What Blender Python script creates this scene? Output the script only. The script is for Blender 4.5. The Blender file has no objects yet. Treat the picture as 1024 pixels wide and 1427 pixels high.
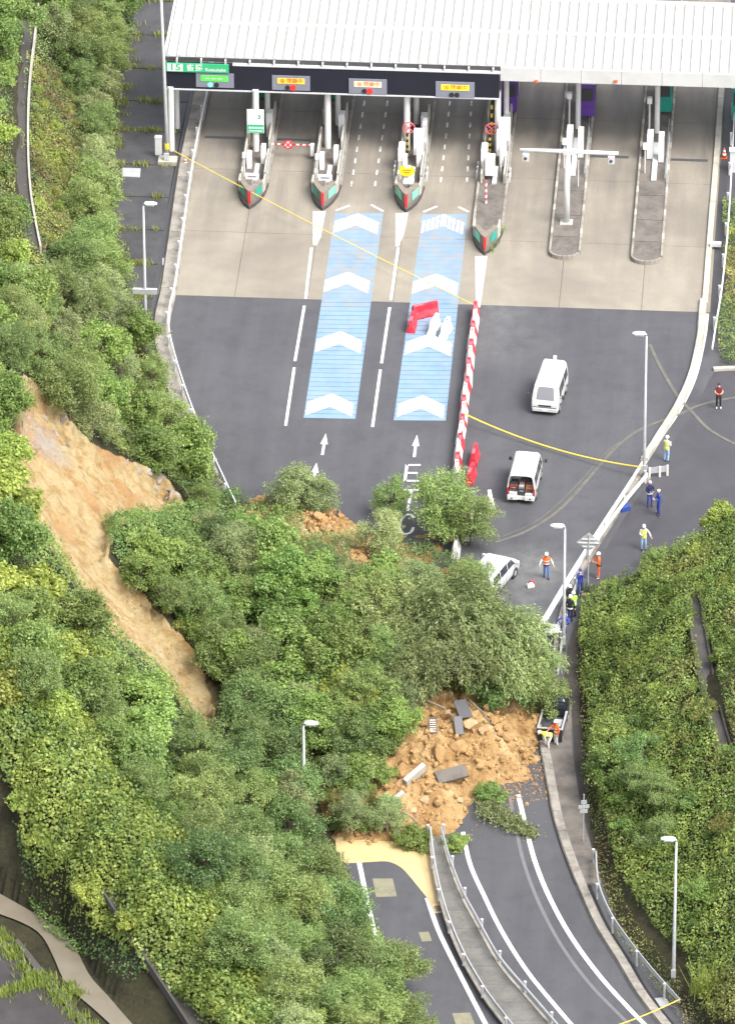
import bpy, bmesh, math, random
import numpy as np
from mathutils import Vector, Matrix

rng = np.random.default_rng(7)
random.seed(7)
SC = bpy.context.scene
COL = SC.collection

# ------------------------------------------------------------------ camera
W0, H0, FPX = 1024.0, 1427.0, 11000.0
_p, _y, _r = math.radians(31.0), math.radians(-4.1), math.radians(-0.15)
FW = np.array([math.sin(_y) * math.cos(_p), math.cos(_y) * math.cos(_p), -math.sin(_p)])
_r0 = np.array([math.cos(_y), -math.sin(_y), 0.0])
_u0 = np.cross(_r0, FW)
RT = _r0 * math.cos(_r) + _u0 * math.sin(_r)
UP = -_r0 * math.sin(_r) + _u0 * math.cos(_r)
CAM = np.array([27.16118455, -408.03471686, 240.01027515])
cd = bpy.data.cameras.new('camera')
cam = bpy.data.objects.new('camera', cd)
COL.objects.link(cam)
M = Matrix.Identity(4)
for i in range(3):
    M[i][0], M[i][1], M[i][2], M[i][3] = RT[i], UP[i], -FW[i], CAM[i]
cam.matrix_world = M
cd.sensor_fit = 'HORIZONTAL'
cd.sensor_width = 36.0
cd.lens = 36.0 * FPX / W0
cd.clip_start = 10.0
cd.clip_end = 6000.0
SC.camera = cam

# ------------------------------------------------------------------ sky, sun, exposure
SUN_EL, SUN_AZ = math.radians(55), math.radians(128)      # azimuth clockwise from +Y
wd = bpy.data.worlds.new('World')
SC.world = wd
wd.use_nodes = True
nt = wd.node_tree
nt.nodes.clear()
sky = nt.nodes.new('ShaderNodeTexSky')
sky.sky_type = 'NISHITA'
sky.sun_disc = False
sky.sun_elevation = SUN_EL
sky.sun_rotation = SUN_AZ
sky.altitude = 200
sky.air_density = 1.0
sky.dust_density = 5.0
sky.ozone_density = 1.0
hs = nt.nodes.new('ShaderNodeHueSaturation')             # thin cloud: a paler sky
hs.inputs['Saturation'].default_value = 0.35
bg = nt.nodes.new('ShaderNodeBackground')
bg.inputs['Strength'].default_value = 0.15
wo = nt.nodes.new('ShaderNodeOutputWorld')
nt.links.new(sky.outputs[0], hs.inputs['Color'])
nt.links.new(hs.outputs[0], bg.inputs['Color'])
nt.links.new(bg.outputs[0], wo.inputs['Surface'])
sl = bpy.data.lights.new('sun', 'SUN')
sl.energy = 1.3
sl.angle = math.radians(28)
sl.color = (1.0, 0.96, 0.9)
so = bpy.data.objects.new('sun', sl)
COL.objects.link(so)
so.rotation_euler = (math.radians(90) - SUN_EL, 0, -SUN_AZ + math.pi)
sd = Vector((math.sin(SUN_AZ) * math.cos(SUN_EL), math.cos(SUN_AZ) * math.cos(SUN_EL), math.sin(SUN_EL)))
so.rotation_euler = sd.to_track_quat('Z', 'Y').to_euler()
SC.view_settings.view_transform = 'Standard'
SC.view_settings.look = 'None'
SC.view_settings.gamma = 1
SC.view_settings.exposure = 1.55
SC.cycles.max_bounces = 6
SC.cycles.diffuse_bounces = 4
SC.cycles.glossy_bounces = 2
SC.cycles.transmission_bounces = 3
SC.cycles.transparent_max_bounces = 4

# ------------------------------------------------------------------ survey helpers: photo measurements -> places in the world
def P(x, y, z=0.0):
    d = (x - W0 / 2) / FPX * RT - (y - H0 / 2) / FPX * UP + FW
    return CAM + (z - CAM[2]) / d[2] * d
def PY(x, y, Y):
    d = (x - W0 / 2) / FPX * RT - (y - H0 / 2) / FPX * UP + FW
    return CAM + (Y - CAM[1]) / d[1] * d
def proj(X):
    v = np.asarray(X, float) - CAM
    z = v @ FW
    return W0 / 2 + FPX * (v @ RT) / z, H0 / 2 - FPX * (v @ UP) / z
def path(pts, z=0.0):
    return [P(a, b, z) for a, b in pts]
def inpoly(x, y, poly):
    x = np.asarray(x, float); y = np.asarray(y, float)
    c = np.zeros(x.shape, bool)
    n = len(poly); j = n - 1
    for i in range(n):
        xi, yi = poly[i]; xj, yj = poly[j]
        if yi != yj:
            c ^= ((yi > y) != (yj > y)) & (x < (xj - xi) * (y - yi) / (yj - yi) + xi)
        j = i
    return c
def smooth_path(pts, n=8):
    pts = [np.asarray(p, float) for p in pts]
    if len(pts) < 3:
        return pts
    out = []
    for i in range(len(pts) - 1):
        p0 = pts[max(i - 1, 0)]; p1 = pts[i]; p2 = pts[i + 1]; p3 = pts[min(i + 2, len(pts) - 1)]
        for k in range(n):
            t = k / n
            out.append(0.5 * (2 * p1 + (p2 - p0) * t + (2 * p0 - 5 * p1 + 4 * p2 - p3) * t * t + (3 * p1 - p0 - 3 * p2 + p3) * t ** 3))
    out.append(pts[-1])
    return out
def vnoise(x, y, seed=0):
    """smooth value noise in 0..1"""
    x = np.asarray(x, float); y = np.asarray(y, float)
    xi = np.floor(x).astype(np.int64); yi = np.floor(y).astype(np.int64)
    fx = x - xi; fy = y - yi
    fx = fx * fx * (3 - 2 * fx); fy = fy * fy * (3 - 2 * fy)
    def h(a, b):
        n = (a * 374761393 + b * 668265263 + seed * 974711) & 0x7fffffff
        n = ((n ^ (n >> 13)) * 1274126177) & 0x7fffffff
        return ((n ^ (n >> 16)) & 0xffff) / 65535.0
    return (h(xi, yi) * (1 - fx) + h(xi + 1, yi) * fx) * (1 - fy) + (h(xi, yi + 1) * (1 - fx) + h(xi + 1, yi + 1) * fx) * fy
def fbm(x, y, oct=4, seed=0):
    s = 0; a = 0.5
    for o in range(oct):
        s = s + a * vnoise(x * 2 ** o, y * 2 ** o, seed + o * 17); a *= 0.5
    return s

# ------------------------------------------------------------------ materials
def newmat(name):
    m = bpy.data.materials.new(name); m.use_nodes = True
    n = m.node_tree; b = n.nodes['Principled BSDF']
    return m, n, b
def pm(name, col, rough=0.8, var=0.12, scale=1.5, bump=0.0, bscale=20.0, metal=0.0, dirt=None, dirt_scale=0.5, dirt_amt=0.5, spec=0.5, coords='Object'):
    """procedural surface: base colour with two octaves of tonal variation, optional dirt colour and fine relief"""
    m, n, b = newmat(name)
    b.inputs['Roughness'].default_value = rough
    b.inputs['Metallic'].default_value = metal
    b.inputs['Specular IOR Level'].default_value = spec
    tc = n.nodes.new('ShaderNodeTexCoord')
    src = tc.outputs[coords]
    if coords == 'World':
        pass
    nz = n.nodes.new('ShaderNodeTexNoise'); nz.inputs['Scale'].default_value = scale; nz.inputs['Detail'].default_value = 6; nz.inputs['Roughness'].default_value = 0.65
    n.links.new(src, nz.inputs['Vector'])
    mr = n.nodes.new('ShaderNodeMapRange'); mr.inputs[1].default_value = 0.25; mr.inputs[2].default_value = 0.75
    mr.inputs[3].default_value = 1 - var; mr.inputs[4].default_value = 1 + var
    n.links.new(nz.outputs[0], mr.inputs[0])
    mx = n.nodes.new('ShaderNodeMix'); mx.data_type = 'RGBA'; mx.blend_type = 'MULTIPLY'; mx.inputs[0].default_value = 1
    mx.inputs[6].default_value = (*col, 1)
    n.links.new(mr.outputs[0], mx.inputs[7])
    out = mx.outputs[2]
    if dirt is not None:
        nd = n.nodes.new('ShaderNodeTexNoise'); nd.inputs['Scale'].default_value = dirt_scale; nd.inputs['Detail'].default_value = 8; nd.inputs['Roughness'].default_value = 0.7
        n.links.new(src, nd.inputs['Vector'])
        rr = n.nodes.new('ShaderNodeMapRange'); rr.inputs[1].default_value = 0.45; rr.inputs[2].default_value = 0.7; rr.inputs[3].default_value = 0; rr.inputs[4].default_value = dirt_amt
        n.links.new(nd.outputs[0], rr.inputs[0])
        m2 = n.nodes.new('ShaderNodeMix'); m2.data_type = 'RGBA'
        n.links.new(rr.outputs[0], m2.inputs[0]); n.links.new(out, m2.inputs[6]); m2.inputs[7].default_value = (*dirt, 1)
        out = m2.outputs[2]
    n.links.new(out, b.inputs['Base Color'])
    if bump > 0:
        nb = n.nodes.new('ShaderNodeTexNoise'); nb.inputs['Scale'].default_value = bscale; nb.inputs['Detail'].default_value = 6
        n.links.new(src, nb.inputs['Vector'])
        bp = n.nodes.new('ShaderNodeBump'); bp.inputs['Strength'].default_value = bump; bp.inputs['Distance'].default_value = 0.05
        n.links.new(nb.outputs[0], bp.inputs['Height']); n.links.new(bp.outputs[0], b.inputs['Normal'])
    return m
def emis(name, col, strength):
    m, n, b = newmat(name)
    b.inputs['Base Color'].default_value = (*[c * 0.3 for c in col], 1)
    b.inputs['Emission Color'].default_value = (*col, 1)
    b.inputs['Emission Strength'].default_value = strength
    return m

def leafmat(name, ca, cb, trans=0.25, hue=0.016, val=0.27):
    """leaf colour runs from ca to cb over the per-leaf value 'shade', shifted a little for each plant"""
    m, n, b = newmat(name)
    at = n.nodes.new('ShaderNodeAttribute'); at.attribute_name = 'shade'
    mx = n.nodes.new('ShaderNodeMix'); mx.data_type = 'RGBA'
    mx.inputs[6].default_value = (*ca, 1); mx.inputs[7].default_value = (*cb, 1)
    n.links.new(at.outputs['Fac'], mx.inputs[0])
    oi = n.nodes.new('ShaderNodeObjectInfo')
    h = n.nodes.new('ShaderNodeHueSaturation')
    r1 = n.nodes.new('ShaderNodeMapRange'); r1.inputs[3].default_value = 0.5 - hue; r1.inputs[4].default_value = 0.5 + hue
    ml = n.nodes.new('ShaderNodeMath'); ml.operation = 'MULTIPLY'; ml.inputs[1].default_value = 7.31
    fr = n.nodes.new('ShaderNodeMath'); fr.operation = 'FRACT'
    r2 = n.nodes.new('ShaderNodeMapRange'); r2.inputs[3].default_value = 1 - val; r2.inputs[4].default_value = 1 + val
    n.links.new(oi.outputs['Random'], r1.inputs[0]); n.links.new(oi.outputs['Random'], ml.inputs[0])
    n.links.new(ml.outputs[0], fr.inputs[0]); n.links.new(fr.outputs[0], r2.inputs[0])
    n.links.new(r1.outputs[0], h.inputs['Hue']); n.links.new(r2.outputs[0], h.inputs['Value'])
    n.links.new(mx.outputs[2], h.inputs['Color'])
    n.links.new(h.outputs[0], b.inputs['Base Color'])
    b.inputs['Roughness'].default_value = 0.45
    b.inputs['Specular IOR Level'].default_value = 0.5
    tr = n.nodes.new('ShaderNodeBsdfTranslucent'); n.links.new(h.outputs[0], tr.inputs['Color'])
    ms = n.nodes.new('ShaderNodeMixShader'); ms.inputs[0].default_value = trans
    o = n.nodes['Material Output']
    n.links.new(b.outputs[0], ms.inputs[1]); n.links.new(tr.outputs[0], ms.inputs[2]); n.links.new(ms.outputs[0], o.inputs['Surface'])
    return m

MT = {}
MT['white'] = pm('white_paint', (0.62, 0.62, 0.61), 0.5, 0.05, 2.0, dirt=(0.5, 0.49, 0.45), dirt_scale=1.2, dirt_amt=0.25)
MT['white_metal'] = pm('white_metal', (0.47, 0.475, 0.48), 0.4, 0.06, 2.0, dirt=(0.42, 0.41, 0.38), dirt_scale=2.0, dirt_amt=0.3)
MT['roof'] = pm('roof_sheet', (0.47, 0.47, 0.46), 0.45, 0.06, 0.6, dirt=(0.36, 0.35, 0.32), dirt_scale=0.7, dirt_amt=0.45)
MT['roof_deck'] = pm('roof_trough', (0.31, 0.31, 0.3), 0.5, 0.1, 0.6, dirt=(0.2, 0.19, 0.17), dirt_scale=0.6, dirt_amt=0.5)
MT['galv'] = pm('galvanised_steel', (0.42, 0.43, 0.44), 0.45, 0.12, 5.0, metal=0.35, dirt=(0.25, 0.22, 0.18), dirt_scale=3, dirt_amt=0.3)
MT['grey_panel'] = pm('grey_panel', (0.17, 0.18, 0.22), 0.6, 0.08, 2.0)
MT['navy'] = pm('navy_board', (0.012, 0.013, 0.022), 0.6, 0.1, 1.0, spec=0.3)
MT['green_sign'] = pm('green_sign', (0.03, 0.36, 0.16), 0.45, 0.05, 1.0)
MT['pale_sign'] = pm('pale_sign', (0.62, 0.74, 0.67), 0.45, 0.05, 1.0)
MT['teal'] = pm('teal_panel', (0.02, 0.26, 0.2), 0.5, 0.08, 1.0)
MT['purple'] = pm('purple_panel', (0.12, 0.05, 0.3), 0.5, 0.08, 1.0)
MT['black'] = pm('black_rubber', (0.015, 0.015, 0.016), 0.7, 0.15, 8.0)
MT['dark_metal'] = pm('dark_metal', (0.05, 0.05, 0.055), 0.55, 0.15, 4.0)
MT['red'] = pm('red_plastic', (0.5, 0.015, 0.035), 0.45, 0.12, 3.0, dirt=(0.45, 0.12, 0.12), dirt_scale=2.5, dirt_amt=0.5)
MT['pink'] = pm('faded_red_plastic', (0.55, 0.1, 0.12), 0.55, 0.15, 3.0)
MT['white_plastic'] = pm('white_plastic', (0.66, 0.65, 0.61), 0.45, 0.08, 3.0, dirt=(0.4, 0.38, 0.33), dirt_scale=2.5, dirt_amt=0.4)
MT['red_paint'] = pm('red_paint', (0.48, 0.015, 0.02), 0.5, 0.1, 3.0)
MT['yellow'] = pm('yellow_sign', (0.75, 0.6, 0.01), 0.5, 0.05, 2.0)
MT['tape'] = pm('yellow_tape', (0.7, 0.52, 0.05), 0.6, 0.1, 2.0)
MT['orange'] = pm('orange_plastic', (0.6, 0.09, 0.02), 0.5, 0.1, 3.0)
MT['kerb'] = pm('kerb_concrete', (0.25, 0.23, 0.2), 0.9, 0.2, 1.2, 0.4, 30, dirt=(0.07, 0.065, 0.055), dirt_scale=1.0, dirt_amt=0.75)
MT['pale_kerb'] = pm('pale_concrete', (0.38, 0.36, 0.31), 0.9, 0.15, 1.2, 0.3, 30, dirt=(0.14, 0.13, 0.1), dirt_scale=0.9, dirt_amt=0.5)
MT['prow'] = pm('prow_concrete', (0.2, 0.17, 0.14), 0.9, 0.22, 1.5, 0.4, 25, dirt=(0.06, 0.055, 0.05), dirt_scale=1.5, dirt_amt=0.7)
MT['island'] = pm('island_concrete', (0.13, 0.115, 0.1), 0.9, 0.25, 0.9, 0.4, 25, dirt=(0.045, 0.04, 0.038), dirt_scale=0.7, dirt_amt=0.85)
MT['mark'] = pm('road_paint', (0.62, 0.62, 0.6), 0.7, 0.1, 3.0, dirt=(0.2, 0.19, 0.18), dirt_scale=3.5, dirt_amt=0.5)
MT['mark_worn'] = pm('worn_road_paint', (0.55, 0.54, 0.52), 0.7, 0.12, 3.0, dirt=(0.14, 0.13, 0.12), dirt_scale=2.2, dirt_amt=1.0)
MT['mark_grey'] = pm('faded_road_paint', (0.12, 0.12, 0.128), 0.8, 0.15, 2.0)
MT['blue'] = pm('blue_road_paint', (0.15, 0.24, 0.345), 0.75, 0.14, 0.8, dirt=(0.23, 0.27, 0.31), dirt_scale=0.5, dirt_amt=0.6)
MT['blue_worn'] = pm('worn_blue_paint', (0.155, 0.235, 0.33), 0.75, 0.15, 0.8, dirt=(0.24, 0.22, 0.18), dirt_scale=0.9, dirt_amt=0.95)
MT['soilstain'] = pm('dried_mud', (0.115, 0.108, 0.088), 0.9, 0.15, 2.0, dirt=(0.068, 0.068, 0.07), dirt_scale=1.2, dirt_amt=1.0)
MT['patch'] = pm('patch_paint', (0.19, 0.18, 0.12), 0.9, 0.15, 2.0, dirt=(0.1, 0.1, 0.08), dirt_scale=1.6, dirt_amt=0.6)
MT['bark'] = pm('bark', (0.1, 0.075, 0.055), 0.9, 0.3, 4.0, 0.5, 15)
MT['pale_bark'] = pm('pale_bark', (0.2, 0.17, 0.13), 0.9, 0.3, 4.0, 0.5, 15)
MT['wheel'] = MT['black']

# ------------------------------------------------------------------ object helpers
def tag(o, label=None, cat=None, group=None, kind=None):
    if label: o['label'] = label
    if cat: o['category'] = cat
    if group: o['group'] = group
    if kind: o['kind'] = kind
    return o
def link(name, me, mats=None, parent=None, loc=None, rot=None):
    o = bpy.data.objects.new(name, me)
    COL.objects.link(o)
    if mats is not None:
        if not isinstance(mats, (list, tuple)): mats = [mats]
        for m in mats:
            me.materials.append(MT[m] if isinstance(m, str) else m)
    if parent is not None: o.parent = parent
    if loc is not None: o.location = loc
    if rot is not None: o.rotation_euler = rot
    return o
def empty(name, loc=(0, 0, 0), rz=0.0, label=None, cat=None, group=None):
    o = bpy.data.objects.new(name, None)
    COL.objects.link(o)
    o.location = loc; o.rotation_euler = (0, 0, rz)
    o.empty_display_size = 0.3
    return tag(o, label, cat, group)
def copy_obj(o, parent=None, name=None):
    c = o.copy()
    if name: c.name = name
    COL.objects.link(c); c.parent = parent
    return c
def copy_tree(o, parent=None):
    c = copy_obj(o, parent)
    for ch in o.children: copy_tree(ch, c)
    return c

class MB:
    """collects simple shapes into one mesh"""
    def __init__(s): s.v = []; s.f = []; s.m = []; s.mi = 0
    def add(s, vs, fs):
        b = len(s.v); s.v += [tuple(map(float, v)) for v in vs]; s.f += [tuple(i + b for i in f) for f in fs]; s.m += [s.mi] * len(fs)
        return s
    def box(s, x0, x1, y0, y1, z0, z1, bev=0.0):
        if bev > 0:
            b = min(bev, (x1 - x0) / 2.01, (y1 - y0) / 2.01, (z1 - z0) / 1.01)
            return s.loft([[(x0, y0, z0), (x1, y0, z0), (x1, y1, z0), (x0, y1, z0)], [(x0, y0, z1 - b), (x1, y0, z1 - b), (x1, y1, z1 - b), (x0, y1, z1 - b)],
                           [(x0 + b, y0 + b, z1), (x1 - b, y0 + b, z1), (x1 - b, y1 - b, z1), (x0 + b, y1 - b, z1)]])
        v = [(x, y, z) for z in (z0, z1) for y in (y0, y1) for x in (x0, x1)]
        return s.add(v, [(0, 2, 3, 1), (4, 5, 7, 6), (0, 1, 5, 4), (2, 6, 7, 3), (1, 3, 7, 5), (0, 4, 6, 2)])
    def loft(s, rings, cap=True, close=True):
        n = len(rings[0]); vs = [p for r in rings for p in r]; fs = []
        for k in range(len(rings) - 1):
            for i in range(n if close else n - 1):
                j = (i + 1) % n
                fs.append((k * n + i, k * n + j, (k + 1) * n + j, (k + 1) * n + i))
        if cap and close:
            fs.append(tuple(reversed(range(n)))); fs.append(tuple((len(rings) - 1) * n + i for i in range(n)))
        return s.add(vs, fs)
    def prism(s, poly, z0, z1):
        a = sum(poly[i][0] * poly[(i + 1) % len(poly)][1] - poly[(i + 1) % len(poly)][0] * poly[i][1] for i in range(len(poly)))
        if a < 0: poly = poly[::-1]
        return s.loft([[(p[0], p[1], z0) for p in poly], [(p[0], p[1], z1) for p in poly]])
    def tube(s, pts, r, n=8, cap=True):
        pts = [Vector(p) for p in pts]
        rs = r if isinstance(r, (list, tuple)) else [r] * len(pts)
        rings = []
        for i, p in enumerate(pts):
            t = (pts[min(i + 1, len(pts) - 1)] - pts[max(i - 1, 0)])
            if t.length < 1e-9: t = Vector((0, 0, 1))
            t.normalize()
            a = t.cross(Vector((0, 0, 1)) if abs(t.z) < 0.9 else Vector((1, 0, 0))).normalized(); b = t.cross(a)
            rings.append([p + (a * math.cos(2 * math.pi * k / n) + b * math.sin(2 * math.pi * k / n)) * rs[i] for k in range(n)])
        rings = [list(reversed(q)) for q in rings]
        return s.loft(rings, cap)
    def cyl(s, c, r, z0, z1, n=14, r1=None):
        r1 = r if r1 is None else r1
        return s.loft([[(c[0] + q * math.cos(2 * math.pi * k / n), c[1] + q * math.sin(2 * math.pi * k / n), z) for k in range(n)] for q, z in ((r, z0), (r1, z1))])
    def build(s, name, mats, parent=None, loc=None, rot=None, smooth=False):
        me = bpy.data.meshes.new(name)
        me.from_pydata(s.v, [], s.f)
        me.update()
        for p, i in zip(me.polygons, s.m): p.material_index = i
        if smooth:
            for p in me.polygons: p.use_smooth = True
        return link(name, me, mats, parent, loc, rot)

def sheet(name, poly, z, mat, parent=None, label=None, cat=None, kind=None):
    me = bpy.data.meshes.new(name)
    pts = [(p[0], p[1], z) for p in poly]
    a = sum(pts[i][0] * pts[(i + 1) % len(pts)][1] - pts[(i + 1) % len(pts)][0] * pts[i][1] for i in range(len(pts)))
    if a < 0: pts = pts[::-1]
    bm = bmesh.new()
    bm.faces.new([bm.verts.new(p) for p in pts])
    bm.to_mesh(me); bm.free()
    return tag(link(name, me, mat, parent), label, cat, None, kind)
def ribbon_rings(pts, prof):
    """sweep a cross-section (offset to the right, height) along a ground path"""
    pts = [np.array([p[0], p[1], p[2] if len(p) > 2 else 0.0], float) for p in pts]
    rings = []
    for i, p in enumerate(pts):
        t = pts[min(i + 1, len(pts) - 1)] - pts[max(i - 1, 0)]
        t[2] = 0; t /= np.linalg.norm(t)
        rgt = np.array([t[1], -t[0], 0])
        rings.append([p + rgt * a + np.array([0, 0, h]) for a, h in prof])
    return rings
def sweep(name, pts, prof, mat, parent=None, close=True):
    mb = MB(); mb.loft(ribbon_rings(pts, prof), cap=close, close=close)
    return mb.build(name, mat, parent)
def line(name, pts, w, z, mat, parent):
    pr = [(-w / 2, z), (w / 2, z)]
    mb = MB()
    r = ribbon_rings(pts, pr)
    mb.loft([[q[1], q[0]] for q in r], cap=False, close=False)
    return mb.build(name, mat, parent)
def mesh_np(name, V, nq):
    """mesh of nq separate quads from an (nq*4,3) array"""
    me = bpy.data.meshes.new(name)
    me.vertices.add(len(V)); me.vertices.foreach_set('co', np.ascontiguousarray(V, dtype=np.float32).ravel())
    me.loops.add(nq * 4); me.loops.foreach_set('vertex_index', np.arange(nq * 4, dtype=np.int32))
    me.polygons.add(nq)
    me.polygons.foreach_set('loop_start', np.arange(0, nq * 4, 4, dtype=np.int32))
    me.polygons.foreach_set('loop_total', np.full(nq, 4, dtype=np.int32))
    me.update(calc_edges=True)
    return me
def grid_mesh(name, X, Y, Z):
    ny, nx = Z.shape
    V = np.stack([X.ravel(), Y.ravel(), Z.ravel()], 1)
    i = np.arange(ny * nx).reshape(ny, nx)
    F = np.stack([i[:-1, :-1], i[:-1, 1:], i[1:, 1:], i[1:, :-1]], -1).reshape(-1, 4)
    me = bpy.data.meshes.new(name)
    me.vertices.add(len(V)); me.vertices.foreach_set('co', V.astype(np.float32).ravel())
    me.loops.add(F.size); me.loops.foreach_set('vertex_index', F.astype(np.int32).ravel())
    me.polygons.add(len(F))
    me.polygons.foreach_set('loop_start', np.arange(0, F.size, 4, dtype=np.int32))
    me.polygons.foreach_set('loop_total', np.full(len(F), 4, dtype=np.int32))
    me.update(calc_edges=True)
    me.polygons.foreach_set('use_smooth', np.ones(len(F), bool))
    return me
_txt_cache = {}
def text(name, body, size, mat, parent, loc, rot, extrude=0.004, sx=1.0, bold=0.0):
    """lettering as a mesh, centred on its own middle"""
    c = bpy.data.curves.new('lettering', 'FONT'); c.body = body; c.size = size; c.extrude = extrude; c.align_x = 'CENTER'; c.align_y = 'CENTER'; c.offset = bold
    t = bpy.data.objects.new('lettering', c); COL.objects.link(t)
    bpy.context.view_layer.update()
    me = bpy.data.meshes.new_from_object(t.evaluated_get(bpy.context.evaluated_depsgraph_get()))
    bpy.data.objects.remove(t)
    me.materials.clear()
    o = link(name, me, mat, parent, loc, rot)
    o.scale = (sx, 1, 1)
    return o

# ================================================================== TERRAIN
FLATPX = [(215, -120), (190, 0), (172, 100), (158, 200), (155, 300), (180, 400), (200, 470), (225, 540), (258, 630), (305, 720), (345, 810), (385, 900),
          (430, 1050), (470, 1180), (520, 1300), (590, 1427), (690, 1640), (760, 1800)]
RTOEPX = [(1180, 1800), (1060, 1560), (965, 1427), (925, 1375), (868, 1300), (838, 1220), (820, 1130), (812, 1040), (806, 960), (803, 890), (812, 850)]
_far = [P(880, 800, 2.0) + np.array([-0.3, 1.0, 0]), P(960, 765, 3.0) + np.array([0, 1.2, 0]), P(1024, 708, 4.6) + np.array([0.3, 1.4, 0]), np.array([34.0, -14.0, 0])]
FLAT = [tuple(p[:2]) for p in path(FLATPX)] + [tuple(p[:2]) for p in path(RTOEPX)] + [tuple(p[:2]) for p in _far] + [(34.0, 100.0), (-15.0, 100.0)]
# heights surveyed on the slopes
CTRL = [(0, 0, 7), (0, 150, 8), (0, 300, 9.5), (90, 0, 4.0), (80, 150, 4), (70, 300, 4.5), (60, 420, 8), (0, 430, 11), (120, 440, 4.2), (-60, 200, 11), (-80, 500, 16),
        (35, 530, 12.0), (0, 560, 13), (110, 560, 7.5), (180, 560, 3.2), (60, 640, 10.8), (110, 700, 8.6), (180, 640, 5.0), (240, 690, 3.0), (160, 790, 6.2), (230, 760, 4.0), (220, 880, 4.6), (275, 985, 2.4), (300, 860, 2.6),
        (0, 700, 13.5), (0, 850, 13.0), (60, 780, 11.0), (90, 900, 9.5), (160, 950, 7.0), (250, 1060, 4.0), (330, 1000, 1.8), (380, 1100, 1.6),
        (0, 1035, 11.5), (70, 1085, 11.0), (150, 1185, 10.0), (220, 1280, 9.0), (330, 1427, 7.5), (420, 1560, 6.5), (200, 1100, 7.6), (300, 1200, 5.5), (380, 1300, 4.2), (450, 1427, 3.5), (420, 1230, 2.2), (480, 1330, 1.8),
        (0, 1150, 8.0), (60, 1230, 6.6), (130, 1330, 5.3), (200, 1400, 5.1), (270, 1500, 5.0), (0, 1260, 5.2), (30, 1330, 5.0), (60, 1427, 5.0), (0, 1427, 5.0), (120, 1520, 5.0), (-80, 1400, 5.0), (-60, 1200, 6.0), (-80, 1030, 12), (-80, 800, 15),
        (880, 806, 2.0), (960, 768, 3.0), (1024, 712, 4.6), (1090, 690, 5.5), (850, 900, 1.8), (900, 900, 3.2), (1024, 900, 6.0), (860, 1000, 2.0), (930, 1000, 4.0), (1024, 1020, 5.6), (1100, 950, 7.5),
        (880, 1120, 2.0), (960, 1120, 3.6), (1024, 1130, 5.0), (1100, 1150, 6.5), (900, 1250, 1.2), (960, 1250, 2.4), (1024, 1290, 3.0), (960, 1340, 1.2), (1024, 1427, 2.0), (1100, 1400, 4.0), (1130, 1560, 3.0)]
cw = [P(a, b, c) for a, b, c in CTRL]
cw += [np.array([p[0], p[1], 0.0]) for p in path(FLATPX[1:])] + [np.array([p[0], p[1], 0.0]) for p in path(RTOEPX)]
cw += [np.array([x, y, 0.0]) for x, y in ((0, 0), (0, 40), (0, -20), (8, -50), (8, -20), (12, -70), (0, -40), (-8, 30), (12, 10), (25, 10), (25, 40))]
cw += [np.array([x, y, z]) for x, y, z in ((-45, 60, 18), (-45, 0, 22), (-45, -50, 16), (-40, 90, 14), (-40, -90, 6), (45, -30, 10), (45, -70, 9))]
cw = np.array(cw)
def _phi(r): return np.where(r > 1e-9, r * r * np.log(np.maximum(r, 1e-9)), 0)
_n = len(cw)
_D = np.linalg.norm(cw[:, None, :2] - cw[None, :, :2], axis=2)
_A = np.zeros((_n + 3, _n + 3)); _A[:_n, :_n] = _phi(_D) + np.eye(_n) * 4.0
_A[:_n, _n] = 1; _A[:_n, _n + 1:] = cw[:, :2]; _A[_n:, :_n] = _A[:_n, _n:].T
_w = np.linalg.solve(_A, np.concatenate([cw[:, 2], [0, 0, 0]]))
def tps(X, Y):
    s = _w[_n] + _w[_n + 1] * X + _w[_n + 2] * Y
    for k in range(_n):
        s = s + _w[k] * _phi(np.hypot(X - cw[k, 0], Y - cw[k, 1]))
    return s
GX0, GX1, GY0, GY1, GS = -46.0, 40.0, -104.0, 90.0, 0.3
gx = np.arange(GX0, GX1 + 1e-6, GS); gy = np.arange(GY0, GY1 + 1e-6, GS)
TX, TY = np.meshgrid(gx, gy)
TZ = tps(TX, TY)
flatmask = inpoly(TX, TY, FLAT)
TZ = np.maximum(TZ, 0.06)
TZ += (fbm(TX * 0.35, TY * 0.35, 4, 3) - 0.47) * 0.9 * np.clip(TZ / 2.0, 0, 1)
# the slide has cut a hollow into the slope
SCARPX = [(35, 525), (62, 548), (92, 578), (118, 615), (160, 640), (205, 655), (235, 672), (250, 700), (225, 720), (165, 722), (148, 742), (150, 775), (170, 805), (205, 835), (232, 868), (264, 905), (290, 950), (296, 995), (276, 1018),
          (252, 970), (215, 925), (170, 890), (130, 850), (98, 800), (62, 745), (28, 700), (25, 620)]
tpx, tpy = proj(np.stack([TX, TY, TZ], -1))
_wob = (fbm(tpx / 30, tpy / 30, 3, 9) - 0.45) * 22
scar = inpoly(tpx + _wob, tpy + _wob * 0.6, SCARPX)
def blur(a, n):
    a = a.astype(float)
    for _ in range(n):
        a = (a + np.roll(a, 1, 0) + np.roll(a, -1, 0) + np.roll(a, 1, 1) + np.roll(a, -1, 1)) / 5
    return a
scar_s = blur(scar, 2)
TZ -= scar_s * (1.0 + 0.5 * fbm(TX * 0.8, TY * 0.8, 3, 21))
_dirn = (TX * 0.75 + TY * 0.66)                     # furrows run down the slope
_acr = (TX * 0.66 - TY * 0.75)
TZ += scar_s * ((fbm(_acr * 0.1 + 3, _dirn * 0.9, 4, 5) - 0.45) * 0.5 + (fbm(TX * 1.6, TY * 1.6, 3, 55) - 0.45) * 0.45 - 0.5 * np.clip(fbm(_dirn * 0.55, _acr * 0.12, 3, 77) - 0.55, 0, 1))
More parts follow.
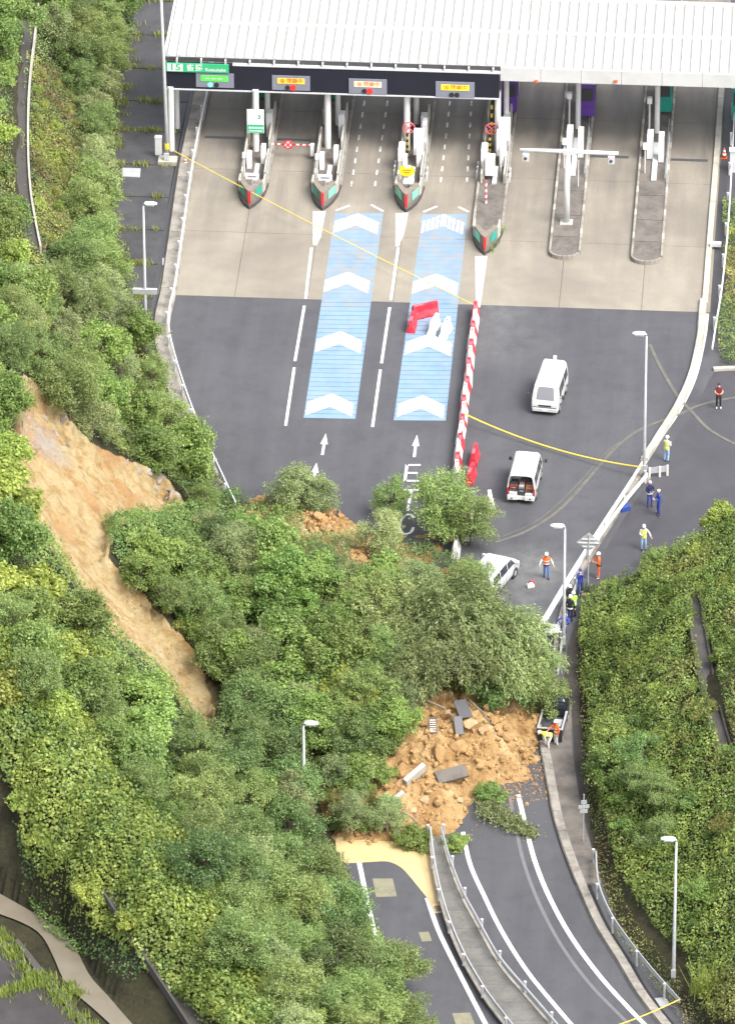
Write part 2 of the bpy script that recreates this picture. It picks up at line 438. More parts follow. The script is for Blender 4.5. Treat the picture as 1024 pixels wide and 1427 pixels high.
# hollow ditch lines (berm drains)
_low = inpoly(TX, TY, [tuple(p[:2]) for p in path([(-200, 1225), (-30, 1228), (40, 1258), (88, 1285), (122, 1325), (145, 1367), (178, 1400), (225, 1450), (275, 1520), (300, 1640), (-200, 1640)], 5.0)])
TZ = np.where(_low, 4.9, TZ)
_fb = flatmask.astype(float)
for _k in range(10): _fb = (_fb + np.roll(_fb, 1, 0) + np.roll(_fb, -1, 0) + np.roll(_fb, 1, 1) + np.roll(_fb, -1, 1)) / 5
TZ *= np.clip((1 - _fb) * 2.0 - 0.75, 0.03, 1)
TZ = np.where(flatmask, -0.12, TZ)
tme = grid_mesh('hillside', TX, TY, TZ)
at = tme.attributes.new('scar', 'FLOAT', 'POINT'); at.data.foreach_set('value', blur(scar, 1).astype(np.float32).ravel())
gm, gn, gb = newmat('slope_soil')
gb.inputs['Roughness'].default_value = 0.95; gb.inputs['Specular IOR Level'].default_value = 0.2
_at = gn.nodes.new('ShaderNodeAttribute'); _at.attribute_name = 'scar'
tc = gn.nodes.new('ShaderNodeTexCoord')
def nz(scale, detail=8, rough=0.65, vec=None):
    k = gn.nodes.new('ShaderNodeTexNoise'); k.inputs['Scale'].default_value = scale; k.inputs['Detail'].default_value = detail; k.inputs['Roughness'].default_value = rough
    gn.links.new(vec if vec is not None else tc.outputs['Object'], k.inputs['Vector']); return k.outputs[0]
def ramp(src, stops):
    r = gn.nodes.new('ShaderNodeValToRGB'); e = r.color_ramp.elements
    while len(e) < len(stops): e.new(0.5)
    for q, (p, c) in zip(e, stops): q.position = p; q.color = (*c, 1)
    gn.links.new(src, r.inputs[0]); return r.outputs[0]
mp = gn.nodes.new('ShaderNodeMapping'); mp.inputs['Rotation'].default_value = (0, 0, math.radians(48)); mp.inputs['Scale'].default_value = (0.7, 1.2, 1.0)
gn.links.new(tc.outputs['Object'], mp.inputs['Vector'])
soil = ramp(nz(0.9), [(0.3, (0.03, 0.028, 0.017)), (0.55, (0.05, 0.047, 0.026)), (0.75, (0.075, 0.066, 0.038))])
clay = ramp(nz(1.3, 9, 0.62, mp.outputs[0]), [(0.25, (0.23, 0.135, 0.052)), (0.4, (0.34, 0.235, 0.105)), (0.52, (0.41, 0.315, 0.165)), (0.75, (0.46, 0.375, 0.225))])
spot = ramp(nz(0.22, 6), [(0.52, (0, 0, 0)), (0.62, (1, 1, 1))])
rust = gn.nodes.new('ShaderNodeMix'); rust.data_type = 'RGBA'; _sp = gn.nodes.new('ShaderNodeMath'); _sp.operation = 'MULTIPLY'; _sp.inputs[1].default_value = 0.6; gn.links.new(spot, _sp.inputs[0]); gn.links.new(_sp.outputs[0], rust.inputs[0]); gn.links.new(clay, rust.inputs[6])
gn.links.new(ramp(nz(2.0), [(0.3, (0.26, 0.115, 0.04)), (0.7, (0.42, 0.22, 0.085))]), rust.inputs[7])
# grey weathered rock showing near the head of the scar
_hd = P(80, 600, 10.5)
vs = gn.nodes.new('ShaderNodeVectorMath'); vs.operation = 'DISTANCE'; vs.inputs[1].default_value = tuple(_hd)
gn.links.new(tc.outputs['Object'], vs.inputs[0])
mr = gn.nodes.new('ShaderNodeMapRange'); mr.inputs[1].default_value = 0.8; mr.inputs[2].default_value = 3.4; mr.inputs[3].default_value = 0.75; mr.inputs[4].default_value = -0.35
gn.links.new(vs.outputs['Value'], mr.inputs[0])
ad = gn.nodes.new('ShaderNodeMath'); ad.operation = 'ADD'; ad.use_clamp = True; gn.links.new(mr.outputs[0], ad.inputs[0])
sb = gn.nodes.new('ShaderNodeMath'); sb.operation = 'SUBTRACT'; sb.inputs[1].default_value = 0.5; gn.links.new(nz(0.9), sb.inputs[0]); gn.links.new(sb.outputs[0], ad.inputs[1])
rock = gn.nodes.new('ShaderNodeMix'); rock.data_type = 'RGBA'; gn.links.new(ad.outputs[0], rock.inputs[0]); gn.links.new(rust.outputs[2], rock.inputs[6]); rock.inputs[7].default_value = (0.33, 0.31, 0.3, 1)
fin = gn.nodes.new('ShaderNodeMix'); fin.data_type = 'RGBA'; gn.links.new(_at.outputs['Fac'], fin.inputs[0]); gn.links.new(soil, fin.inputs[6]); gn.links.new(rock.outputs[2], fin.inputs[7])
gn.links.new(fin.outputs[2], gb.inputs['Base Color'])
bp = gn.nodes.new('ShaderNodeBump'); bp.inputs['Strength'].default_value = 1.0; bp.inputs['Distance'].default_value = 0.3
gn.links.new(nz(4.0, 12, 0.75), bp.inputs['Height']); gn.links.new(bp.outputs[0], gb.inputs['Normal'])
MT['slope'] = gm
tag(link('hillside', tme, 'slope'), 'wooded hillside on both sides of the road with bare orange landslide scar', None, None, 'structure')

MT['far_grass'] = pm('far_grass', (0.05, 0.07, 0.03), 0.95, 0.3, 0.05)
sheet('ground', [(-2500, -2500), (2500, -2500), (2500, 2500), (-2500, 2500)], -0.6, 'far_grass', None, None, None, 'structure')

# ---- soil that ran out over the road
DEBPX = [(330, 700), (400, 690), (455, 705), (520, 745), (600, 745), (640, 790), (690, 830), (735, 900), (762, 960), (765, 1005), (752, 1045), (725, 1085), (690, 1094), (655, 1114), (640, 1150), (600, 1168), (540, 1172),
         (470, 1174), (430, 1120), (395, 1040), (330, 1010), (280, 940), (250, 820), (280, 740)]
DCT = [(430, 735, 1.3), (500, 790, 1.8), (560, 850, 2.6), (640, 900, 2.4), (700, 940, 1.8), (470, 900, 3.2), (400, 820, 2.8), (340, 800, 2.6), (330, 920, 2.8), (420, 1000, 2.2), (520, 1000, 2.4), (600, 990, 2.0),
       (660, 1000, 2.1), (700, 1010, 1.5), (735, 1000, 0.8), (600, 1050, 2.1), (660, 1060, 1.5), (710, 1060, 0.6), (560, 1100, 1.7), (620, 1100, 1.4), (480, 1100, 1.5), (560, 1150, 0.9), (620, 1150, 0.6), (500, 1160, 0.6)]
dw = np.array([P(a, b, c) for a, b, c in DCT] + [np.array([*p[:2], -0.25]) for p in path(DEBPX)])
dx0, dx1, dy0, dy1 = -17.0, 13.5, -47.0, -7.0
ds = 0.13
DXs = np.arange(dx0, dx1, ds); DYs = np.arange(dy0, dy1, ds)
DX, DY = np.meshgrid(DXs, DYs)
num = np.zeros_like(DX); den = np.zeros_like(DX)
for q in dw:
    w_ = 1.0 / ((DX - q[0]) ** 2 + (DY - q[1]) ** 2 + 0.6) ** 1.7
    num += w_ * q[2]; den += w_
DZ = num / den
inside = inpoly(DX + (fbm(DX * 0.9, DY * 0.9, 3, 31) - .45) * 1.6, DY + (fbm(DX * 0.9, DY * 0.9, 3, 41) - .45) * 1.6, [tuple(p[:2]) for p in path(DEBPX)])
soft = blur(inside, 7)
DZ = DZ * soft
def ridged(x, y, s, seed): return 1 - np.abs(2 * fbm(x * s, y * s, 4, seed) - 0.95)
DZ += soft * ((ridged(DX, DY, 0.55, 3) - 0.7) * 1.0 + (ridged(DX, DY, 1.7, 8) - 0.7) * 0.75 + (ridged(DX, DY, 3.4, 18) - 0.7) * 0.32 + (fbm(DX * 5, DY * 5, 2, 13) - 0.4) * 0.2)
DZ = np.where(soft < 0.04, -0.3, np.maximum(DZ, -0.3) - (1 - soft) * 0.12)
dme = grid_mesh('landslide_soil', DX, DY, DZ)
gm2, gn, gb = newmat('fresh_clay')
tc = gn.nodes.new('ShaderNodeTexCoord')
gb.inputs['Roughness'].default_value = 0.95; gb.inputs['Specular IOR Level'].default_value = 0.2
cl = ramp(nz(0.8, 10, 0.7), [(0.25, (0.14, 0.075, 0.036)), (0.42, (0.28, 0.165, 0.066)), (0.55, (0.38, 0.25, 0.115)), (0.75, (0.5, 0.39, 0.225))])
gn.links.new(cl, gb.inputs['Base Color'])
bp = gn.nodes.new('ShaderNodeBump'); bp.inputs['Strength'].default_value = 1.0; bp.inputs['Distance'].default_value = 0.2
gn.links.new(nz(4.0, 10, 0.75), bp.inputs['Height']); gn.links.new(bp.outputs[0], gb.inputs['Normal'])
MT['clay'] = gm2
tag(link('landslide_soil', dme, 'clay'), 'orange clay soil heaped across the road by the landslide', None, None, 'structure')
def hz(x, y):
    """height of the ground (slope, heap or road) at a place"""
    x = np.asarray(x, float); y = np.asarray(y, float)
    fx = np.clip((x - GX0) / GS, 0, len(gx) - 1.001); fy = np.clip((y - GY0) / GS, 0, len(gy) - 1.001)
    i = fx.astype(int); j = fy.astype(int); a = fx - i; b = fy - j
    z = (TZ[j, i] * (1 - a) + TZ[j, i + 1] * a) * (1 - b) + (TZ[j + 1, i] * (1 - a) + TZ[j + 1, i + 1] * a) * b
    z = np.maximum(z, 0.0)
    k = np.clip(((x - dx0) / ds).round().astype(int), 0, len(DXs) - 1); l = np.clip(((y - dy0) / ds).round().astype(int), 0, len(DYs) - 1)
    ins = (x > dx0) & (x < dx1) & (y > dy0) & (y < dy1)
    return np.where(ins, np.maximum(z, DZ[l, k]), z)
_zs = np.arange(26.0, -0.01, -0.1)
def surf(px, py):
    """the place on the ground seen at a photo point"""
    d = (px - W0 / 2) / FPX * RT - (py - H0 / 2) / FPX * UP + FW
    t = (_zs - CAM[2]) / d[2]
    pts = CAM + t[:, None] * d
    h = hz(pts[:, 0], pts[:, 1])
    k = np.argmax(pts[:, 2] <= h + 1e-6)
    if pts[k, 2] > h[k] + 1e-6: k = len(_zs) - 1
    return np.array([pts[k, 0], pts[k, 1], h[k]])

# ---- bare face of the slide, modelled finely: gullies, ribs and a ragged rim
_q = np.array([surf(a, b) for a, b in SCARPX])
sx0, sx1, sy0, sy1 = _q[:, 0].min() - 2.5, _q[:, 0].max() + 2.5, _q[:, 1].min() - 3, _q[:, 1].max() + 3
SX, SY = np.meshgrid(np.arange(sx0, sx1, 0.1), np.arange(sy0, sy1, 0.1))
SZ = hz(SX, SY)
spx, spy = proj(np.stack([SX, SY, SZ], -1))
_w1 = (fbm(spx / 28, spy / 28, 4, 9) - 0.46) * 30
sin_ = inpoly(spx + _w1, spy + _w1 * 0.6, SCARPX)
ssoft = blur(sin_, 4)
_dn = SX * 0.75 + SY * 0.66; _ac = SX * 0.66 - SY * 0.75
_dn = _dn + (fbm(SX * .5, SY * .5, 3, 61) - .45) * 1.6
SD = (ridged(_ac * 0.12, _dn * 1.0, 1.0, 4) - 0.7) * 0.55 + (ridged(SX, SY, 0.9, 12) - .7) * 0.5 + (ridged(SX, SY, 2.6, 15) - .7) * 0.28 + (fbm(SX * 6, SY * 6, 3, 19) - .45) * 0.16
SZ = np.where(ssoft > 0.25, SZ + 0.12 + SD * np.clip(ssoft * 1.2, 0, 1), SZ - 0.6)
tag(link('landslide_scar', grid_mesh('landslide_scar', SX, SY, SZ), MT['slope']), 'bare orange and tan scar torn down the left slope', None, None, 'structure')
_sa = bpy.data.meshes['landslide_scar'].attributes.new('scar', 'FLOAT', 'POINT'); _sa.data.foreach_set('value', np.ones(SX.size, np.float32))

# ================================================================== ROADS
am, gn, gb = newmat('asphalt')
tc = gn.nodes.new('ShaderNodeTexCoord')
gb.inputs['Roughness'].default_value = 0.8; gb.inputs['Specular IOR Level'].default_value = 0.35
base = ramp(nz(0.12, 6, 0.6), [(0.3, (0.058, 0.0585, 0.065)), (0.7, (0.074, 0.0745, 0.082))])
grain = ramp(nz(14.0, 4, 0.8), [(0.25, (0.78, 0.78, 0.78)), (0.75, (1.2, 1.2, 1.2))])
mx = gn.nodes.new('ShaderNodeMix'); mx.data_type = 'RGBA'; mx.blend_type = 'MULTIPLY'; mx.inputs[0].default_value = 1
gn.links.new(base, mx.inputs[6]); gn.links.new(grain, mx.inputs[7])
cur = mx.outputs[2]
mpw = gn.nodes.new('ShaderNodeMapping'); mpw.inputs['Scale'].default_value = (0.9, 0.05, 1.0); gn.links.new(tc.outputs['Object'], mpw.inputs['Vector'])
wv = ramp(nz(0.7, 5, 0.6, mpw.outputs[0]), [(0.3, (0.86, 0.86, 0.86)), (0.7, (1.12, 1.12, 1.11))])
bl = ramp(nz(0.55, 8, 0.75), [(0.3, (0.8, 0.8, 0.81)), (0.5, (1.0, 1.0, 1.0)), (0.75, (1.1, 1.1, 1.09))])
for s_ in (wv, bl):
    k_ = gn.nodes.new('ShaderNodeMix'); k_.data_type = 'RGBA'; k_.blend_type = 'MULTIPLY'; k_.inputs[0].default_value = 1; gn.links.new(cur, k_.inputs[6]); gn.links.new(s_, k_.inputs[7]); cur = k_.outputs[2]
# pale dust dried on the surface in a few spots
for (px, py, r, amt) in ((742, 790, 3.0, 0.75), (728, 840, 2.4, 0.5), (700, 470, 4.5, 0.22), (690, 425, 3.0, 0.3)):
    c = P(px, py)
    v = gn.nodes.new('ShaderNodeVectorMath'); v.operation = 'DISTANCE'; v.inputs[1].default_value = tuple(c); gn.links.new(tc.outputs['Object'], v.inputs[0])
    m = gn.nodes.new('ShaderNodeMapRange'); m.inputs[1].default_value = 0; m.inputs[2].default_value = r; m.inputs[3].default_value = 1.0; m.inputs[4].default_value = 0.0; gn.links.new(v.outputs['Value'], m.inputs[0])
    nn = gn.nodes.new('ShaderNodeMapRange'); nn.inputs[1].default_value = 0.35; nn.inputs[2].default_value = 0.65; nn.inputs[4].default_value = amt; gn.links.new(nz(0.5, 7, 0.7), nn.inputs[0])
    q = gn.nodes.new('ShaderNodeMath'); q.operation = 'MULTIPLY'; gn.links.new(m.outputs[0], q.inputs[0]); gn.links.new(nn.outputs[0], q.inputs[1])
    k = gn.nodes.new('ShaderNodeMix'); k.data_type = 'RGBA'; gn.links.new(q.outputs[0], k.inputs[0]); gn.links.new(cur, k.inputs[6]); k.inputs[7].default_value = (0.24, 0.24, 0.225, 1)
    cur = k.outputs[2]
gn.links.new(cur, gb.inputs['Base Color'])
bp = gn.nodes.new('ShaderNodeBump'); bp.inputs['Strength'].default_value = 0.3; bp.inputs['Distance'].default_value = 0.02
gn.links.new(nz(30, 4), bp.inputs['Height']); gn.links.new(bp.outputs[0], gb.inputs['Normal'])
MT['asphalt'] = am
MT['lot'] = pm('damp_asphalt', (0.052, 0.05, 0.056), 0.55, 0.25, 0.25, 0.3, 30, dirt=(0.03, 0.028, 0.03), dirt_scale=0.12, dirt_amt=0.8)
MT['strip'] = pm('weathered_asphalt', (0.055, 0.054, 0.058), 0.6, 0.3, 0.4, 0.35, 25, dirt=(0.022, 0.022, 0.024), dirt_scale=0.35, dirt_amt=0.85)
YJ = 15.62
road = sheet('road', [(-24, -104), (36, -104), (36, YJ), (-24, YJ)], 0.0, 'asphalt', None, None, None, 'structure')
# side lot to the right of the kerb
lotpx = [(1000, 512), (1140, 512), (1140, 1000), (812, 1000), (803, 890), (812, 835), (835, 780), (868, 725), (905, 668), (935, 622), (965, 575), (988, 530)]
sheet('side_lot', [p[:2] for p in path(lotpx)], 0.006, 'lot', None, None, None, 'structure')

MT['litter'] = pm('wet_soil', (0.032, 0.027, 0.023), 0.8, 0.35, 1.5, 0.6, 8.0, dirt=(0.07, 0.055, 0.038), dirt_scale=1.8, dirt_amt=0.6)
sheet('verge_soil', [p[:2] for p in path([(812, 850), (800, 872), (791, 900), (786, 945), (784, 990), (798, 1000), (800, 1040), (806, 1090), (815, 1140), (826, 1185), (840, 1235), (866, 1300), (920, 1372), (975, 1440), (1040, 1440), (950, 1375), (890, 1300), (860, 1220), (842, 1130), (832, 1040), (826, 960), (824, 890)])], 0.016, 'litter', None, None, None, 'structure')
# ---- concrete apron of the toll plaza, slab by slab
cm, gn, gb = newmat('apron_concrete')
tc = gn.nodes.new('ShaderNodeTexCoord')
gb.inputs['Roughness'].default_value = 0.75; gb.inputs['Specular IOR Level'].default_value = 0.4
gi = gn.nodes.new('ShaderNodeNewGeometry'); wp = gi.outputs['Position']
mp = gn.nodes.new('ShaderNodeMapping'); mp.inputs['Scale'].default_value = (1.0, 0.09, 1.0); gn.links.new(wp, mp.inputs['Vector'])
c1 = ramp(nz(0.35, 7, 0.65, wp), [(0.3, (0.205, 0.182, 0.145)), (0.7, (0.26, 0.232, 0.188))])
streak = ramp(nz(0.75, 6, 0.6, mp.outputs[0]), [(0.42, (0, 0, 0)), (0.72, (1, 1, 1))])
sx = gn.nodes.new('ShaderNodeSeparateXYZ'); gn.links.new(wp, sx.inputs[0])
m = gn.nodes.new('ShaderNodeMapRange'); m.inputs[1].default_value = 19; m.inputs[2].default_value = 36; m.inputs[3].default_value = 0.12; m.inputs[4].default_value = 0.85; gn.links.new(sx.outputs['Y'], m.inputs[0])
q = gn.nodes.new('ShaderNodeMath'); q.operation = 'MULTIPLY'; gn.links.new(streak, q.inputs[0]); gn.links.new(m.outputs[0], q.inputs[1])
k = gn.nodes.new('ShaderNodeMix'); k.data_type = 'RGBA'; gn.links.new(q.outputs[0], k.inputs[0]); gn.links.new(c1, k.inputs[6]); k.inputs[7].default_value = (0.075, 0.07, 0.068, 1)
# dark grey blended in beyond the noses, stronger towards and under the roof
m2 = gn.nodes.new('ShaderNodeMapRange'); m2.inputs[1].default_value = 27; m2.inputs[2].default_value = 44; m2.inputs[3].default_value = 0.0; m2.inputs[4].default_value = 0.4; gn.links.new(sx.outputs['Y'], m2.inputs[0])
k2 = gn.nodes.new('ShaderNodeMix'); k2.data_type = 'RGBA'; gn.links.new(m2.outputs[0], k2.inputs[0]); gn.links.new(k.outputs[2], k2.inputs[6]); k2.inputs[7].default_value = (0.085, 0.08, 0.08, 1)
# two wheel lanes per line of traffic of the middle lanes are darker
m3 = gn.nodes.new('ShaderNodeMapRange'); m3.inputs[1].default_value = 0.45; m3.inputs[2].default_value = 0.62; m3.inputs[4].default_value = 0.5
gn.links.new(nz(0.17, 4, 0.5, wp), m3.inputs[0])
k3 = gn.nodes.new('ShaderNodeMix'); k3.data_type = 'RGBA'; gn.links.new(m3.outputs[0], k3.inputs[0]); gn.links.new(k2.outputs[2], k3.inputs[6]); k3.inputs[7].default_value = (0.13, 0.115, 0.098, 1)
gr = ramp(nz(9, 5, 0.75, wp), [(0.25, (0.85, 0.85, 0.85)), (0.75, (1.12, 1.12, 1.12))])
k4 = gn.nodes.new('ShaderNodeMix'); k4.data_type = 'RGBA'; k4.blend_type = 'MULTIPLY'; k4.inputs[0].default_value = 1; gn.links.new(k3.outputs[2], k4.inputs[6]); gn.links.new(gr, k4.inputs[7])
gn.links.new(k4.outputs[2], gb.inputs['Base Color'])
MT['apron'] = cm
apron = tag(empty('concrete_apron', (0, 0, 0)), None, None, None, 'structure')
apron_bed = MB().box(-16.6, 30, YJ + 0.01, 95, -0.4, -0.02).build('joint_bed', 'dark_metal', apron)
XJ = [-16.2, -11.42, -6.92, -1.6, 3.72, 8.66, 13.74, 18.0]
YS = [YJ + 0.012, 23.9, 32.1, 40.2, 48.4, 57.0, 66.0, 76.0]
for a in range(len(XJ) - 1):
    for b in range(len(YS) - 1):
        g = 0.014
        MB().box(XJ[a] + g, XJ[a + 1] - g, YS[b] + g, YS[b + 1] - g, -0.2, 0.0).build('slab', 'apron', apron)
MB().box(18.02, 29, YJ + 0.012, 90, -0.2, -0.004).build('shoulder', 'lot', apron)
for (x0, y0, x1, y1) in ((285, 190.5, 338, 191.5), (379, 193.5, 434, 195), (818, 216, 876, 219.5), (931, 221, 986, 224)):
    a, b = P(x0, y0), P(x1, y1)
    MB().box(a[0], b[0], (a[1] + b[1]) / 2 - 0.16, (a[1] + b[1]) / 2 + 0.16, -0.1, 0.006).build('drain_grate', 'dark_metal', apron)

# ---- service strip on the left, panel by panel, grass in the joints
strip = tag(empty('service_strip', (0, 0, 0)), None, None, None, 'structure')
lefted = smooth_path(path([(215, -140), (190, 0), (172, 100), (158, 200), (153, 300), (176, 400), (196, 470), (225, 540), (262, 640)]), 6)
righted = smooth_path(path([(310, -140), (290, 0), (268, 110), (247, 210), (228, 320), (214, 400), (211, 470), (228, 540), (262, 640)]), 6)
def xat(pl, y):
    ys = [p[1] for p in pl]; xs = [p[0] for p in pl]
    o = np.argsort(ys); return float(np.interp(y, np.array(ys)[o], np.array(xs)[o]))
yy = [P(200, v)[1] for v in (560, 510, 462, 415, 368, 320, 274, 229, 182, 140, 95, 48, 0, -48, -96)]
JOINTS = yy
for a, b in zip(yy[:-1], yy[1:]):
    g = 0.05
    pl = [(xat(lefted, a + g), a + g), (xat(righted, a + g), a + g), (xat(righted, b - g), b - g), (xat(lefted, b - g), b - g)]
    MB().prism(pl, -0.3, 0.004 + random.uniform(0, 0.02)).build('panel', 'strip', strip)
MB().prism([tuple(p[:2]) for p in lefted] + [tuple(p[:2]) for p in reversed(righted)], -0.35, -0.03).build('joint_bed', 'slope', strip)

# ---- painted markings
mark = tag(empty('road_markings', (0, 0, 0)), None, None, None, 'structure')
EDGE_L = smooth_path(path([(229, 409), (224, 430), (222, 460), (228, 500), (242, 548), (262, 600), (290, 660), (318, 720)]))
EDGE_R = smooth_path(path([(984, 437), (980, 470), (967, 525), (946, 570), (919, 610), (895, 648), (868, 690), (835, 740), (800, 795), (770, 845), (742, 893)]))
line('edge_line', EDGE_L, 0.26, 0.010, 'mark', mark)
line('edge_line', EDGE_R, 0.34, 0.010, 'mark', mark)
for pts, w, mm in (([(645, 1160), (655, 1205), (675, 1250), (700, 1300), (735, 1355), (780, 1410), (815, 1450)], 0.24, 'mark'),
                   ([(722, 1108), (732, 1150), (745, 1200), (765, 1250), (795, 1305), (835, 1360), (880, 1410), (915, 1445)], 0.26, 'mark'),
                   ([(710, 1110), (718, 1150), (729, 1200), (749, 1255), (780, 1315), (820, 1370), (862, 1414), (895, 1447)], 0.2, 'mark_grey'),
                   ([(595, 1252), (612, 1300), (640, 1357), (675, 1425), (700, 1470)], 0.26, 'mark'),
                   ([(499, 1196), (509, 1243), (522, 1300), (545, 1370), (575, 1440)], 0.26, 'mark')):
    line('edge_line', smooth_path(path(pts)), w, 0.010, mm, mark)
def dash(p0, p1, w=0.2, m='mark', z=0.010):
    line('lane_dash', path([p0, p1]), w, z, m, mark)
for p0, p1 in (((398, 593), (410, 512)), ((411, 503), (424, 426)), ((426, 416), (434, 345)), ((519, 595), (530, 515)), ((531.5, 506), (543, 428)), ((544.5, 418), (555, 345))):
    dash(p0, p1, 0.17)
# tapered white wedges in front of the islands
def poly_mark(name, pts, m='mark', z=0.010):
    return sheet(name, [p[:2] for p in path(pts)], z, m, mark)
poly_mark('taper_mark', [(436, 294), (454, 294), (447, 330), (441, 342), (436, 341)], 'mark_worn')
poly_mark('taper_mark', [(551, 297), (569, 296), (563, 325), (556, 343), (551, 343)], 'mark_worn')
poly_mark('taper_mark', [(662, 357), (679, 357), (673, 400), (669, 428), (663, 430)], 'mark_worn')
for x0, y0, x1, y1 in ((468, 293, 487, 286), (517, 285, 534, 294), (590, 295, 609, 287), (639, 288, 653, 295)):
    dash((x0, y0), (x1, y1), 0.16, 'mark')
# guide dashes through the middle lanes
for lane in (((508, 140), (488, 268)), ((540, 140), (521, 268)), ((627, 140), (613, 262)), ((657, 140), (650, 262))):
    a, b = np.array(lane[0], float), np.array(lane[1], float)
    for k_ in range(8):
        t0 = k_ / 8; t1 = t0 + 0.055
        q0 = a + (b - a) * t0; q1 = a + (b - a) * t1
        dash(tuple(q0), tuple(q1), 0.12, 'mark_worn')
# blue lanes: painted bars with thin gaps, white chevrons on top
def blue_lane(bl, br, tl, tr, apex):
    L = empty('blue_lane_paint', (0, 0, 0)); tag(L, None, None, None, 'structure')
    BL, BR, TL, TR = P(*bl), P(*br), P(*tl), P(*tr)
    n = 47
    for i in range(n):
        t0 = i / n; t1 = (i + 0.93) / n
        a = BL + (TL - BL) * t0; b = BR + (TR - BR) * t0; c = BR + (TR - BR) * t1; d = BL + (TL - BL) * t1
        sheet('blue_bar', [a[:2], b[:2], c[:2], d[:2]], 0.004, 'blue' if a[1] < 14.5 else 'blue_worn', L)
    for j, (ax, ay) in enumerate(apex):
        p = P(ax, ay)
        hw = 1.40
        nb = 4; th = 1.58; dy = 1.12
        for s in range(nb):
            y0 = p[1] - th * s / nb; y1 = p[1] - th * (s + 0.9) / nb
            for sg in (-1, 1):
                if j == 3 and bl[0] > 500:
                    for q in range(5):
                        u0 = q / 5; u1 = u0 + 0.14
                        sheet('chevron_bar', [(p[0] + sg * hw * u0, y0 - dy * u0), (p[0] + sg * hw * u1, y0 - dy * u1), (p[0] + sg * hw * u1, y1 - dy * u1), (p[0] + sg * hw * u0, y1 - dy * u0)], 0.011, 'mark_worn', L)
                else:
                    sheet('chevron_bar', [(p[0] + sg * 0.004, y0), (p[0] + sg * hw, y0 - dy), (p[0] + sg * hw, y1 - dy), (p[0] + sg * 0.004, y1)], 0.011, 'mark' if j < 2 else 'mark_worn', L)
blue_lane((423, 582), (495, 583.5), (467, 296), (534, 296), [(462.5, 548.5), (475, 461.5), (486, 378.5), (499, 297)])
blue_lane((548.5, 585.5), (621, 586), (588.5, 297.5), (651.5, 297.5), [(589, 551), (599.5, 465), (608.5, 381), (619, 298)])
# arrows and lettering
def arrow(base, tip):
    b, t = P(*base), P(*tip); d = t - b; L = np.linalg.norm(d); d /= L; r = np.array([d[1], -d[0], 0])
    h = b + d * L * 0.5
    sheet('arrow', [q[:2] for q in (b - r * .08, b + r * .08, h + r * .08, h + r * .22, t, h - r * .22, h - r * .08)], 0.010, 'mark', mark)
arrow((449, 634), (454, 604)); arrow((577, 637), (581, 606)); arrow((437, 672), (441, 645))
def stroke(*pts): line('letter_stroke', path(pts), 0.17, 0.010, 'mark', mark)
stroke((567, 647), (564, 671)); stroke((566, 648), (586, 648)); stroke((566, 659), (582, 659)); stroke((564, 670), (584, 670))
stroke((563, 683), (583, 683)); stroke((573, 684), (568, 712))
line('letter_stroke', smooth_path(path([(577, 722), (571, 717), (562, 720), (557, 730), (557, 738), (563, 744), (572, 742), (576, 735)])), 0.17, 0.010, 'mark', mark)
# old tyre tracks of dried mud
_tz = [0.013]
def track(pts, w, m='soilstain', z=None):
    _tz[0] += 0.0035; z = _tz[0]
    line('mud_track', smooth_path(path(pts)), w, z, m, mark)
track([(690, 756), (730, 742), (770, 718), (800, 690), (830, 655), (860, 622), (895, 597), (945, 578), (980, 563), (1040, 551)], 0.2)
track([(700, 748), (745, 728), (780, 700), (815, 664), (850, 626), (885, 604)], 0.08)
track([(905, 480), (922, 515), (945, 553), (965, 575), (990, 600), (1030, 622)], 0.22)
# patches and covers
poly_mark('patch', [(519, 1225), (547, 1225), (553, 1250), (524, 1251)], 'patch', 0.012)
poly_mark('patch', [(583, 1300), (597, 1299), (602, 1312), (588, 1313)], 'patch', 0.012)
poly_mark('patch', [(630, 1413), (655, 1412), (662, 1430), (636, 1432)], 'patch', 0.012)
for q in ([(171, 234), (196, 235), (195, 247), (170, 246)], [(226, 360), (253, 360), (252, 370), (226, 370)], [(912, 1393), (927, 1391), (934, 1402), (920, 1405)]):
    tag(MB().prism([tuple(p[:2]) for p in path(q)], 0.0, 0.05).build('drain_cover', 'galv'), {171: 'pale metal drain cover on the dark strip below the wooded slope', 226: 'grey metal cover beside the left kerb of the concrete apron', 912: 'grey metal cover at the edge of the right ramp near guardrail end'}[q[0][0]], 'drain cover')
# mud puddle on the left ramp
MT['mud'] = pm('wet_mud', (0.5, 0.37, 0.19), 0.45, 0.1, 0.5, 0.25, 3.0, dirt=(0.42, 0.3, 0.15), dirt_scale=0.4, dirt_amt=0.5)
mudpx = [(466, 1160), (520, 1160), (603, 1166), (607, 1205), (611, 1235), (619, 1264), (603, 1266), (596, 1254), (585, 1240), (572, 1224), (560, 1211), (548, 1204), (536, 1201), (515, 1202), (480, 1203), (470, 1195)]
_m = smooth_path(path(mudpx + mudpx[:1]), 5)[:-1]
tag(MB().prism([tuple(p[:2]) for p in _m], -0.01, 0.03).build('mud', 'mud'), 'pale yellow wet mud spread over the left ramp', None, None, 'structure')

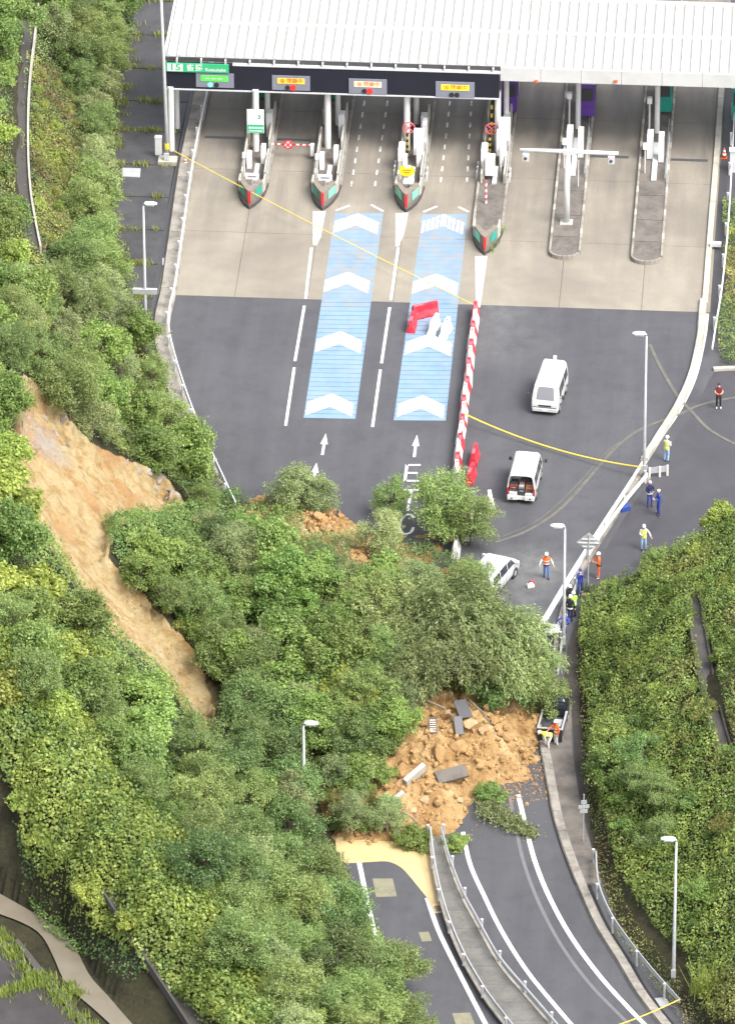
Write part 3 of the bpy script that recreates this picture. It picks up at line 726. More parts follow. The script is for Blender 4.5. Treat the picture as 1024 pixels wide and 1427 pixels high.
# ================================================================== KERBS AND RAILS
def off_path(pts, d):
    out = []
    for i, p in enumerate(pts):
        p = np.asarray(p, float)
        t = np.asarray(pts[min(i + 1, len(pts) - 1)], float) - np.asarray(pts[max(i - 1, 0)], float)
        t[2] = 0; t /= np.linalg.norm(t)
        out.append(p + np.array([t[1], -t[0], 0]) * d)
    return out
def resample(pts, step):
    pts = [np.asarray(p, float) for p in pts]
    out = [pts[0]]; acc = 0.0
    for a, b in zip(pts[:-1], pts[1:]):
        L = np.linalg.norm(b - a); s = step - acc
        while s <= L:
            out.append(a + (b - a) * s / L); s += step
        acc = (acc + L) % step if L > 0 else acc
    return out
def kerb_run(name, pts, prof, mat, unit, label, cat='kerb'):
    """a kerb laid in separate precast units"""
    k = empty(name, (0, 0, 0)); tag(k, label, cat)
    q = resample(pts, unit / 4)
    for i in range(0, len(q) - 1, 4):
        seg = q[i:i + 5]
        if len(seg) < 2: continue
        seg = [np.array(s) for s in seg]
        d = seg[-1] - seg[-2]; d /= np.linalg.norm(d); seg[-1] = seg[-1] - d * 0.025
        if np.linalg.norm(seg[-1] - seg[-2]) < 0.02: continue
        sweep('kerb_unit', seg, prof, mat, k)
    return k
MT['galv_pale'] = pm('pale_rail', (0.5, 0.5, 0.49), 0.5, 0.1, 2.0, dirt=(0.3, 0.28, 0.24), dirt_scale=1.5, dirt_amt=0.5)
# left kerb along the apron, then round to the slide
KL = smooth_path(path([(300, -60), (287, 40), (272, 130), (252, 225), (236, 330), (225, 405), (217, 440), (215, 470), (221, 502), (235, 550), (254, 602), (280, 660), (308, 720)]))
kerb_run('kerb', KL, [(-0.95, 0), (-0.95, 0.22), (-0.75, 0.28), (0.0, 0.28), (0.12, 0.02), (0.12, 0)], 'kerb', 2.4, 'broad stained concrete kerb along the left side of the toll plaza')
KR0 = smooth_path(path([(1016, 20), (1009, 125), (1003, 210), (994, 320), (986, 425)]))
kerb_run('kerb', KR0, [(0, 0), (0, 0.18), (0.35, 0.18), (0.35, 0)], 'pale_kerb', 2.0, 'narrow pale kerb along the right side of the concrete apron')
KR = off_path(EDGE_R, 0.0)
KR = smooth_path(path([(988, 420), (986, 450), (984, 472), (973, 522), (953, 568), (927, 610), (903, 648)]))
kerb_run('kerb', off_path(KR, 0.14), [(0, 0), (0.03, 0.25), (0.42, 0.25), (0.5, 0)], 'pale_kerb', 2.0, 'curved pale concrete kerb between plaza and side lot')
KM = smooth_path(path([(903, 652), (880, 690), (848, 740), (815, 795), (797, 828), (786, 862), (779, 900), (774, 945), (771, 990)]))
kerb_run('kerb', KM, [(0, 0), (0.03, 0.22), (0.3, 0.22), (0.34, 0)], 'kerb', 2.0, 'straight concrete kerb in front of the guardrail where the workers stand')
# gutter and wide kerb along the right ramp
KG = smooth_path(path([(768, 1000), (769, 1035), (774, 1062), (781, 1100), (789, 1140), (802, 1183), (821, 1232), (846, 1288), (878, 1340), (905, 1385), (940, 1430), (990, 1490)]))
tag(sweep('gutter', off_path(KG, -0.04), [(0, 0.016), (0.24, 0.016), (0.24, 0.0), (0, 0.0)], 'black'), 'gutter along the right ramp with its shadow painted black', None, None, 'structure')  # flat black strip: the shadow lying in the gutter, put in as colour
kerb_run('kerb', off_path(KG, 0.2), [(0, 0), (0.02, 0.2), (0.5, 0.22), (0.55, 0)], 'kerb', 2.0, 'weathered concrete kerb curving along the right ramp')
apr = smooth_path(path([(796, 985), (797, 1040), (803, 1090), (812, 1140), (824, 1185), (838, 1235)]))
inner = off_path(KG, 0.76)
inner = [p for p in inner if p[1] > apr[-1][1] - 0.5]
tag(MB().prism([tuple(p[:2]) for p in inner] + [tuple(p[:2]) for p in reversed(apr)], -0.1, 0.16).build('verge', 'island'), 'mottled concrete verge beside the right ramp', None, None, 'structure')
# median between the two ramps
ML = smooth_path(path([(600, 1172), (604, 1205), (611, 1245), (625, 1295), (647, 1347), (676, 1397), (702, 1432), (740, 1480)]))
MR = smooth_path(path([(614, 1172), (625, 1212), (642, 1257), (661, 1293), (693, 1350), (730, 1395), (762, 1432), (803, 1480)]))
def arc_to(pts, n):
    pts = np.array([np.asarray(p) for p in pts]); s = np.concatenate([[0], np.cumsum(np.linalg.norm(np.diff(pts, axis=0), axis=1))]); t = np.linspace(0, s[-1], n)
    return [np.array([np.interp(v, s, pts[:, c]) for c in range(3)]) for v in t]
med = empty('median_strip', (0, 0, 0)); tag(med, 'raised concrete median strip between the two ramps', 'median')
a_, b_ = arc_to(ML, 13), arc_to(MR, 13)
for i in range(12):
    MB().prism([tuple(a_[i][:2]), tuple(b_[i][:2]), tuple((b_[i + 1] * .99 + b_[i] * .01)[:2]), tuple((a_[i + 1] * .99 + a_[i] * .01)[:2])], -0.05, 0.3).build('paving_unit', MT.setdefault('median', pm('median_concrete', (0.125, 0.12, 0.11), 0.9, 0.22, 0.9, 0.4, 25, dirt=(0.06, 0.056, 0.05), dirt_scale=0.7, dirt_amt=0.8)), med)
sweep('kerb_edge', off_path(ML, 0.0), [(-0.1, 0), (-0.02, 0.36), (0.14, 0.36), (0.14, 0.25)], 'kerb', med)
sweep('kerb_edge', off_path(MR, 0.0), [(-0.14, 0.25), (-0.14, 0.36), (0.02, 0.36), (0.1, 0)], 'kerb', med)
def guardrail(name, pts, z0, h, label, step=4.0, mat='galv', side=1, beam=0.3, group=None):
    """steel beam rail on round posts"""
    g = empty(name, tuple(np.asarray(pts[0])[:2]) + (z0,)); tag(g, label, 'guardrail', group)
    o = np.array([*np.asarray(pts[0])[:2], z0])
    loc = [np.array([*np.asarray(p)[:2], z0]) - o for p in pts]
    t = 0.04 * side
    sweep('rail', loc, [(t, h - beam), (t * 2.2, h - beam * .8), (t, h - beam * .5), (t * 2.2, h - beam * .2), (t, h), (0, h), (t * 1.0, h - beam * .2), (0, h - beam * .5), (t * 1.0, h - beam * .8), (0, h - beam)], mat, g)
    for i, p in enumerate(resample(loc, step)):
        q = off_path(loc, -0.1 * side)
        k = int(np.argmin([np.linalg.norm(np.asarray(r) - p) for r in loc]))
        c = q[k] + (p - loc[k])
        po = MB().cyl((c[0], c[1]), 0.07, -0.05, h + 0.06, 10).build('post', mat, g)
        MB().cyl((c[0], c[1]), 0.085, h + 0.06, h + 0.1, 10).build('post_cap', 'white_metal', po)
    return g
guardrail('guardrail', off_path(ML, 0.06), 0.36, 0.6, 'steel guardrail on the left edge of the median strip, beside the mud', 3.2, 'galv', -1, 0.2)
guardrail('guardrail', off_path(MR, -0.06), 0.36, 0.6, 'steel guardrail on the right edge of the median strip', 3.2, 'galv', 1, 0.2)
GR = smooth_path(path([(829, 1206), (833, 1250), (849, 1290), (870, 1322), (905, 1367), (946, 1413)]))
guardrail('guardrail', GR, 0.1, 0.85, 'long steel guardrail along the right ramp below the leafy slope', 3.4, 'galv', -1, 0.3)
GW = smooth_path(path([(901, 660), (868, 700), (840, 738), (818, 773)], .66))
guardrail('guardrail', GW, 0.0, 0.75, 'white guardrail with white posts beside the side lot', 3.2, 'galv_pale', -1, 0.3)
GD = smooth_path(path([(806, 822), (792, 866), (785, 905), (779, 950)]))
guardrail('guardrail', off_path(GD, 0.12), 0.0, 0.7, 'short pale guardrail beside the lamp post, below the huddled workers', 3.0, 'galv', -1, 0.3)
GLs = off_path(KL, -0.85)
GLs = [p for p in GLs if -18 < p[1] < 60]
guardrail('guardrail', GLs, 0.2, 0.7, 'white pipe guardrail along the left kerb of the plaza', 3.0, 'white_metal', -1, 0.16)
GRR = smooth_path(path([(1024, 120), (1019, 230), (1013, 330), (1005, 410), (998, 455), (991, 500)]))
guardrail('guardrail', GRR, 0.0, 0.8, 'thin white guardrail beside the hedge at the right edge', 4.0, 'white_metal', -1, 0.16)
# hedge kerb at the right edge
tag(sweep('kerb', path([(994, 516), (1010, 515), (1060, 514)]), [(-0.15, 0), (-0.15, 0.18), (0.15, 0.18), (0.15, 0)], 'pale_kerb'), 'short kerb closing the lower end of the hedge bed', 'kerb')

# ================================================================== LAMP POSTS
def lamp(base, h, label, head_dx=-0.9, group='street lamps', footing=True, z=0.0):
    b = P(*base, z)
    L = empty('street_lamp', tuple(b)); tag(L, label, 'street lamp', group)
    MB().tube([(0, 0, 0), (0, 0, 1.2), (0, 0, h - 0.15)], [0.12, 0.11, 0.06], 10).build('pole', 'galv', L, smooth=True)
    ar = MB().tube([(0, 0, h - 0.2), (head_dx * 0.05, 0, h - 0.03), (head_dx * 0.25, 0, h)], [0.06, 0.055, 0.05], 8).build('arm', 'galv', L, smooth=True)
    s = -1 if head_dx < 0 else 1
    rings = []
    for t, r, hh in ((0.0, 0.1, 0.05), (0.08, 0.17, 0.09), (0.35, 0.19, 0.11), (0.6, 0.17, 0.09), (0.78, 0.1, 0.05)):
        rings.append([(s * t + head_dx * 0.1, r * math.cos(a), h + 0.02 + hh * math.sin(a)) for a in np.linspace(0, 2 * math.pi, 12, endpoint=False)])
    if s > 0: rings = rings[::-1]
    hd = MB().loft(rings).build('lamp_head', 'white', L, smooth=True)
    MB().box(*sorted((s * 0.1 + head_dx * .1, s * 0.6 + head_dx * .1)), -0.11, 0.11, h - 0.11, h - 0.06).build('lens', 'pale_sign', hd)
    MB().box(-0.13, 0.13, -0.16, -0.09, 0.55, 1.05).build('service_door', 'galv', L)
    if footing:
        MB().cyl((0, 0), 0.42, -0.1, 0.16, 16, 0.38).build('footing', 'kerb', L)
    return L
lamp((203.5, 480), 9.86, 'street lamp on the dark strip left of the plaza, grey box on its pole', 0.55)
lamp((897, 668), 9.97, 'street lamp on a round footing beside the white guardrail', -0.5)
lamp((785, 908), 8.4, 'street lamp beside the huddled workers, in front of the kerb', -0.5, footing=False)
lamp((938, 1373), 9.35, 'street lamp on the leafy right bank by the ramp', -0.5)
lb = surf(424, 1150)
lamp((424, 1150), 6.7, 'street lamp half buried in the trees left of the soil heap', 0.5, footing=False)
lc = P(203.5, 480)
tag(MB().box(lc[0] - 0.75, lc[0] + 0.75, lc[1] - 0.1, lc[1] + 0.1, 3.6, 3.95, 0.02).build('junction_box', 'galv'), 'small grey box fixed across the pole of the left lamp', 'box')
# tall pole behind the sign, its top out of view
tb = P(232.5, 226)
TP = empty('tall_pole', tuple(tb)); tag(TP, 'tall slim pole on a square concrete footing in front of the green sign', 'pole')
MB().tube([(0, 0, 0), (0, 0, 3), (-0.25, 0, 15)], [0.13, 0.12, 0.08], 10).build('shaft', 'galv', TP, smooth=True)
MB().box(-0.55, 0.65, -0.35, 0.5, -0.05, 0.25, 0.03).build('footing', 'pale_kerb', TP)
MB().box(-0.16, 0.16, -0.2, -0.1, 0.3, 0.75).build('base_plate', 'white_metal', TP)
MB().cyl((0, 0), 0.15, 1.0, 1.4, 10).build('tape_wrap', 'tape', TP)
cb = P(221, 217)
CB = empty('control_cabinet', tuple(cb)); tag(CB, 'slim white control cabinet beside the tall pole', 'cabinet')
MB().box(-0.2, 0.2, -0.15, 0.15, 0.15, 1.35, 0.03).build('housing', 'white', CB)
MB().box(-0.22, 0.22, -0.17, 0.17, 1.35, 1.43).build('lid', 'white', CB)
MB().box(-0.14, 0.14, -0.1, 0.1, 0, 0.15).build('plinth', 'kerb', CB)

# ================================================================== TOLL GATE
YF = 34.35                                     # front plane of the sign board
sbl = PY(229.5, 120, YF); sbr = PY(695.5, 138, YF)
ZB = (sbl[2] + sbr[2]) / 2                     # underside
ZT = ZB + 1.74
XL, XR = sbl[0], sbr[0]
gate = empty('toll_gate_roof', ((XL + 26) / 2, 40, 0)); tag(gate, 'long white ribbed roof over the toll lanes on white columns', 'toll gate')
def gpart(mb, name, mat, parent=None):
    o = mb.build(name, mat, parent or gate)
    if parent is None or parent is gate: o.matrix_parent_inverse = gate.matrix_world.inverted() if False else Matrix.Translation(Vector(gate.location)).inverted()
    return o
ZE = ZB + 2.14                                 # eave
XE = 27.0
YE = YF + 0.28
zt = ZE + 0.35
YT = P(1000, 7, zt)[1]
YM = YE + (YT - YE) * .485
XLr = XL + 0.05
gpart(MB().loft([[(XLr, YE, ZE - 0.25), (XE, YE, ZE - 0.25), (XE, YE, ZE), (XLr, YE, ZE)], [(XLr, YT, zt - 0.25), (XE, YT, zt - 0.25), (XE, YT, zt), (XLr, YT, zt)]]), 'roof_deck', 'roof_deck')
# raised ribs, front and back sheet
rib_mesh = {}
def rib(x, y0, y1):
    z0 = ZE + (zt - ZE) * (y0 - YE) / (YT - YE); z1 = ZE + (zt - ZE) * (y1 - YE) / (YT - YE)
    key = (round(y0, 2), round(y1, 2))
    if key not in rib_mesh:
        mb = MB(); mb.loft([[(-0.16, y0, z0 + 0.002), (0.16, y0, z0 + 0.002), (0.1, y0, z0 + 0.13), (-0.1, y0, z0 + 0.13)], [(-0.16, y1, z1 + 0.002), (0.16, y1, z1 + 0.002), (0.1, y1, z1 + 0.13), (-0.1, y1, z1 + 0.13)]])
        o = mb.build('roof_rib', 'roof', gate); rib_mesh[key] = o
    else:
        o = copy_obj(rib_mesh[key], gate)
    o.matrix_parent_inverse = Matrix.Translation(Vector(gate.location)).inverted()
    o.location = (x, 0, 0)
x = XLr + 0.25
while x < XE - 0.2:
    rib(x, YE + 0.02, YM - 0.1); rib(x, YM + 0.1, YT - 0.25); x += 0.615
zm = ZE + (zt - ZE) * 0.48
gpart(MB().box(XLr, XE, YM - 0.09, YM + 0.09, zm, zm + 0.2), 'seam_cap', 'roof')
gpart(MB().box(XLr - 0.03, XE, YT - 0.22, YT + 0.05, zt - 0.5, zt + 0.2), 'ridge_cap', 'roof')
gpart(MB().box(XLr - 0.06, XLr + 0.08, YE, YT, ZE - 0.4, ZE + 0.5), 'verge_trim', 'roof')
# fascia on the right half, panel by panel
XF = XR + 0.05
n = 9; wpan = (XE - XF) / n
for i in range(n):
    gpart(MB().box(XF + wpan * i + 0.012, XF + wpan * (i + 1) - 0.012, YE - 0.12, YE - 0.002, ZB + 1.17, ZE - 0.03), 'fascia_panel', 'roof')
for px_ in (747, 858):
    c = PY(px_, 112, YE - 0.14)
    gpart(MB().cyl((c[0], YE - 0.2), 0.12, c[2] - 0.06, c[2] + 0.06, 12), 'warning_light', 'orange')
gpart(MB().box(XLr, XF, YE - 0.02, YE + 0.1, ZE - 0.3, ZE - 0.02), 'eave_trim', 'dark_metal')
# columns
cols = []
for px_, py_ in ((239, 209), (357, 214), (457, 210), (567, 213), (693, 214)):
    b = P(px_, py_); cols.append(b)
    gpart(MB().cyl((b[0], b[1]), 0.2, 0.02, ZB + 0.1 if px_ < 690 else ZB + 0.05, 16), 'column', 'white')
for px_, py_ in ((247, 178), (373, 178), (471, 178), (580, 176), (705, 195), (805, 182), (915, 188)):
    b = P(px_, py_)
    gpart(MB().cyl((b[0], b[1]), 0.17, 0.02, ZE - 0.1, 16), 'column', 'white')
for k_ in range(14):
    xx = XL + 0.8 + k_ * (XR - XL - 1.2) / 13
    gpart(MB().box(xx - 0.05, xx + 0.05, YF - 0.02, YE - 0.03, ZT + 0.02, ZE - 0.05), 'bracket', 'white_metal')
# ---- sign board
sb_ = empty('sign_board', ((XL + XR) / 2, YF, ZB)); tag(sb_, 'long dark lane sign board hung under the front of the roof', 'sign board')
def spart(mb, name, mat, parent=None):
    o = mb.build(name, mat, parent or sb_)
    if parent is None: o.matrix_parent_inverse = Matrix.Translation(Vector(sb_.location)).inverted()
    return o
spart(MB().box(XL, XR, YF, YF + 0.35, ZB, ZT), 'board', 'navy')
spart(MB().box(XL, XR + 0.06, YF - 0.06, YF + 0.4, ZB - 0.09, ZB - 0.002), 'bottom_edge', 'white_metal')
spart(MB().box(XL + 4.35, XR + 0.06, YF - 0.04, YF + 0.4, ZT + 0.002, ZT + 0.08), 'top_edge', 'white_metal')
MT['led_green'] = emis('led_green', (0.1, 0.85, 0.08), 0.45)
MT['led_amber'] = emis('led_amber', (0.95, 0.5, 0.05), 0.55)
MT['led_yellow'] = emis('led_yellow', (0.95, 0.72, 0.02), 0.5)
MT['led_white'] = emis('led_white', (0.95, 0.7, 0.4), 0.5)
MT['led_red'] = emis('led_red', (0.9, 0.03, 0.03), 0.5)
MT['led_cyan'] = emis('led_cyan', (0.2, 0.9, 0.85), 0.5)
RX = (math.radians(90), 0, 0)
def panel(x0, y0, x1, y1, kind):
    a = PY(x0, y0, YF - 0.06); b = PY(x1, y1, YF - 0.06)
    p = MB().box(a[0], b[0], YF - 0.07, YF - 0.002, b[2], a[2]).build('lane_panel', 'grey_panel', sb_)
    p.matrix_parent_inverse = Matrix.Translation(Vector(sb_.location)).inverted()
    w = b[0] - a[0]; h = a[2] - b[2]; cx = (a[0] + b[0]) / 2
    m = {'open': 'led_green', 'amber': 'led_amber', 'pink': 'led_white', 'yellow': 'led_yellow'}[kind]
    d0, d1 = (a[0] + w * (.14 if kind != 'open' else .13), a[0] + w * (.86 if kind != 'open' else .84))
    zc = b[2] + h * 0.66
    spart(MB().box(d0, d1, YF - 0.1, YF - 0.072, zc - 0.19, zc + 0.19), 'display', m, p)
    if kind == 'open':
        spart(MB().cyl((0, 0), 0.16, 0, 0.05, 16), 'signal', 'led_cyan', p).matrix_local = Matrix.Translation((cx - 0.3, YF - 0.074, b[2] + h * .2)) @ Matrix.Rotation(math.radians(90), 4, 'X')
        spart(MB().cyl((0, 0), 0.16, 0, 0.05, 16), 'signal', 'black', p).matrix_local = Matrix.Translation((cx + 0.1, YF - 0.074, b[2] + h * .2)) @ Matrix.Rotation(math.radians(90), 4, 'X')
        for kx in range(3):
            spart(MB().box(d0 + .25 + kx * .4, d0 + .55 + kx * .4, YF - 0.106, YF - 0.102, zc - 0.03, zc + 0.02), 'legend', 'pale_sign', p)
        return
    dw_ = d1 - d0
    # red cross in a ring, then the word "closed"
    rg = MB()
    for k in range(16):
        a0, a1 = 2 * math.pi * k / 16, 2 * math.pi * (k + 1) / 16
        rg.add([(d0 + dw_ * .19 + r * math.cos(t), YF - 0.105, zc + r * math.sin(t)) for r, t in ((.15, a0), (.15, a1), (.11, a1), (.11, a0))], [(0, 1, 2, 3)])
    spart(rg, 'ring_symbol', 'red_paint', p)
    for s in (-1, 1):
        c = d0 + dw_ * .19
        spart(MB().add([(c - .1, YF - 0.106, zc - s * .1 - .03), (c + .1, YF - 0.106, zc + s * .1 - .03), (c + .1, YF - 0.106, zc + s * .1 + .03), (c - .1, YF - 0.106, zc - s * .1 + .03)], [(0, 1, 2, 3)]), 'cross_bar', 'red_paint', p)
    for i_, ch in enumerate('閉鎖中'):
        text('character', ch, 0.36, 'red_paint', p, (d0 + dw_ * (.44 + .2 * i_), YF - 0.104, zc), RX, 0.002, 1.0, 0.004)
    for s_, mm in ((-.22, 'black'), (.12, 'led_red' if kind != 'yellow' else 'black')):
        spart(MB().cyl((0, 0), 0.2 if mm == 'led_red' else 0.16, 0, 0.05, 16), 'signal', mm, p).matrix_local = Matrix.Translation((cx + s_, YF - 0.074, b[2] + h * .2)) @ Matrix.Rotation(math.radians(90), 4, 'X')
panel(273, 101, 326, 122, 'open'); panel(379, 104.5, 432, 126, 'amber'); panel(486, 109, 539, 131, 'pink'); panel(607, 113, 661, 136.5, 'yellow')
a = PY(231, 84.5, YF - 0.1); b = PY(319, 101.5, YF - 0.1)
gs = MB().box(a[0], b[0], YF - 0.14, YF - 0.072, b[2] + .02, a[2] - 0.1).build('name_panel', 'green_sign', sb_)
gs.matrix_parent_inverse = Matrix.Translation(Vector(sb_.location)).inverted()
w = b[0] - a[0]; zc = (b[2] + .02 + a[2] - .1) / 2; hh = a[2] - b[2] - .12
spart(MB().box(a[0] + .1, a[0] + w * .27, YF - 0.15, YF - 0.142, zc - hh * .42, zc + hh * .42), 'number_field', 'white', gs)
text('numeral', '15', hh * 1.0, 'green_sign', gs, (a[0] + w * .145, YF - 0.153, zc), RX, 0.002, 1.25, 0.012)
text('character', '沓', hh * .85, 'white', gs, (a[0] + w * .39, YF - 0.143, zc), RX, 0.002, 1, 0.01)
text('character', '掛', hh * .85, 'white', gs, (a[0] + w * .53, YF - 0.143, zc), RX, 0.002, 1, 0.01)
text('lettering', 'Kutsukake', hh * .5, 'white', gs, (a[0] + w * .79, YF - 0.143, zc - hh * .16), RX, 0.002, 1, 0.004)

# ================================================================== TOLL ISLANDS
def tcol(o, parent_loc):
    return o
def island_pointed(nose, L, nm, label, green=(True, True), wide=0.98):
    n_ = P(*nose); I = empty('toll_island', tuple(n_)); tag(I, label, 'toll island', 'toll islands with pointed prow')
    w = wide
    out = [(0, 0), (w * .33, .42), (w * .63, 1.05), (w * .87, 1.95), (w, 3.1), (w, L), (-w, L), (-w, 3.1), (-w * .87, 1.95), (-w * .63, 1.05), (-w * .33, .42)]
    MB().prism(out, 0.0, 0.2).build('plinth', 'dark_metal', I)
    inn = [(x * .96, .06 + y * .995) for x, y in out]
    MB().prism(inn, 0.2, 0.26).build('deck', 'island', I)
    # kerb stones along both sides
    for s in (-1, 1):
        y = 3.1
        while y < L - 0.3:
            e = min(y + 1.45, L)
            x0, x1 = sorted((s * (w - .16), s * (w + .015)))
            MB().box(x0, x1, y + .02, e - .02, 0.0, 0.29, 0.03).build('kerb_stone', 'kerb', I)
            y = e
    # V-shaped prow of concrete, hollow behind
    pr = MB().prism([(0, .3), (.28, .7), (.72, 1.75), (.5, 2.0), (.16, 1.3), (0, 1.15), (-.16, 1.3), (-.5, 2.0), (-.72, 1.75), (-.28, .7)], 0.26, 1.12).build('prow', 'prow', I)
    MB().box(-.075, .075, .16, .36, 0.3, 1.14).build('nose_stripe', 'red_paint', pr)
    for s, g in ((-1, green[0]), (1, green[1])):
        d = np.array([.44 * s, 1.05]); d /= np.linalg.norm(d); nrm = np.array([d[1] * s, -d[0] * s]) * (1 if s > 0 else 1)
        nrm = np.array([abs(d[1]) * s, -abs(d[0])])
        p0 = np.array([.33 * s, .82]) + nrm * .012; p1 = np.array([.66 * s, 1.6]) + nrm * .012
        q0 = p0 + nrm * .02; q1 = p1 + nrm * .02
        mb = MB(); mb.loft([[(p0[0], p0[1], .45), (p1[0], p1[1], .45), (p1[0], p1[1], 1.0), (p0[0], p0[1], 1.0)][:: 1 if s < 0 else -1], [(q0[0], q0[1], .45), (q1[0], q1[1], .45), (q1[0], q1[1], 1.0), (q0[0], q0[1], 1.0)][:: 1 if s < 0 else -1]])
        mb.build('reflector_panel', 'teal' if not g else MT.setdefault('mint', pm('mint_panel', (0.16, 0.55, 0.36), 0.5, 0.08, 2.0)), pr)
        MB().loft([[(s * .72, 1.78, z), (s * .86, 2.2, z), (s * .84, 3.0, z), (s * .72, 3.0, z), (s * .7, 2.3, z), (s * .58, 1.98, z)][:: 1 if s > 0 else -1] for z in (.26, .95)]).build('wing_wall', 'pale_kerb', I)
    return I
def pbox(I, name, x0, x1, y0, y1, z0, z1, mat, bev=0.02):
    return MB().box(x0, x1, y0, y1, z0, z1, bev).build(name, mat, I)
def side_walls(I, segs):
    for s, y0, y1, z0, z1 in segs:
        x0, x1 = sorted((s * .66, s * .78))
        MB().loft([[(x0, y0, .26), (x1, y0, .26), (x1, y1, .26), (x0, y1, .26)], [(x0, y0, z0), (x1, y0, z0), (x1, y1, z1), (x0, y1, z1)]]).build('parapet', 'pale_kerb', I)
def rails(I, s, y0, y1):
    for z in (.6, .9):
        MB().tube([(s * .86, y0, z), (s * .86, y1, z)], .03, 6).build('pipe_rail', 'galv', I)
    y = y0
    while y <= y1 + .01:
        MB().tube([(s * .86, y, .26), (s * .86, y, .93)], .03, 6).build('rail_post', 'galv', I); y += 1.1
def bollards(I, s, ys):
    for y in ys: MB().box(*sorted((s * .98, s * 1.1)), y, y + .16, .0, .62, .02).build('bollard', 'white_metal', I)
def striped_pole(I, x, y, z0, z1, c1='black', c2='tape', r=.06, n=8, name='striped_pole'):
    p = MB().cyl((x, y), r, z0, z1, 8).build(name, c1, I)
    for k in range(0, n, 2):
        a = z0 + (z1 - z0) * k / n; b = z0 + (z1 - z0) * (k + 1) / n
        MB().cyl((x, y), r + .006, a, b, 8).build('stripe', c2, p)
    return p
ISL = []
specs = [((347, 291.5), 30, 'toll island nearest the left kerb, with the small white sign behind its red-striped prow', (False, False)),
         ((449, 293.5), 30, 'second toll island from the left, with one mint panel on its prow', (False, True)),
         ((565.5, 296), 30, 'toll island with the yellow round sign and two mint panels on its prow', (True, True)),
         ((675, 355.5), 35, 'long toll island in the middle with weeds beside its prow', (True, False))]
for k, (ns, L, lb_, gr_) in enumerate(specs):
    I = island_pointed(ns, L, k, lb_, gr_); ISL.append(I)
    d = 5.6 if k == 3 else 0.0                     # the long island's gear stands further back
    side_walls(I, [(-1, 3.3 + d, 5.2 + d, .95, 1.0), (-1, 5.6 + d, 9.0 + d, 1.05, 1.2), (1, 3.4 + d, 6.5 + d, .9, .9), (1, 7.0 + d, 12.0 + d, 1.3, 1.4), (-1, 11 + d, 15 + d, 1.4, 1.5)])
    rails(I, 1, 3.2 + d, 8.7 + d)
    pbox(I, 'cabinet', -.55, -.25, 4.9 + d, 5.4 + d, .26, 1.35, 'white')
    pbox(I, 'cabinet', .3, .6, 5.6 + d, 6.1 + d, .26, 1.5, 'white')
    pbox(I, 'cabinet', .35, .75, 9.2 + d, 9.8 + d, .26, 2.0, 'white_metal')
    pbox(I, 'walkway_slab', -.05, .25, 3.2 + d, 5.4 + d, .26, .4, 'white_metal')
    MB().tube([(-.62, 3.9 + d, .26), (-.62, 3.9 + d, 1.6)], .06, 8).build('sensor_post', 'white_metal', I)
    pbox(I, 'sensor_head', -.74, -.52, 3.8 + d, 4.0 + d, 1.6, 1.95, 'white')
    if k < 2:
        MB().tube([(0.02, 2.3, .26), (0.02, 2.3, .95)], .05, 8).build('sign_post', 'white_metal', I)
        pbox(I, 'sign_plate', -.42, .46, 2.24, 2.3, .95, 1.38, 'white', 0.01)
        MB().box(-.25, .28, 2.228, 2.236, 1.12, 1.2).build('sign_legend', 'grey_panel', I)
        MB().cyl((.02, 2.3), .14, .26, .32, 10).build('post_foot', 'white_metal', I)
for I, y0 in ((ISL[2], 0), (ISL[3], 5.4)):
    # lane gate arms folded upright with a no-entry ring
    striped_pole(I, -.38, 7.0 + y0, .3, 1.9, 'black', 'tape', .08)
    striped_pole(I, -.35, 8.4 + y0, 1.2, 3.6, 'black', 'tape', .07, 8)
    rg = MB()
    R_, r_ = .38, .045
    rings = []
    for q in range(24):
        t = 2 * math.pi * q / 24
        rings.append([(-.3 + (R_ + r_ * math.cos(u)) * math.cos(t), 7.3 + y0 + r_ * math.sin(u), 2.15 + (R_ + r_ * math.cos(u)) * math.sin(t)) for u in np.linspace(0, 2 * math.pi, 6, endpoint=False)])
    rings.append(rings[0]); rg.loft(rings, cap=False)
    o = rg.build('ring_sign', 'pink', I)
    for s in (-1, 1):
        MB().tube([(-.3 - s * .26, 7.3 + y0, 1.89), (-.3 + s * .26, 7.3 + y0, 2.41)], .035, 6).build('cross_bar', 'pink', o)
    pbox(I, 'controller_box', .08, .7, 6.2 + y0, 6.7 + y0, .8, 2.5, 'white')
    pbox(I, 'controller_box', -.85, -.45, 5.2 + y0, 6.3 + y0, .26, 1.7, 'white')
    pbox(I, 'toll_reader', .55, .85, 7.4 + y0, 8.3 + y0, .26, 2.4, 'white_metal')
    bollards(I, -1, [4.4 + y0, 5.0 + y0, 5.6 + y0]); bollards(I, 1, [4.2 + y0, 4.9 + y0])
I = ISL[2]
MB().tube([(0.0, 2.5, .26), (0.0, 2.5, 1.5)], .06, 8).build('sign_post', 'white_metal', I)
pbox(I, 'lamp_base', -.32, .35, 2.1, 2.6, .9, 1.15, 'white', .08)
rd = MB(); c16 = [(.5 * math.cos(t) * 1.0, .4 * math.sin(t)) for t in np.linspace(0, 2 * math.pi, 18, endpoint=False)]
rd.loft([[(x_ - .1, 2.42, 1.72 + z_) for x_, z_ in c16], [(x_ - .1, 2.36, 1.72 + z_) for x_, z_ in c16]][::-1])
o = rd.build('round_sign', 'yellow', I)
MB().box(-.36, .16, 2.345, 2.356, 1.72, 1.78).build('sign_legend', 'orange', o); MB().box(-.3, .1, 2.345, 2.356, 1.56, 1.62).build('sign_legend', 'orange', o)
MB().box(-.24, .14, 2.34, 2.356, 1.92, 2.12).build('white_tag', 'white', o)
I = ISL[3]
striped_pole(I, -.28, 6.3, .26, 1.9, 'pink', 'white', .07, 8, 'marker_post')
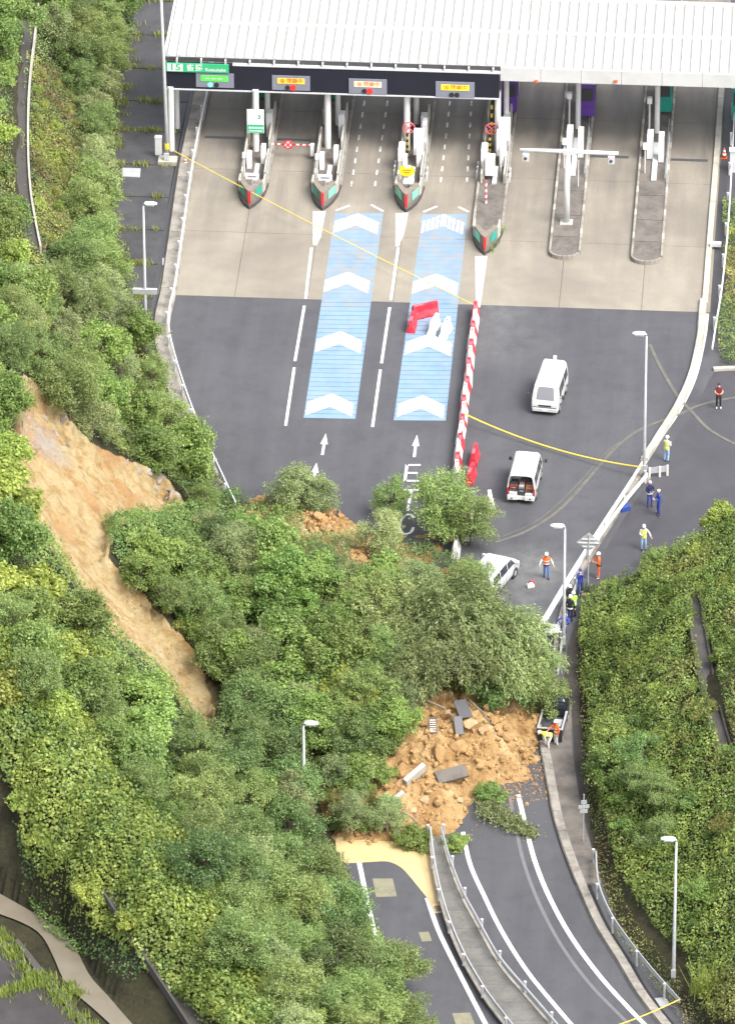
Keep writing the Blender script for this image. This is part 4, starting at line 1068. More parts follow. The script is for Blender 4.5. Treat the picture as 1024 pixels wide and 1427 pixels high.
pbox(I, 'controller_box', -.5, 0.1, 9.3, 9.9, .6, 1.9, 'white'); pbox(I, 'toll_reader', .2, .9, 12.2, 12.8, 1.6, 3.0, 'white')
MB().tube([(.45, 10.2, .26), (.45, 10.2, 3.2)], .05, 8).build('mast', 'white_metal', I)
# sign on the first island's column
bc = cols[1]
S1 = empty('lane_sign', (bc[0], bc[1] - .26, 0)); tag(S1, 'pale green and white notice board fixed to the column of the leftmost island', 'sign')
a = PY(344, 152, bc[1] - .3); b = PY(368, 185, bc[1] - .3)
def s1(mb, nm, m, par=None):
    o = mb.build(nm, m, par or S1)
    if par is None: o.matrix_parent_inverse = Matrix.Translation(Vector(S1.location)).inverted()
    return o
yb = bc[1] - .3
bd = s1(MB().box(a[0], b[0], yb, yb + .06, b[2], a[2]), 'board', 'pale_sign')
zq = b[2] + (a[2] - b[2]) * .36
s1(MB().box(a[0] + .03, b[0] - .03, yb - .01, yb - .002, b[2] + .03, zq), 'green_field', 'green_sign', bd)
for i_ in range(5): s1(MB().box(a[0] + .12 + i_ * .19, a[0] + .25 + i_ * .19, yb - .016, yb - .011, b[2] + .3, b[2] + .44), 'legend_mark', 'pale_sign', bd)
s1(MB().box(a[0] + .12, b[0] - .12, yb - .016, yb - .011, b[2] + .12, b[2] + .18), 'legend_line', 'pale_sign', bd)
cc = ((a[0] + b[0]) / 2 + .2, (zq + a[2]) / 2 + .02)
arc = MB(); arc.tube([(cc[0] + .11 * math.cos(t), yb - .012, cc[1] + .11 * math.sin(t)) for t in np.linspace(-2.2, 1.9, 12)], .028, 6)
s1(arc, 'arc_symbol', 'dark_metal', bd)
# lane gate arm with a crossed ring, between islands one and two
ga = P(380, 219); gb_ = P(437, 221)
G = empty('lane_barrier', (gb_[0] - .1, gb_[1], 0)); tag(G, 'red and white barrier arm with crossed ring closing the second lane', 'barrier')
Lg = gb_[0] - ga[0]
n_ = 13
for i_ in range(n_):
    MB().box(-Lg + Lg * i_ / n_, -Lg + Lg * (i_ + 1) / n_, -.02, .02, .95, 1.05).build('arm_segment', 'red_paint' if i_ % 2 else 'white', G)
rings = []
for q in range(24):
    t = 2 * math.pi * q / 24
    rings.append([(-Lg * .58 + (.28 + .045 * math.cos(u)) * math.cos(t), -.05 + .03 * math.sin(u), 1.0 + (.28 + .045 * math.cos(u)) * math.sin(t)) for u in np.linspace(0, 2 * math.pi, 6, endpoint=False)])
rings.append(rings[0])
rgo = MB().loft(rings, cap=False).build('ring', 'red_paint', G)
MB().loft([[(-Lg * .58 + .26 * math.cos(t), y_, 1.0 + .26 * math.sin(t)) for t in np.linspace(0, 2 * math.pi, 20, endpoint=False)] for y_ in (-.045, -.03)][::-1]).build('disc', 'white', rgo)
for s in (-1, 1): MB().tube([(-Lg * .58 - .19, -.06, 1.0 - s * .19), (-Lg * .58 + .19, -.06, 1.0 + s * .19)], .04, 6).build('cross_bar', 'red_paint', rgo)
MB().box(-.1, .14, -.12, .12, .26, 1.1, .03).build('motor_box', 'white', G)
# islands with rounded ends on the right
def island_round(nose, L, label):
    n_ = P(*nose); I = empty('toll_island', tuple(n_)); tag(I, label, 'toll island', 'toll islands with rounded end')
    w = .98
    arc = [(w * math.sin(t), .75 - .75 * math.cos(t)) for t in np.linspace(-math.pi / 2, math.pi / 2, 15)]
    out = arc + [(w, L), (-w, L)]
    MB().prism(out, 0, .16).build('plinth', 'kerb', I)
    inn = [(x * .84, .14 + y * .98) for x, y in out]
    y = .75
    q = .0
    for seg in ((.16, 2.6), (2.66, 5.4), (5.46, 8.6), (8.66, 14), (14.06, L)):
        pl = [(-.82, max(seg[0], .75)), (.82, max(seg[0], .75)), (.82, seg[1]), (-.82, seg[1])] if seg[0] > .5 else [(x * .84, .14 + y_ * .86) for x, y_ in arc] + [(.82, seg[1]), (-.82, seg[1])]
        MB().prism(pl, .16, .22).build('deck_slab', 'island', I)
    for s in (-1, 1):
        y = .8
        while y < L:
            e = min(y + .75, L); x0, x1 = sorted((s * .84, s * (w + .02)))
            MB().box(x0, x1, y + .012, e - .012, 0, .27, .03).build('kerb_stone', 'kerb' if (int(y * 7) % 3) else 'pale_kerb', I); y = e
    for a0, a1 in zip(np.linspace(-1.5, 1.3, 9)[:-1], np.linspace(-1.5, 1.3, 9)[1:]):
        r0, r1 = .84, 1.0
        pts = [(r * w * math.sin(t), .75 - r * .77 * math.cos(t)) for r, t in ((r1, a0 + .02), (r1, a1 - .02), (r0, a1 - .02), (r0, a0 + .02))]
        MB().prism(pts, 0, .27).build('kerb_stone', 'kerb', I)
    return I
I5 = island_round((785.5, 362), 36, 'round-ended toll island carrying the white T-shaped mast')
I6 = island_round((900, 369), 36, 'round-ended toll island on the right with an empty stained deck')
for I in (I5, I6):
    pbox(I, 'controller_box', -.5, -.1, 13.4, 14.4, .26, 1.9, 'white'); pbox(I, 'toll_reader', .25, .6, 13.0, 13.6, .26, 2.2, 'white')
    pbox(I, 'walkway_slab', -.12, .22, 10.5, 15.5, .26, .36, 'white_metal')
    MB().tube([(-.55, 11.6, .22), (-.55, 11.6, 2.0)], .05, 8).build('sensor_post', 'white_metal', I)
    pbox(I, 'sensor_head', -.68, -.42, 11.4, 11.8, 2.0, 2.3, 'white')
    MB().tube([(-.45, 16, .22), (-.45, 16, 2.9)], .06, 8).build('mast', 'white_metal', I); pbox(I, 'mast_box', -.6, -.3, 15.9, 16.2, 2.9, 3.3, 'white')
    MB().tube([(.75, 11.0, .22), (.75, 19.0, .22)], .03, 6).build('cable_pipe', 'galv', I)
    rails(I, 1, 10.4, 15.9)
MB().tube([(.45, 9.2, .22), (.45, 9.2, 2.1)], .04, 8).build('sensor_post', 'white_metal', I5)
tb = P(789, 314)
TM = empty('camera_mast', tuple(tb)); tag(TM, 'white T-shaped mast with a camera hanging at each end of its arm', 'mast')
MB().tube([(0, 0, .2), (0, 0, 3), (0.1, 0, 5.9)], [.22, .19, .14], 12).build('shaft', 'white', TM, smooth=True)
MB().tube([(-2.95, 0, 5.32), (0.1, 0, 5.3), (3.2, 0, 5.28)], [.1, .14, .1], 10).build('cross_arm', 'white', TM, smooth=True)
MB().box(-.4, .4, -.35, .35, 0, .3, .03).build('footing', 'pale_kerb', TM)
MB().box(-.25, .6, -.16, .16, 5.12, 5.46).build('joint_collar', 'white_metal', TM)
for xx in (-2.6, 2.75):
    c = MB().box(xx - .2, xx + .22, -.2, .2, 4.6, 5.1, .04).build('camera_housing', 'white_metal', TM)
    MB().cyl((0, 0), .1, 0, .06, 10).build('lens', 'dark_metal', c).matrix_local = Matrix.Translation((xx, -.2, 4.82)) @ Matrix.Rotation(math.radians(90), 4, 'X')
    MB().box(xx - .16, xx - .1, -.22, -.2, 4.95, 5.05).build('indicator', 'orange', c)
# toll booths under the roof
def booth(px_, py_, w, d, h, mat, label, L=4.0):
    b = P(px_, py_); B = empty('toll_booth', tuple(b)); tag(B, label, 'toll booth', 'toll booths under the roof')
    MB().box(-w / 2, w / 2, 0, d, .25, h, .03).build('cabin', mat, B)
    MB().box(-w / 2 - .08, w / 2 + .08, -.08, d + .08, h, h + .12).build('cabin_roof', 'white_metal', B)
    f = MB().box(-w / 2 + .1, w / 2 - .1, -.03, -.004, h - 1.25, h - .35).build('window', 'dark_metal', B)
    MB().box(w / 2 + .004, w / 2 + .03, .3, d - .3, h - 1.3, h - .3).build('window', 'dark_metal', B)
    MB().box(-w / 2, w / 2, -.02, -.004, .3, .9).build('kick_panel', mat, B)
booth(709.5, 160, .95, 2.4, 2.6, 'purple', 'purple toll booth on the middle island behind the front column')
booth(817.5, 166, .95, 2.4, 2.6, 'purple', 'purple toll booth behind the T-shaped mast')
booth(925, 160, .95, 2.4, 2.6, 'teal', 'teal toll booth on the round-ended right island')
booth(365, 140, .9, 2.4, 2.6, 'teal', 'teal toll booth on the leftmost island')
booth(463, 142, .9, 2.4, 2.6, 'teal', 'teal toll booth on the second island from the left')
booth(1030, 172, 1.0, 2.4, 2.6, 'teal', 'teal toll booth cut by the right edge of the view')
pb = P(1022, 240)
PC = empty('control_cabinet', tuple(pb)); tag(PC, 'white cabinet and post at the right edge beside the white guardrail', 'cabinet')
MB().box(-.25, .35, 0, .4, 0, 1.5, .03).build('housing', 'white_metal', PC); MB().box(-.3, .4, -.05, .45, 1.5, 1.6).build('lid', 'white', PC)
# cones
def cone(px_, py_, label):
    b = P(px_, py_); K = empty('traffic_cone', tuple(b)); tag(K, label, 'traffic cone', 'traffic cones')
    MB().box(-.19, .19, -.19, .19, 0, .04, .01).build('base', 'orange', K)
    c = MB().cyl((0, 0), .15, .04, .7, 14, .03).build('cone_body', 'orange', K, smooth=True)
    MB().cyl((0, 0), .132, .2, .34, 14, .106).build('reflective_band', 'white', c); MB().cyl((0, 0), .09, .45, .55, 14, .07).build('reflective_band', 'white', c)
cone(258.5, 231, 'small traffic cone on the left kerb where the yellow tape crosses')
cone(1009, 219, 'traffic cone beside the right kerb near the white cabinet')
bx = P(997, 346)
tag(MB().box(bx[0] - .35, bx[0] + .35, bx[1] - .15, bx[1] + .15, .2, .45, .02).build('kerb_box', 'white_metal'), 'small pale box lying across the gutter at the right of the apron', 'box')

# ================================================================== DRAINS AND LOWER LOT
MT['channel'] = pm('channel_concrete', (0.06, 0.054, 0.05), 0.85, 0.2, 0.8, 0.3, 20, dirt=(0.05, 0.045, 0.04), dirt_scale=0.5, dirt_amt=0.7)
def drain(name, px, w, label, edge=None):
    pts = smooth_path([surf(a, b) for a, b in px], 6)
    D = empty(name, tuple(pts[0])); tag(D, label, 'drain')
    loc = [p - pts[0] for p in pts]
    sweep('floor', loc, [(-w / 2, .0), (-w / 2, .16), (w / 2, .16), (w / 2, .0)], 'channel', D)
    for s in (-1, 1):
        a, b = sorted((s * w / 2, s * (w / 2 + .12)))
        sweep('side_wall', loc, [(a, -.2), (a, .34), (b, .34), (b, -.2)], 'pale_kerb' if s == edge else 'channel', D)
drain('drain_channel', [(48, -40), (42, 10), (36, 60), (30, 110), (27, 160), (27, 220), (30, 270), (36, 310), (44, 350)], 1.0, 'dark concrete drain channel with a pale edge on the upper left slope', -1)
drain('drain_channel', [(962, 820), (970, 870), (982, 940), (996, 1005), (1013, 1065)], .7, 'dark drain channel running down between the shrubs of the right bank')
drain('drain_channel', [(150, 1245), (180, 1290), (215, 1345), (248, 1392), (285, 1450)], .7, 'straight concrete drain on the dark bank below the kudzu ridge')
ZL = 5.0
MT['lowlot'] = pm('old_lot_asphalt', (0.042, 0.037, 0.038), 0.6, 0.25, 0.4, 0.35, 20, dirt=(0.02, 0.018, 0.018), dirt_scale=0.5, dirt_amt=0.7)
LL = tag(empty('lower_lot', (0, 0, 0)), None, None, None, 'structure')
def pz(pts, z): return [tuple(p[:2]) for p in path(pts, z)]
MB().prism(pz([(-150, 1285), (0, 1290), (20, 1318), (42, 1344), (52, 1360), (44, 1366), (0, 1383), (-150, 1400)], ZL), ZL - .3, ZL + .02).build('panel', 'lowlot', LL)
MB().prism(pz([(-150, 1407), (0, 1390), (48, 1373), (62, 1370), (78, 1390), (98, 1415), (140, 1470), (140, 1560), (-150, 1560)], ZL), ZL - .3, ZL + .03).build('panel', 'lowlot', LL)
MB().prism(pz([(20, 1314), (26, 1312), (58, 1352), (108, 1410), (160, 1470), (152, 1474), (100, 1415), (52, 1360)], ZL), ZL - .3, ZL + .16).build('edge_kerb', 'channel', LL)
MT['silt'] = pm('silty_water', (0.165, 0.145, 0.11), 0.3, 0.15, 0.5, 0.15, 4.0, dirt=(0.12, 0.1, 0.07), dirt_scale=0.6, dirt_amt=0.5)
st = smooth_path(path([(-60, 1232), (-10, 1258), (35, 1278), (68, 1300), (92, 1333), (112, 1370), (145, 1405), (190, 1450), (230, 1500)], ZL - .02))
mb = MB(); rr = []
for i_, p in enumerate(st):
    t = np.array(st[min(i_ + 1, len(st) - 1)]) - np.array(st[max(i_ - 1, 0)]); t /= np.linalg.norm(t); r_ = np.array([t[1], -t[0], 0])
    w_ = .62 + .12 * math.sin(i_ * .21)
    rr.append([p + r_ * w_ + np.array([0, 0, .05]), p - r_ * (w_ + .08 * math.sin(i_ * .3)) + np.array([0, 0, .05])])
mb.loft(rr, cap=False, close=False)
tag(mb.build('muddy_stream', 'silt'), 'muddy water running along the foot of the dark bank', None, None, 'structure')

# ================================================================== WRECKAGE ON THE HEAP
MT['boulder'] = pm('clay_boulder', (0.33, 0.205, 0.092), 0.95, 0.3, 1.6, 0.8, 7.0, dirt=(0.2, 0.1, 0.04), dirt_scale=1.5, dirt_amt=0.6, spec=0.2)
MT['pale_boulder'] = pm('pale_boulder', (0.36, 0.26, 0.15), 0.95, 0.25, 1.6, 0.8, 7.0, dirt=(0.34, 0.18, 0.08), dirt_scale=1.5, dirt_amt=0.6, spec=0.2)
def lump_mesh(seed, sub=3, rough=0.15):
    bm = bmesh.new(); bmesh.ops.create_icosphere(bm, subdivisions=sub, radius=1.0)
    r_ = np.random.default_rng(seed); k = r_.normal(size=(16, 3)); k /= np.linalg.norm(k, axis=1, keepdims=True); o_ = r_.uniform(.5, .85, 16)
    for v in bm.verts:
        d = np.array(v.co); s = min([1.0] + [o_[i] / max(1e-3, k[i] @ d) for i in range(16) if k[i] @ d > o_[i]])
        s *= 1 + rough * .25 * math.sin(d[0] * 5 + seed) * math.sin(d[1] * 6 + seed * 2) + rough * .15 * math.sin(d[2] * 11 + d[0] * 7)
        v.co = v.co * s
    me = bpy.data.meshes.new('boulder'); bm.to_mesh(me); bm.free()
    return me
LUMPS = [lump_mesh(s) for s in range(5)]
for q in LUMPS: q.materials.append(MT['boulder'])
LUMPS_P = [q.copy() for q in LUMPS]
for q in LUMPS_P: q.materials.clear(); q.materials.append(MT['pale_boulder'])
def boulder(px_, py_, r, label, pale=False):
    b = surf(px_, py_); me = (LUMPS_P if pale else LUMPS)[int(rng.integers(5))]
    o = link('boulder', me, None, None, (b[0], b[1], b[2] + r * .25), tuple(rng.uniform(0, 6, 3)))
    o.scale = (r * rng.uniform(.9, 1.2), r * rng.uniform(.8, 1.1), r * rng.uniform(.65, .9))
    tag(o, label, 'boulder', 'boulders on the clay heap')
boulder(612, 1056, .62, 'large angular orange boulder left of centre on the clay heap'); boulder(640, 1050, .72, 'biggest orange boulder at the centre of the clay heap')
boulder(655, 1022, .42, 'pale boulder just below the dark plates on the heap', True); boulder(672, 1020, .36, 'pale boulder high on the heap right of the dark plates', True)
boulder(620, 1000, .45, 'orange boulder at the upper left of the heap under the trees'); boulder(690, 1008, .4, 'orange boulder at the upper right of the heap')
boulder(590, 1120, .4, 'pale boulder below the broken wall piece', True); boulder(575, 1135, .36, 'pale boulder at the lower left of the heap', True)
boulder(610, 1125, .33, 'orange boulder below the grey slab'); boulder(640, 1120, .3, 'small boulder right of the grey slab', True); boulder(560, 1085, .4, 'reddish boulder behind the broken wall piece')
boulder(668, 1075, .34, 'orange boulder right of the centre of the heap'); boulder(705, 1035, .36, 'orange boulder near the right edge of the heap'); boulder(640, 1148, .25, 'small boulder at the foot of the heap by the ramp line')
boulder(730, 1060, .22, 'small orange stone near the kerb end of the heap'); boulder(445, 725, .5, 'orange boulder in the upper patch of bare clay'); boulder(460, 738, .4, 'smaller boulder in the upper patch of bare clay', True)
boulder(432, 735, .36, 'orange boulder at the left of the upper clay patch'); boulder(505, 782, .42, 'orange boulder in the lower patch of bare clay'); boulder(517, 776, .34, 'smaller boulder at the right of the lower clay patch')
boulder(793 - 60, 1122, .16, 'pale clod lying on the right ramp', True)
# loose clods: too many to count
cl = MB(); base_ico = LUMPS[0]
bmv = []
bm = bmesh.new(); bmesh.ops.create_icosphere(bm, subdivisions=1, radius=1.0)
iv = np.array([v.co[:] for v in bm.verts]); if_ = np.array([[v.index for v in f.verts] for f in bm.faces]); bm.free()
Vs, Fs = [], []
def clods(poly, n, r0, r1, onroad=False):
    xs = [p[0] for p in poly]; ys = [p[1] for p in poly]; k = 0
    while k < n:
        x, y = rng.uniform(min(xs), max(xs)), rng.uniform(min(ys), max(ys))
        if not inpoly(np.array([x]), np.array([y]), poly)[0]: continue
        k += 1
        b = surf(x, y) if not onroad else P(x, y)
        r_ = r0 + (r1 - r0) * rng.random() ** 2.5
        Q = np.linalg.qr(rng.normal(size=(3, 3)))[0]
        v = (iv * rng.uniform(.7, 1.25, (len(iv), 1)) * r_ * np.array([1, .9, .7])) @ Q.T + b + np.array([0, 0, r_ * .3])
        Fs.append(if_ + sum(map(len, Vs))); Vs.append(v)
clods([(575, 985), (640, 985), (740, 990), (758, 1030), (725, 1085), (660, 1110), (640, 1155), (560, 1178), (480, 1180), (540, 1090)], 520, .04, .24)
clods([(690, 1040), (765, 1035), (778, 1110), (720, 1115), (660, 1120)], 260, .03, .12)
clods([(700, 1060), (775, 1060), (790, 1110), (745, 1118), (670, 1120)], 420, .02, .08, True)
clods([(700, 1060), (790, 1080), (800, 1160), (740, 1170), (650, 1165)], 110, .015, .06, True)
clods([(420, 715), (480, 712), (480, 748), (425, 748)], 80, .08, .3); clods([(490, 768), (528, 768), (528, 792), (490, 792)], 50, .08, .26); clods([(400, 1000), (460, 1010), (470, 1115), (420, 1115)], 110, .05, .2)
clods([(40, 560), (230, 680), (165, 720), (150, 775), (280, 960), (265, 990), (170, 890), (60, 745), (28, 690)], 420, .03, .16)
me = bpy.data.meshes.new('clay_clods'); me.from_pydata(np.concatenate(Vs).tolist(), [], np.concatenate(Fs).tolist()); me.update()
tag(link('clay_clods', me, 'boulder'), 'loose clay clods strewn over the heap and the ramp', None, None, 'stuff')
MT['rock'] = pm('grey_rock', (0.24, 0.22, 0.2), 0.95, 0.3, 1.5, 0.8, 6.0, dirt=(0.3, 0.19, 0.1), dirt_scale=1.2, dirt_amt=0.7, spec=0.2)
LUMPS_R = [m_.copy() for m_ in LUMPS]
for m_ in LUMPS_R: m_.materials.clear(); m_.materials.append(MT['rock'])
for k_, (a_x, a_y, r_) in enumerate(((205, 662, .45), (222, 672, .5), (236, 684, .42), (244, 696, .5), (232, 700, .3), (190, 656, .35), (214, 684, .3), (175, 648, .3), (88, 590, .4), (76, 606, .36), (60, 585, .3), (96, 622, .32), (70, 622, .25))):
    b = surf(a_x, a_y); o = link('rock', LUMPS_R[k_ % 5], None, None, (b[0], b[1], b[2] + r_ * .05), tuple(rng.uniform(0, 6, 3))); o.scale = (r_ * 1.3, r_, r_ * .7)
    tag(o, 'grey rock in the %s of the scar' % ('right rim' if a_x > 150 else 'head'), 'rock', 'rocks in the scar rim' if a_x > 150 else 'rocks in the scar head')
def slab_piece(name, px_, py_, l, w, h, rot, mat, label, dz=.1, cat='debris'):
    b = surf(px_, py_)
    o = MB().box(-l / 2, l / 2, -w / 2, w / 2, -h / 2, h / 2, .015).build(name, mat, None, (b[0], b[1], b[2] + dz), rot)
    return tag(o, label, cat)
slab_piece('concrete_slab', 629, 1089, 1.75, .85, .16, (.35, -.1, .38), 'island', 'dark grey concrete slab lying tilted on the clay heap', .35)
slab_piece('broken_wall', 578, 1087, 1.5, .3, .5, (.2, -.35, .75), 'pale_kerb', 'broken pale wall piece sticking out of the clay heap', .3)
slab_piece('broken_wall', 553, 1117, 1.0, .25, .3, (.1, -.3, .7), 'pale_kerb', 'smaller wall fragment at the left edge of the clay heap', .2)
slab_piece('steel_plate', 639, 1018, .5, 1.1, .05, (.7, .1, .3), 'dark_metal', 'dark plate standing out of the clay below the drooping trees', .3)
slab_piece('steel_plate', 645, 996, .8, 1.2, .05, (.5, .1, .5), 'dark_metal', 'dark plate at the top of the heap under the leaves', .3)
GTb = surf(603, 1020)
GT = empty('drain_grate', (GTb[0], GTb[1], GTb[2] + .25), .1, 'dark steel grate lying in the clay left of the plates', 'grate'); GT.rotation_euler = (.7, 0, .1)
for s in (-1, 1):
    MB().box(s * .2 - .03, s * .2 + .03, -.45, .45, -.04, .04).build('frame_bar', 'dark_metal', GT); MB().box(-.17, .17, s * .42 - .03, s * .42 + .03, -.04, .04).build('frame_bar', 'dark_metal', GT)
for k_ in range(6): MB().box(-.17, .17, -.33 + k_ * .13 - .02, -.33 + k_ * .13 + .02, -.03, .03).build('grate_bar', 'galv', GT)
MGp = P(614, 1268)
MG = empty('drain_grate', tuple(MGp), 0.25, 'square drain grate at the tip of the yellow mud beside the median', 'grate')
MB().box(-.38, .38, -.32, .32, 0, .06).build('frame', 'mud', MG)
for k_ in range(6): MB().box(-.32, .32, -.26 + k_ * .1, -.2 + k_ * .1, .06, .075).build('grate_bar', 'dark_metal', MG)

# ================================================================== PLASTIC BARRIERS
def barrier_meshes(c):
    h = .78
    prof = [(-.24, 0), (.24, 0), (.24, .12), (.13, .42), (.1, h), (-.1, h), (-.13, .42), (-.24, .12)]
    L = 1.24
    mb = MB(); mb.loft([[(x, y, z) for x, z in prof][::-1] for y in (-L / 2, -L / 2 + .02, L / 2 - .02, L / 2)])
    me = bpy.data.meshes.new('barrier_body'); me.from_pydata(mb.v, [], mb.f); me.update(); me.materials.append(MT[c])
    lg = MB().box(-.085, .085, -L / 2 + .04, -L / 2 + .5, h, h + .07, .02)
    lm = bpy.data.meshes.new('lug'); lm.from_pydata(lg.v, [], lg.f); lm.update(); lm.materials.append(MT['pink' if c == 'red' else c])
    cp = MB().cyl((0, .25), .05, h, h + .03, 10); cm_ = bpy.data.meshes.new('filler_cap'); cm_.from_pydata(cp.v, [], cp.f); cm_.update(); cm_.materials.append(MT['dark_metal'])
    sl_ = MB().box(-.245, .245, -.3, -.14, .02, .1); sm = bpy.data.meshes.new('fork_slot'); sm.from_pydata(sl_.v, [], sl_.f); sm.update(); sm.materials.append(MT['dark_metal'])
    return me, lm, cm_, sm
BM = {c: barrier_meshes(c) for c in ('red', 'white_plastic')}
def barrier(pos, rz, c, label, group='plastic barriers', tilt=0.0, s=1.0):
    B = empty('plastic_barrier', tuple(pos), rz, label, 'barrier', group); B.rotation_euler = (0, tilt, rz); B.scale = (s, s, s)
    for nm, me in zip(('body', 'lug', 'filler_cap', 'fork_slot'), BM[c]): link(nm, me, None, B)
    return B
ORD = ['first', 'second', 'third', 'fourth', 'fifth', 'sixth', 'seventh', 'eighth', 'ninth']
ra, rb = P(662, 441), P(636, 664)
nr = 18
for i_ in range(nr):
    t = i_ / (nr - 1); p = ra + (rb - ra) * t + np.array([rng.normal() * .02, 0, 0])
    d = rb - ra; rz = math.atan2(d[1], d[0]) + math.pi / 2
    c = 'red' if i_ % 2 == 0 else 'white_plastic'
    barrier(p, rz + rng.normal() * .02, c, '%s %s barrier in the long row, counted from the toll gate' % (ORD[i_ // 2], 'red' if i_ % 2 == 0 else 'white'), 'red and white barrier row', s=1.08).scale = (1.08, .85 if c == 'red' else 1.32, 1.08)
for (px_, py_, rz, c, lb_) in ((592, 440, -1.05, 'red', 'red barrier lying slantwise on the blue lane'), (574, 457, -.06, 'red', 'red barrier end-on at the left of the four on the blue lane'),
        (605, 460, -.22, 'white_plastic', 'left of the two white barriers on the blue lane'), (621, 465, -.22, 'white_plastic', 'right of the two white barriers on the blue lane'),
        (661, 642, -.08, 'red', 'upper of the two red barriers beside the end of the row'), (656, 669, -.14, 'red', 'lower of the two red barriers beside the end of the row'),
        (683, 708, .14, 'white_plastic', 'lone white barrier behind the white van'), (655, 722, .05, 'white_plastic', 'white barrier in the leaves next to the red one'),
        (651, 746, .1, 'white_plastic', 'white barrier with its end towards the silver car'), (635, 771, .0, 'white_plastic', 'white barrier lowest down beside the thin tree'),
        (643, 728, .5, 'red', 'red barrier half hidden by the sparse tree'), (627, 746, .2, 'red', 'red barrier toppled against the foot of the tree')):
    o = barrier(P(px_, py_), rz, c, lb_, 'scattered plastic barriers', s=1.1)
    if px_ == 592: o.scale = (1.2, 1.35, 1.1)

# ================================================================== TAPES
def tape(name, a, b, sag, w, label, n=24):
    pts = []
    for i_ in range(n + 1):
        t = i_ / n; p = np.array(a) * (1 - t) + np.array(b) * t; p[2] -= sag * 4 * t * (1 - t); pts.append(p)
    mb = MB(); mb.tube([tuple(p) for p in pts], w * .5, 6)
    return tag(mb.build(name, 'tape'), label, 'tape')
tape('barrier_tape', P(232.5, 226) + np.array([0, -.1, 1.2]), P(662, 441) + np.array([0, 0, .8]), .15, .05, 'thin yellow tape from the tall pole to the head of the barrier row')
tape('barrier_tape', P(646, 592) + np.array([0, 0, .8]), P(897, 668) + np.array([-.1, -.1, .9]), .55, .085, 'yellow tape from the barrier row to the lamp by the white guardrail')
tape('barrier_tape', P(946, 1413) + np.array([0, 0, .9]), P(850, 1452) + np.array([0, 0, .9]), .1, .06, 'yellow tape tied to the end of the right guardrail')

# ================================================================== SMALL THINGS BY THE ROAD
sp = P(819, 832)
RS = empty('road_sign', tuple(sp), 0, 'diamond road sign seen from behind beside the kerb and the orange worker', 'sign')
MB().cyl((0, 0), .04, 0, 4.2, 8).build('post', 'galv', RS)
pn = MB().loft([[(-.72, .06, 3.65), (0, .06, 3.1), (.72, .06, 3.65), (0, .06, 4.35)][::-1], [(-.72, .03, 3.65), (0, .03, 3.1), (.72, .03, 3.65), (0, .03, 4.35)][::-1]]).build('panel', 'galv', RS)
for z_, w_ in ((3.4, .35), (3.65, .6), (3.9, .4)): MB().box(-w_, w_, -.02, .03, z_ - .03, z_ + .03).build('stiffener', 'white_metal', pn)
pl = P(822, 834)
PL = empty('planter', (pl[0], pl[1], 0), 0, 'low dark planter box with a sprig at the foot of the diamond sign', 'planter')
MB().box(-.5, .4, -.12, .35, 0, .3, .03).build('box', 'prow', PL)
for k_ in range(9): MB().tube([(-.35 + .08 * k_, .1, .3), (-.35 + .08 * k_ + rng.normal() * .05, .1, .7), (-.35 + .08 * k_ + rng.normal() * .12, .1 + rng.normal() * .1, 1.0)], [.03, .05, .01], 5).build('sprig', 'far_grass', PL)
s2 = P(812.5, 1176)
SS = empty('road_sign', (s2[0], s2[1], .14), .2, 'small plate sign on a thin post beside the concrete verge', 'sign')
MB().cyl((0, 0), .035, 0, 3.1, 8).build('post', 'galv', SS)
for z0_, w_ in ((2.5, .16), (2.2, .3), (1.9, .22)): MB().box(-w_, w_, -.06, -.036, z0_, z0_ + .24).build('plate', 'galv', SS)
gp = P(770, 876, .8)
tag(MB().box(-.5, .42, -.4, .4, -.02, .02).build('metal_plate', 'galv', None, (gp[0], gp[1], .8), (.15, .05, .1)), 'flat grey plate sticking out over the kerb beside the lamp', 'plate')
tag(sheet('plastic_sheet', [p[:2] for p in path([(746, 880), (752, 872), (764, 885), (757, 890), (747, 888)])], .02, MT.setdefault('sheetg', pm('pale_green_sheet', (.36, .46, .4), .4, .1, 2.0)), None), 'pale green sheet lying at the lower end of the edge line', 'sheet')
fp = P(905, 668)
TF = empty('traffic_fence', tuple(P(905, 666)), 0, 'low fence of three white posts and glassy boards beside the lamp', 'fence')
for x_, y_ in ((0, 0), (.6, .18), (1.05, .35)): MB().box(x_ - .06, x_ + .06, y_ - .05, y_ + .05, 0, .72, .01).build('post', 'white_plastic', TF)
for (x0, y0), (x1, y1) in (((.06, .0), (.54, .18)), ((.66, .2), (1.0, .33))):
    MB().loft([[(x0, y0, .3), (x1, y1, .3), (x1, y1 + .03, .3), (x0, y0 + .03, .3)], [(x0, y0, .7), (x1, y1, .7), (x1, y1 + .03, .7), (x0, y0 + .03, .7)]]).build('board', 'galv', TF)
bw = P(870, 711)
tag(MB().box(-.3, .3, -.2, .2, 0, .42, .12).build('equipment_bag', MT.setdefault('navycloth', pm('blue_cloth', (.02, .045, .22), .85, .2, 6.0)), None, tuple(bw), (0, 0, .5)), 'blue equipment bag on the lot against the white guardrail', 'bag')
hb = P(739, 818)
HB = empty('tool_bag', tuple(hb), .4, 'small red and white tool bag lying on the dusty asphalt', 'bag')
MB().loft([[(-.22 * q, -.14 * q, z), (.22 * q, -.14 * q, z), (.22 * q, .14 * q, z), (-.22 * q, .14 * q, z)] for q, z in ((.9, 0), (1, .1), (.8, .22), (.4, .26))]).build('body', 'white_plastic', HB)
MB().loft([[(-.1 * q + .2, -.1 * q + .3, z), (.14 * q + .2, -.1 * q + .3, z), (.14 * q + .2, .12 * q + .3, z), (-.1 * q + .2, .12 * q + .3, z)] for q, z in ((1, 0), (1.1, .1), (.6, .2))]).build('pouch', 'red', HB)
